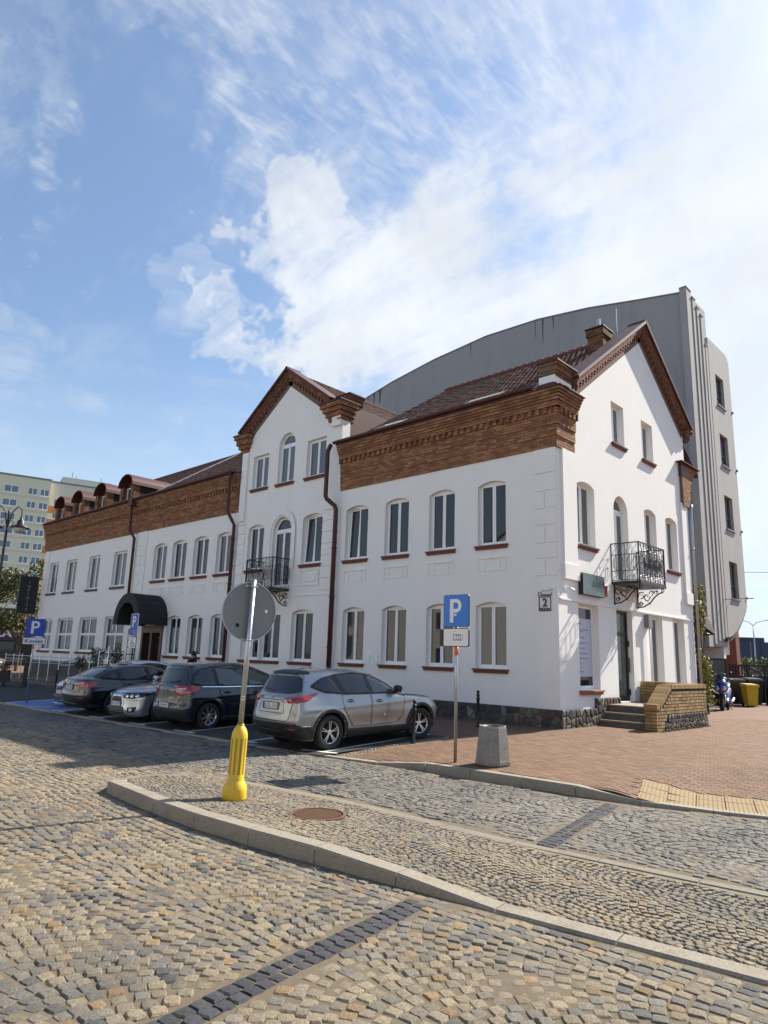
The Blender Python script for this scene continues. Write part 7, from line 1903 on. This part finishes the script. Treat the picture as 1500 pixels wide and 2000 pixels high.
for a, c, z0, z1 in wins:
    b = MB(); o = [(a, z0), (c, z0), (c, z1), (a, z1)]; i = [(a+.10, z0+.10), (c-.22, z0+.10), (c-.22, z1-.10), (a+.10, z1-.10)]
    ring(b, SIDE, o, i, -.05, .04); zm = z0+(z1-z0)*.36; b.pbox(SIDE, a+.10, c-.22, zm-.05, zm+.05, -.05, .038); w = b.build('window', M['darkframe'], hall)
    b = MB(); b.pbox(SIDE, a+.10, c-.22, z0+.1, zm-.05, -.03, -.01); b.build('pane', M['hallglass'], w)
    b = MB(); b.pbox(SIDE, a+.10, c-.22, zm+.05, z1-.1, -.03, -.01); b.build('pane', M['hallglass'], w)
    b = MB(); b.pbox(SIDE, a-.03, c+.05, z0-.07, z0, -.05, .27); b.build('sill', M['signgrey'], w)
    b = MB(); b.tube([SIDE(21.7, z0+.2, .2), SIDE(21.87, z0+.2, .2)], .06, 8); b.build('bracket', M['iron'], hall)
# recessed base: white band, red brick and a slanting soffit
M['redwall'] = mat('red brick wall', (.20, .055, .04), .85, .25, 9, .3, 60)
b = MB(); b.box(-6.5, -2.62, 22.6, 23.0, 0, 2.45); b.box(-2.62, -2.30, 22.5, 23.1, 0, 4.2); b.build('base_wall', M['redwall'], hall)
b = MB(); b.box(-6.5, -2.64, 22.5, 22.98, 2.46, 2.82); b.build('band', M['plaster'], hall)
b = MB(); b.prism([(-5.2, 2.83), (-2.66, 2.83), (-2.66, 4.75)], -.3, 0, PL((0, 22.6, 0), (1, 0, 0), (0, -1, 0))); b.build('gusset', M['plaster'], hall)
b = MB(); b.box(-3.6, -3.25, 17.3, 17.65, 0, 2.75); b.box(-5.0, -1.7, 18.6, 18.9, 2.2, 2.75); b.build('pier', M['plaster'], hall)
b = MB(); b.tube([SIDE(18.3, 5.0, .19), SIDE(18.3, 5.0, 1.5)], .022, 6); b.build('flag_arm', M['silver'], hall)

# ------------------------------------------------------------------ yard beside the hall: ivy, scooter, bins, fence
LC = [(.34, .31, .045), (.25, .26, .045), (.14, .17, .035), (.38, .31, .07), (.10, .12, .03)]
iv = thing('ivy', 'yellow-green climbing ivy hanging between the white house and the grey hall', 'ivy', (-.15, 10.75, 0))
r = random.Random(17); pts = []
for i in range(2600):
    z = .5+4.4*r.random()**.9; w = .28+.22*sin(z*2.1)+(.25 if z < 2.9 else .1)
    pts.append((r.gauss(.0, .14)+(.1 if z < 2.6 else 0), r.uniform(-.2, .3)*w*2, z*.72 if z < 3 else z, 1))
leaves('foliage', pts, .15, LC, iv, r)
b = MB()
for k in range(4): b.tube([(r.uniform(-.1, .1), .2*k, 0), (r.uniform(-.15, .15), .2*k+.1, 1.6), (r.uniform(-.15, .15), .25*k, 3.2), (0, .25*k, 4.6)], [.03, .025, .02, .01], 5)
b.build('stem', M['bark'], iv)
yw = thing('yard_wall', 'dark yard wall with a slanting dark canopy beside the ivy', 'wall', (0, 0, 0))
b = MB(); b.box(-3.5, -.35, 11.6, 11.9, 0, 3.4); b.build('wall', mat('dark uneven wall', (.05, .047, .04), .95, .4, 4), yw)  # plain dark wall, tone varied by noise only
b = MB(); b.add([(-2.2, 11.3, 5.3), (-.75, 11.2, 5.15), (-.45, 11.25, 4.3), (-.25, 11.35, 3.45), (-2.2, 11.3, 3.3), (-2.2, 13.6, 4.6), (-.95, 13.6, 4.4), (-.55, 13.6, 3.6), (-.4, 13.6, 3.1), (-2.2, 13.6, 2.9)], [(0, 1, 2, 3, 4), (9, 8, 7, 6, 5), (0, 5, 6, 1), (1, 6, 7, 2), (2, 7, 8, 3), (3, 8, 9, 4), (4, 9, 5, 0)])
b.build('roof_sheet', M['seam'], yw)  # one solid dark mass stands for the slanting canopy
gp = thing('glass_screen', 'black framed glass screen standing behind the blue scooter', 'screen', (-1.95, 17.6, 0), None, (0, 0, radians(38)))
b = MB()
for x in (-.62, .58): b.box(x, x+.07, -.03, .03, 0, 2.2)
b.box(-.55, .58, -.03, .03, 2.12, 2.2); b.box(-.55, .58, -.03, .03, .75, .82); b.build('frame', M['iron'], gp)
b = MB(); b.box(-.55, .58, -.008, .008, .82, 2.12); b.build('pane', mat('dusty screen glass', (.055, .06, .05), .08, .4, 1.5), gp)
b = MB(); b.box(-.55, .58, -.02, .02, .02, .75); b.build('panel', M['black'], gp)
lb = thing('leaning_bar', 'grey metal bar leaning diagonally against the black screen beside the bins', 'bar', (0, 0, 0))
b = MB(); b.bar((-1.62, 19.1, .02), (-1.95, 17.95, 2.05), .07, .05); b.build('bar', M['silver'], lb)
gb = thing('grey_box', 'small upright grey concrete block standing between the scooter and the yellow bin', 'block', (-1.55, 17.6, 0), None, (0, 0, radians(35)))
b = MB(); b.box(-.17, .17, -.12, .12, 0, .62); b.box(-.175, .175, -.125, .125, .62, .65); b.build('block', M['signgrey'], gb)
def wheelie(label, body, lid, loc, yaw, s=1.0):
    t = thing('wheelie_bin', label, 'bin', loc, 'wheeled bins in the yard', (0, 0, yaw))
    q = [(-.22, -.24, .06), (.22, -.24, .06), (.22, .20, .06), (-.22, .20, .06), (-.28, -.33, .98), (.28, -.33, .98), (.28, .29, .98), (-.28, .29, .98)]
    b = MB(); b.add([Vector(p)*s for p in q], [(0, 3, 2, 1), (0, 1, 5, 4), (1, 2, 6, 5), (2, 3, 7, 6), (3, 0, 4, 7), (4, 5, 6, 7)]); b.build('body', body, t)
    b = MB()
    for x0, x1, y0, y1 in ((-.31, .31, -.37, -.33), (-.31, -.28, -.33, .29), (.28, .31, -.33, .29)): b.box(x0*s, x1*s, y0*s, y1*s, .92*s, .985*s)
    b.build('rim', body, t)
    b = MB(); V = [(-.31, -.38, .985), (.31, -.38, .985), (.31, .33, .985), (-.31, .33, .985), (-.27, -.34, 1.04), (.27, -.34, 1.04), (.27, .30, 1.075), (-.27, .30, 1.075)]
    b.add([Vector(p)*s for p in V], [(0, 3, 2, 1), (0, 1, 5, 4), (1, 2, 6, 5), (2, 3, 7, 6), (3, 0, 4, 7), (4, 5, 6, 7)]); b.build('lid', lid, t)
    b = MB(); b.tube([Vector((-.24, .35, .95))*s, Vector((.24, .35, .95))*s], .018*s, 8); b.build('handle', body, t)
    for x in (-.25, .25): b = MB(); b.lathe([(.02, -.025), (.1, -.025), (.1, .025), (.02, .025)], 16, Matrix.Translation(Vector((x, .22, .1))*s) @ Matrix.Rotation(pi/2, 4, 'Y')); b.build('wheel', M['rubber'], t)
M['binyellow'] = mat('yellow bin plastic', (.60, .40, .02), .5, .06, 4, dirt=.2, dirtcol=(.3, .2, .04), dscale=3)
M['binblack'] = mat('black bin plastic', (.02, .02, .021), .4)
M['binblue'] = mat('navy bin plastic', (.012, .018, .05), .4)
wheelie('yellow wheelie bin standing in front of the black bins', M['binyellow'], M['binyellow'], (-1.02, 19.75, 0), radians(42))
wheelie('large black bin with a rounded lid directly behind the yellow bin', M['binblack'], M['binblack'], (-1.25, 21.0, 0), radians(42), 1.25)
wheelie('black bin behind and to the left of the yellow bin', M['binblack'], M['binblack'], (-1.9, 20.6, 0), radians(42), 1.2)
wheelie('navy blue bin next to the leaning metal bar', M['binblue'], M['binblue'], (-2.35, 19.9, 0), radians(42), 1.1)
fc = thing('black_fence', 'black timber fence with cross-braced top panels behind the bins', 'fence', (-2.6, 22.3, 0), None, (0, 0, radians(44)))
for k in range(10):
    x0 = k*.9; b = MB(); b.box(x0-.05, x0+.05, -.05, .05, 0, 2.0); b.build('post', M['iron'], fc)
    for i in range(6): b = MB(); b.box(x0+.06+i*.13, x0+.175+i*.13, -.02, .02, .05, 1.3); b.build('board', M['seam'], fc)
    b = MB(); b.box(x0+.05, x0+.85, -.03, .03, 1.3, 1.4); b.box(x0+.05, x0+.85, -.03, .03, 1.88, 1.98); b.build('rail', M['iron'], fc)
    if k % 2: 
        b = MB(); b.bar((x0+.08, 0, 1.42), (x0+.82, 0, 1.87), .06, .03); b.bar((x0+.08, .002, 1.87), (x0+.82, .002, 1.42), .06, .03); b.build('brace', M['iron'], fc)
    else:
        for i in range(5): b = MB(); b.box(x0+.12+i*.15, x0+.18+i*.15, -.015, .015, 1.4, 1.88); b.build('slat', M['iron'], fc)
hg = thing('hedge', 'bright green hedge leaves showing above the black fence', 'hedge', (-2.9, 24.0, 0))
leaves('foliage', [(r.uniform(-.9, 1.6), r.uniform(-.2, .9), r.uniform(1.2, 2.35), 1) for _ in range(900)], .16, [(.12, .17, .03), (.17, .2, .05), (.08, .12, .02)], hg, r)

# blue scooter facing the street
sc = thing('scooter', 'blue motor scooter with twin headlights parked facing the street beside the ivy', 'scooter', (-.72, 15.2, 0), None, (0, 0, radians(-80)))
sc.scale = (1.2, 1.2, 1.2)
M['scblue'] = carpaint('blue scooter paint', (.015, .035, .22), .2, .3)
def loft(secs, n=14):
    b = MB(); V = []
    for x, z, a, c in secs: V += [(x, a*cos(2*pi*i/n), z+c*sin(2*pi*i/n)) for i in range(n)]
    k = len(secs); b.add(V, [(j*n+i, j*n+(i+1) % n, (j+1)*n+(i+1) % n, (j+1)*n+i) for j in range(k-1) for i in range(n)]+[tuple(range(n))[::-1], tuple((k-1)*n+i for i in range(n))]); return b
for x, rr in ((.62, .235), (-.62, .235)):
    b = MB(); b.lathe([(rr-.09, -.055), (rr-.02, -.055), (rr, -.02), (rr, .02), (rr-.02, .055), (rr-.09, .055)], 24, Matrix.Translation((x, 0, rr)) @ Matrix.Rotation(pi/2, 4, 'X'), cap=False); w = b.build('wheel', M['rubber'], sc, True)
    b = MB(); b.lathe([(.02, -.03), (rr-.09, -.04), (rr-.085, .04), (.02, .03)], 18, Matrix.Translation((x, 0, rr)) @ Matrix.Rotation(pi/2, 4, 'X'), cap=False)
    b.build('rim', M['alloy'], w)
loft([(.86, .40, .05, .03), (.80, .47, .085, .05), (.62, .53, .10, .06), (.42, .46, .08, .06)]).build('front_mudguard', M['black'], sc, True)
loft([(.82, .70, .06, .10), (.76, .74, .20, .20), (.62, .80, .23, .30), (.50, .80, .20, .30), (.42, .74, .12, .25)]).build('front_fairing', M['scblue'], sc, True)
for s in (1, -1):
    b = MB(); T = Matrix.Translation((.79, s*.10, .76)) @ Matrix.Rotation(radians(80), 4, 'Y') @ Matrix.Diagonal((1.0, .9, 1, 1)); b.lathe([(.09, -.02), (.088, .01), (.05, .03), (.005, .035)], 16, T); b.build('headlight', M['lampclear'], sc, True)
    b = MB(); b.tube([(.80, s*.07, .58), (.78, s*.16, .62), (.68, s*.22, .70)], [.02, .045, .01], 8); b.build('indicator', M['signwhite'], sc, True)
    b = MB(); b.tube([(.42, s*.05, 1.04), (.38, s*.22, 1.08), (.34, s*.36, 1.05)], [.018, .018, .022], 8); b.build('handlebar', M['black'], sc, True)
    b = MB(); b.tube([(.40, s*.2, 1.08), (.42, s*.27, 1.24)], .008, 6); b.lathe([(.002, -.012), (.055, -.008), (.06, .008), (.03, .03), (.002, .034)], 12, Matrix.Translation((.43, s*.30, 1.28)) @ Matrix.Rotation(radians(90), 4, 'Y')); b.build('mirror', M['black'], sc, True)
    b = MB(); b.tube([(.62, s*.09, .235), (.50, s*.09, .55)], .024, 8); b.build('fork', M['silver'], sc, True)
loft([(.60, 1.02, .10, .06), (.52, 1.06, .16, .10), (.40, 1.08, .17, .09), (.34, 1.06, .1, .06)]).build('handlebar_cover', M['scblue'], sc, True)
loft([(.62, 1.10, .03, .03), (.56, 1.18, .15, .06), (.50, 1.26, .15, .03), (.49, 1.28, .1, .012)]).build('windshield', M['cglass2'], sc, True)
loft([(.45, .34, .13, .06), (.10, .30, .15, .05), (-.10, .38, .16, .10), (-.30, .56, .18, .20), (-.60, .66, .17, .17), (-.92, .74, .08, .07)]).build('rear_body', M['scblue'], sc, True)
loft([(.02, .74, .10, .03), (-.15, .80, .15, .05), (-.5, .84, .15, .05), (-.85, .90, .10, .05)]).build('seat', M['black'], sc, True)
b = MB(); b.tube([(-.15, .16, .25), (-.7, .18, .32), (-.88, .18, .38)], [.04, .055, .05], 10); b.build('exhaust', M['silver'], sc, True)
b = MB(); b.tube([(-.1, -.1, .22), (-.16, -.2, .01)], .014, 6); b.tube([(-.1, .1, .22), (-.16, .2, .01)], .014, 6); b.build('centre_stand', M['black'], sc)
# car at the right edge of the yard
big_saloon('black saloon at the far right by the yard fence, only its tail in view', P_BLK, (1.1, 21.4, 0), radians(118), 'BI 77A1', 'cars parked further off', 0)
# overhead wire
wr = thing('overhead_wire', 'thin overhead wire crossing the sky beside the grey hall', 'wire', (0, 0, 0))
b = MB(); b.tube([(-1.1, 20.6, 6.55), (6, 27, 6.75), (20, 40, 7.6)], .012, 5); b.build('wire', M['black'], wr)

# ------------------------------------------------------------------ far right: depot, lamps, trees
dp = thing('depot', 'long dark blue flat-roofed depot far behind the yard fence', 'building', (-40, 205, -.5), None, (0, 0, radians(40)))
M['depot'] = mat('dark blue cladding', (.045, .055, .085), .6, .15, .3)
b = MB(); b.box(-30, 60, 0, 25, 0, 10.2); b.build('wall', M['depot'], dp)
for k in range(30): b = MB(); b.box(-29+k*3, -28.7+k*3, -.15, 0, 0, 10.2); b.build('cladding_rib', M['signgrey'] if k % 5 == 0 else M['depot'], dp)
b = MB(); b.box(-8, 12, -8, -6, 0, 3.5); b.box(-8, 12, -8.1, -6, 3.5, 3.9); b.build('blue_hoarding', mat('blue hoarding', (.03, .08, .25), .5), dp)
b = MB(); b.box(-18, -8, 4, 10, 10.2, 11.6); b.build('plant_room', M['depot'], dp)
def tree(name, label, loc, h, cr, n, size, cols, r, group=None, trunk=.12, base=.35):
    t = thing(name, label, 'tree', loc, group); b = MB()
    b.tube([(0, 0, 0), (.03*h, 0, h*.3), (0, .02*h, h*.6), (.02*h, 0, h*.85)], [trunk, trunk*.8, trunk*.5, trunk*.2], 8)
    cl = []
    for k in range(16):
        a = r.uniform(0, 6.28); q = r.uniform(.3, 1.0); zz = r.uniform(base, .95)*h; rr = cr*q*sqrt(max(.15, 1-((zz/h-.62)/.42)**2))
        c = Vector((rr*cos(a), rr*sin(a), zz)); cl.append((c, cr*r.uniform(.28, .5)))
        b.tube([(0, 0, max(h*.25, zz-.22*h)), tuple(c*.6+Vector((0, 0, zz*.35))), tuple(c)], [trunk*.3, trunk*.18, trunk*.06], 5)
    b.build('trunk', M['bark'], t)
    pts = []
    for i in range(n):
        c, rad = r.choice(cl); v = Vector((r.gauss(0, 1), r.gauss(0, 1), r.gauss(0, 1))).normalized()*rad*(r.random()**.45)
        pts.append((c.x+v.x, c.y+v.y, c.z+v.z*.85, 1))
    leaves('crown', pts, size, cols, t, r); return t
r = random.Random(41)
tc_ = [(.10, .12, .03), (.14, .15, .04), (.075, .095, .025), (.17, .15, .05), (.06, .07, .02)]
tree('street_tree', 'half-turned green and ochre street tree before the shops at the left edge', (-42.6, .9, -.3), 8.3, 2.3, 4200, .30, tc_, r, None, .13)
dk = [(.045, .06, .03), (.06, .075, .035), (.035, .045, .025)]
tree('far_tree', 'dark green bushy tree before the depot, tallest of the far trees', (-9, 118, -.5), 9.5, 5.0, 1500, .9, dk, r, 'trees before the depot', .3, .15)
tree('far_tree', 'yellow-green low bush before the depot, beside the taller dark tree', (-6.2, 104, -.5), 6.0, 4.2, 1300, .7, tc_, r, 'trees before the depot', .25, .1)
def highway_lamp(label, loc, h):
    t = thing('highway_lamp', label, 'street lamp', loc, 'tall far street lamps')
    b = MB(); b.tube([(0, 0, 0), (0, 0, h-1)], [.16, .08], 8); b.build('mast', M['silver'], t, True)
    for s in (1, -1):
        d_ = Vector((.74, .67, 0))*s; b = MB(); b.tube([Vector((0, 0, h-1)), Vector((0, 0, h-.4))+d_*.7, Vector((0, 0, h))+d_*2.4], .06, 6); b.build('arm', M['silver'], t); b = MB(); b.bar(Vector((0, 0, h))+d_*2.3, Vector((0, 0, h+.05))+d_*3.3, .3, .12); b.build('luminaire', M['silver'], t)
c = CAM+RT*((1474-750)/FPX*120)-UP*((1262-1000)/FPX*120)+FW*120
highway_lamp('tall twin-armed street lamp rising above the depot roof', (c.x, c.y, -.5), 11.0)

# ------------------------------------------------------------------ left: apartment block, shop, far cars
ap = thing('apartment_block', 'tall pale yellow apartment block with orange panels and white windows', 'building', (-141.2, 26.5, -.5), None, (0, 0, atan2(17.1, 4.6)))
M['apwall'] = mat('pale yellow render', (.72, .66, .49), .9, .06, .1)
M['apside'] = mat('pale green yellow render', (.64, .61, .48), .9, .06, .1)
M['aporange'] = mat('orange render panel', (.45, .22, .08), .9, .05, .3)
M['apglass'] = mat('apartment glass', (.13, .17, .21), .08, spec=.7)
b = MB(); b.box(-22, 9.6, 0, 14, 0, 36.6); b.build('wall', M['apwall'], ap)
b = MB(); b.box(9.6, 30, 1.2, 14, 0, 36.6); b.box(12, 22, 3, 9, 36.6, 38.6); b.build('wall', M['apside'], ap)
b = MB(); b.box(-22.2, 9.7, -.1, 14, 36.6, 36.95); b.box(9.7, 30, 1.1, 14, 36.6, 36.95); b.build('parapet', M['signgrey'], ap)
wmeshes = {}
def apwin(x, z, w, h, y=0):
    key = (w, h)
    if key not in wmeshes:
        b = MB(); ring(b, PL((0, 0, 0), (1, 0, 0), (0, -1, 0)), [(0, 0), (w, 0), (w, h), (0, h)], [(.12, .12), (w-.12, .12), (w-.12, h-.12), (.12, h-.12)], -.25, .03); P = PL((0, 0, 0), (1, 0, 0), (0, -1, 0)); b.pbox(P, w/2-.07, w/2+.07, .12, h-.12, -.2, .02); b.pbox(P, -.1, w+.1, -.14, 0, -.1, .12)
        m1 = tris_mesh('window', b.v, b.f); m1.materials.append(M['frame']); b = MB(); b.pbox(P, .1, w-.1, .1, h-.1, -.2, .005); m2 = tris_mesh('pane', b.v, b.f); m2.materials.append(M['apglass']); wmeshes[key] = (m1, m2)
    m1, m2 = wmeshes[key]
    o = bpy.data.objects.new('window', m1); COL.objects.link(o); o.parent = ap; o.location = (x, y-.02, z)
    p = bpy.data.objects.new('pane', m2); COL.objects.link(p); p.parent = o
for k in range(12):
    z = 33.1-k*2.86
    for x, w in ((-18, 1.7), (-14, 1.7), (-10.5, 1.7), (-5.6, 2.7), (-2.3, 1.7), (1.1, 2.7), (5.5, 1.75), (7.75, 1.75)): apwin(x, z-(0.35 if w > 2 else 0)*0, w, 1.5)
    apwin(10.6, z-1.4, 1.6, 1.5, 1.2); apwin(16, z, 1.6, 1.5, 1.2)
    b = MB(); b.box(9.65, 13.2, 1.12, 1.2, z-3.1, z-1.6); b.build('orange_panel', M['aporange'], ap)
    b = MB(); b.box(-22, 9.58, -.012, 0, z-.62, z-.58); b.build('panel_joint', M['signgrey'], ap)
for x, y, h in ((14, 5, 40.3), (15, 6, 39.8), (20, 5, 40.0)): b = MB(); b.tube([(x, y, 36.6), (x, y, h)], .09, 6); b.build('mast', M['signgrey'], ap)
sh = thing('phone_shop', 'low dark shop front with white PLAY lettering behind the street tree', 'shop', (-62.5, 4.5, -.4), None, (0, 0, atan2(.69, .73)))
M['shopdark'] = mat('dark violet fascia', (.022, .014, .035), .5)
b = MB(); b.box(-8, 7.5, .3, 9, 0, 5.6); b.build('wall', mat('dark shop wall', (.06, .055, .05), .9), sh)
b = MB(); b.box(-8, 7.5, .0, .3, 2.6, 3.9); b.build('fascia', M['shopdark'], sh)
SM = Matrix(((1, 0, 0, 2.0), (0, 0, -1, -.01), (0, 1, 0, 3.25), (0, 0, 0, 1)))
text('lettering', 'PLAY', .62, SM, M['signwhite'], sh, .02, spacing=1.1, bold=.05, wide=3.2)
b = MB(); b.box(-8, -.8, -.05, 0, 2.7, 3.8); b.build('green_sign', mat('green sign', (.01, .12, .06), .5), sh)
b = MB(); b.box(-3.5, -1.3, -.06, -.05, 3.15, 3.3); b.build('green_sign_print', M['signwhite'], sh)
for k in range(7): b = MB(); b.box(-7.9+k*2.2, -5.9+k*2.2, .24, .3, .3, 2.5); b.build('shop_window', M['glass'], sh)
for k in range(7): b = MB(); b.box(-7.6+k*2.2, -5.9+k*2.2, .26, .3, 4.1, 5.3); b.build('upper_window', M['apglass'], sh)
b = MB(); b.box(-8.1, 7.6, -.3, .3, 3.9, 4.05); b.build('ledge', M['signwhite'], sh)
big_saloon('dark saloon standing in front of the shop at the far left', carpaint('graphite car paint', (.03, .03, .033), .2), (-50.5, 1.5, -.36), radians(215), 'BI 20KX', 'cars parked further off', 0)
SKY_NOTE = None
# ------------------------------------------------------------------ the houses across the street, met only as reflections in the windows
M['oproof'] = mat('red clay roof across the street', (.22, .08, .05), .8, .2, 3)
r = random.Random(77)
for k, (x0, x1, h, rise, colr, label) in enumerate(((-46, -30, 7.2, 4.0, (.62, .60, .55), 'cream rendered house across the street, farthest along it'), (-29, -15, 8.8, 4.5, (.72, .72, .70), 'white gabled house across the street opposite the tower front'),
        (-14, 1, 6.4, 3.5, (.50, .47, .42), 'low ochre house across the street opposite the silver estate car'), (2, 17, 8.0, 4.2, (.70, .69, .67), 'white house across the street behind the viewpoint'))):
    y0 = -33.5
    t = thing('opposite_house', label, 'house', (0, 0, 0), 'houses across the street')
    P = PL((0, y0, 0), (1, 0, 0), (0, 1, 0)); wm = mat('render across the street', colr, .9, .05, .5)
    b = MB(); b.box(x0, x1, y0-9, y0, -.5, h); b.build('wall', wm, t)
    b = MB(); ym = y0-4.5
    if k % 2: 
        xm = (x0+x1)/2; b.add([(x0, y0, h), (x1, y0, h), (xm, y0, h+rise), (x0, y0-9, h), (x1, y0-9, h), (xm, y0-9, h+rise)], [(0, 1, 2), (3, 5, 4)]); b.build('gable', wm, t)
        b = MB(); b.add([(x0-.4, y0+.3, h-.2), (xm, y0+.3, h+rise+.1), (xm, y0-9, h+rise+.1), (x0-.4, y0-9, h-.2), (x1+.4, y0+.3, h-.2), (x1+.4, y0-9, h-.2)], [(0, 1, 2, 3), (1, 4, 5, 2)])
    else: b.add([(x0-.2, y0+.4, h-.1), (x1+.2, y0+.4, h-.1), (x1+.2, ym, h+rise), (x0-.2, ym, h+rise), (x0-.2, y0-9, h), (x1+.2, y0-9, h)], [(0, 1, 2, 3), (3, 2, 5, 4)])
    b.build('roof', M['oproof'], t)
    n = int((x1-x0)/3.2)
    for fl_ in range(2):
        for i in range(n):
            u = x0+(i+.5)*(x1-x0)/n; z = 1.0+fl_*3.3
            if z+1.8 > h: continue
            b = MB(); b.pbox(P, u-.65, u+.65, z, z+1.8, 0, .05); w = b.build('window', M['frame'], t)
            b = MB(); b.pbox(P, u-.55, u+.55, z+.1, z+1.7, .051, .06); b.build('pane', M['glass'], w)
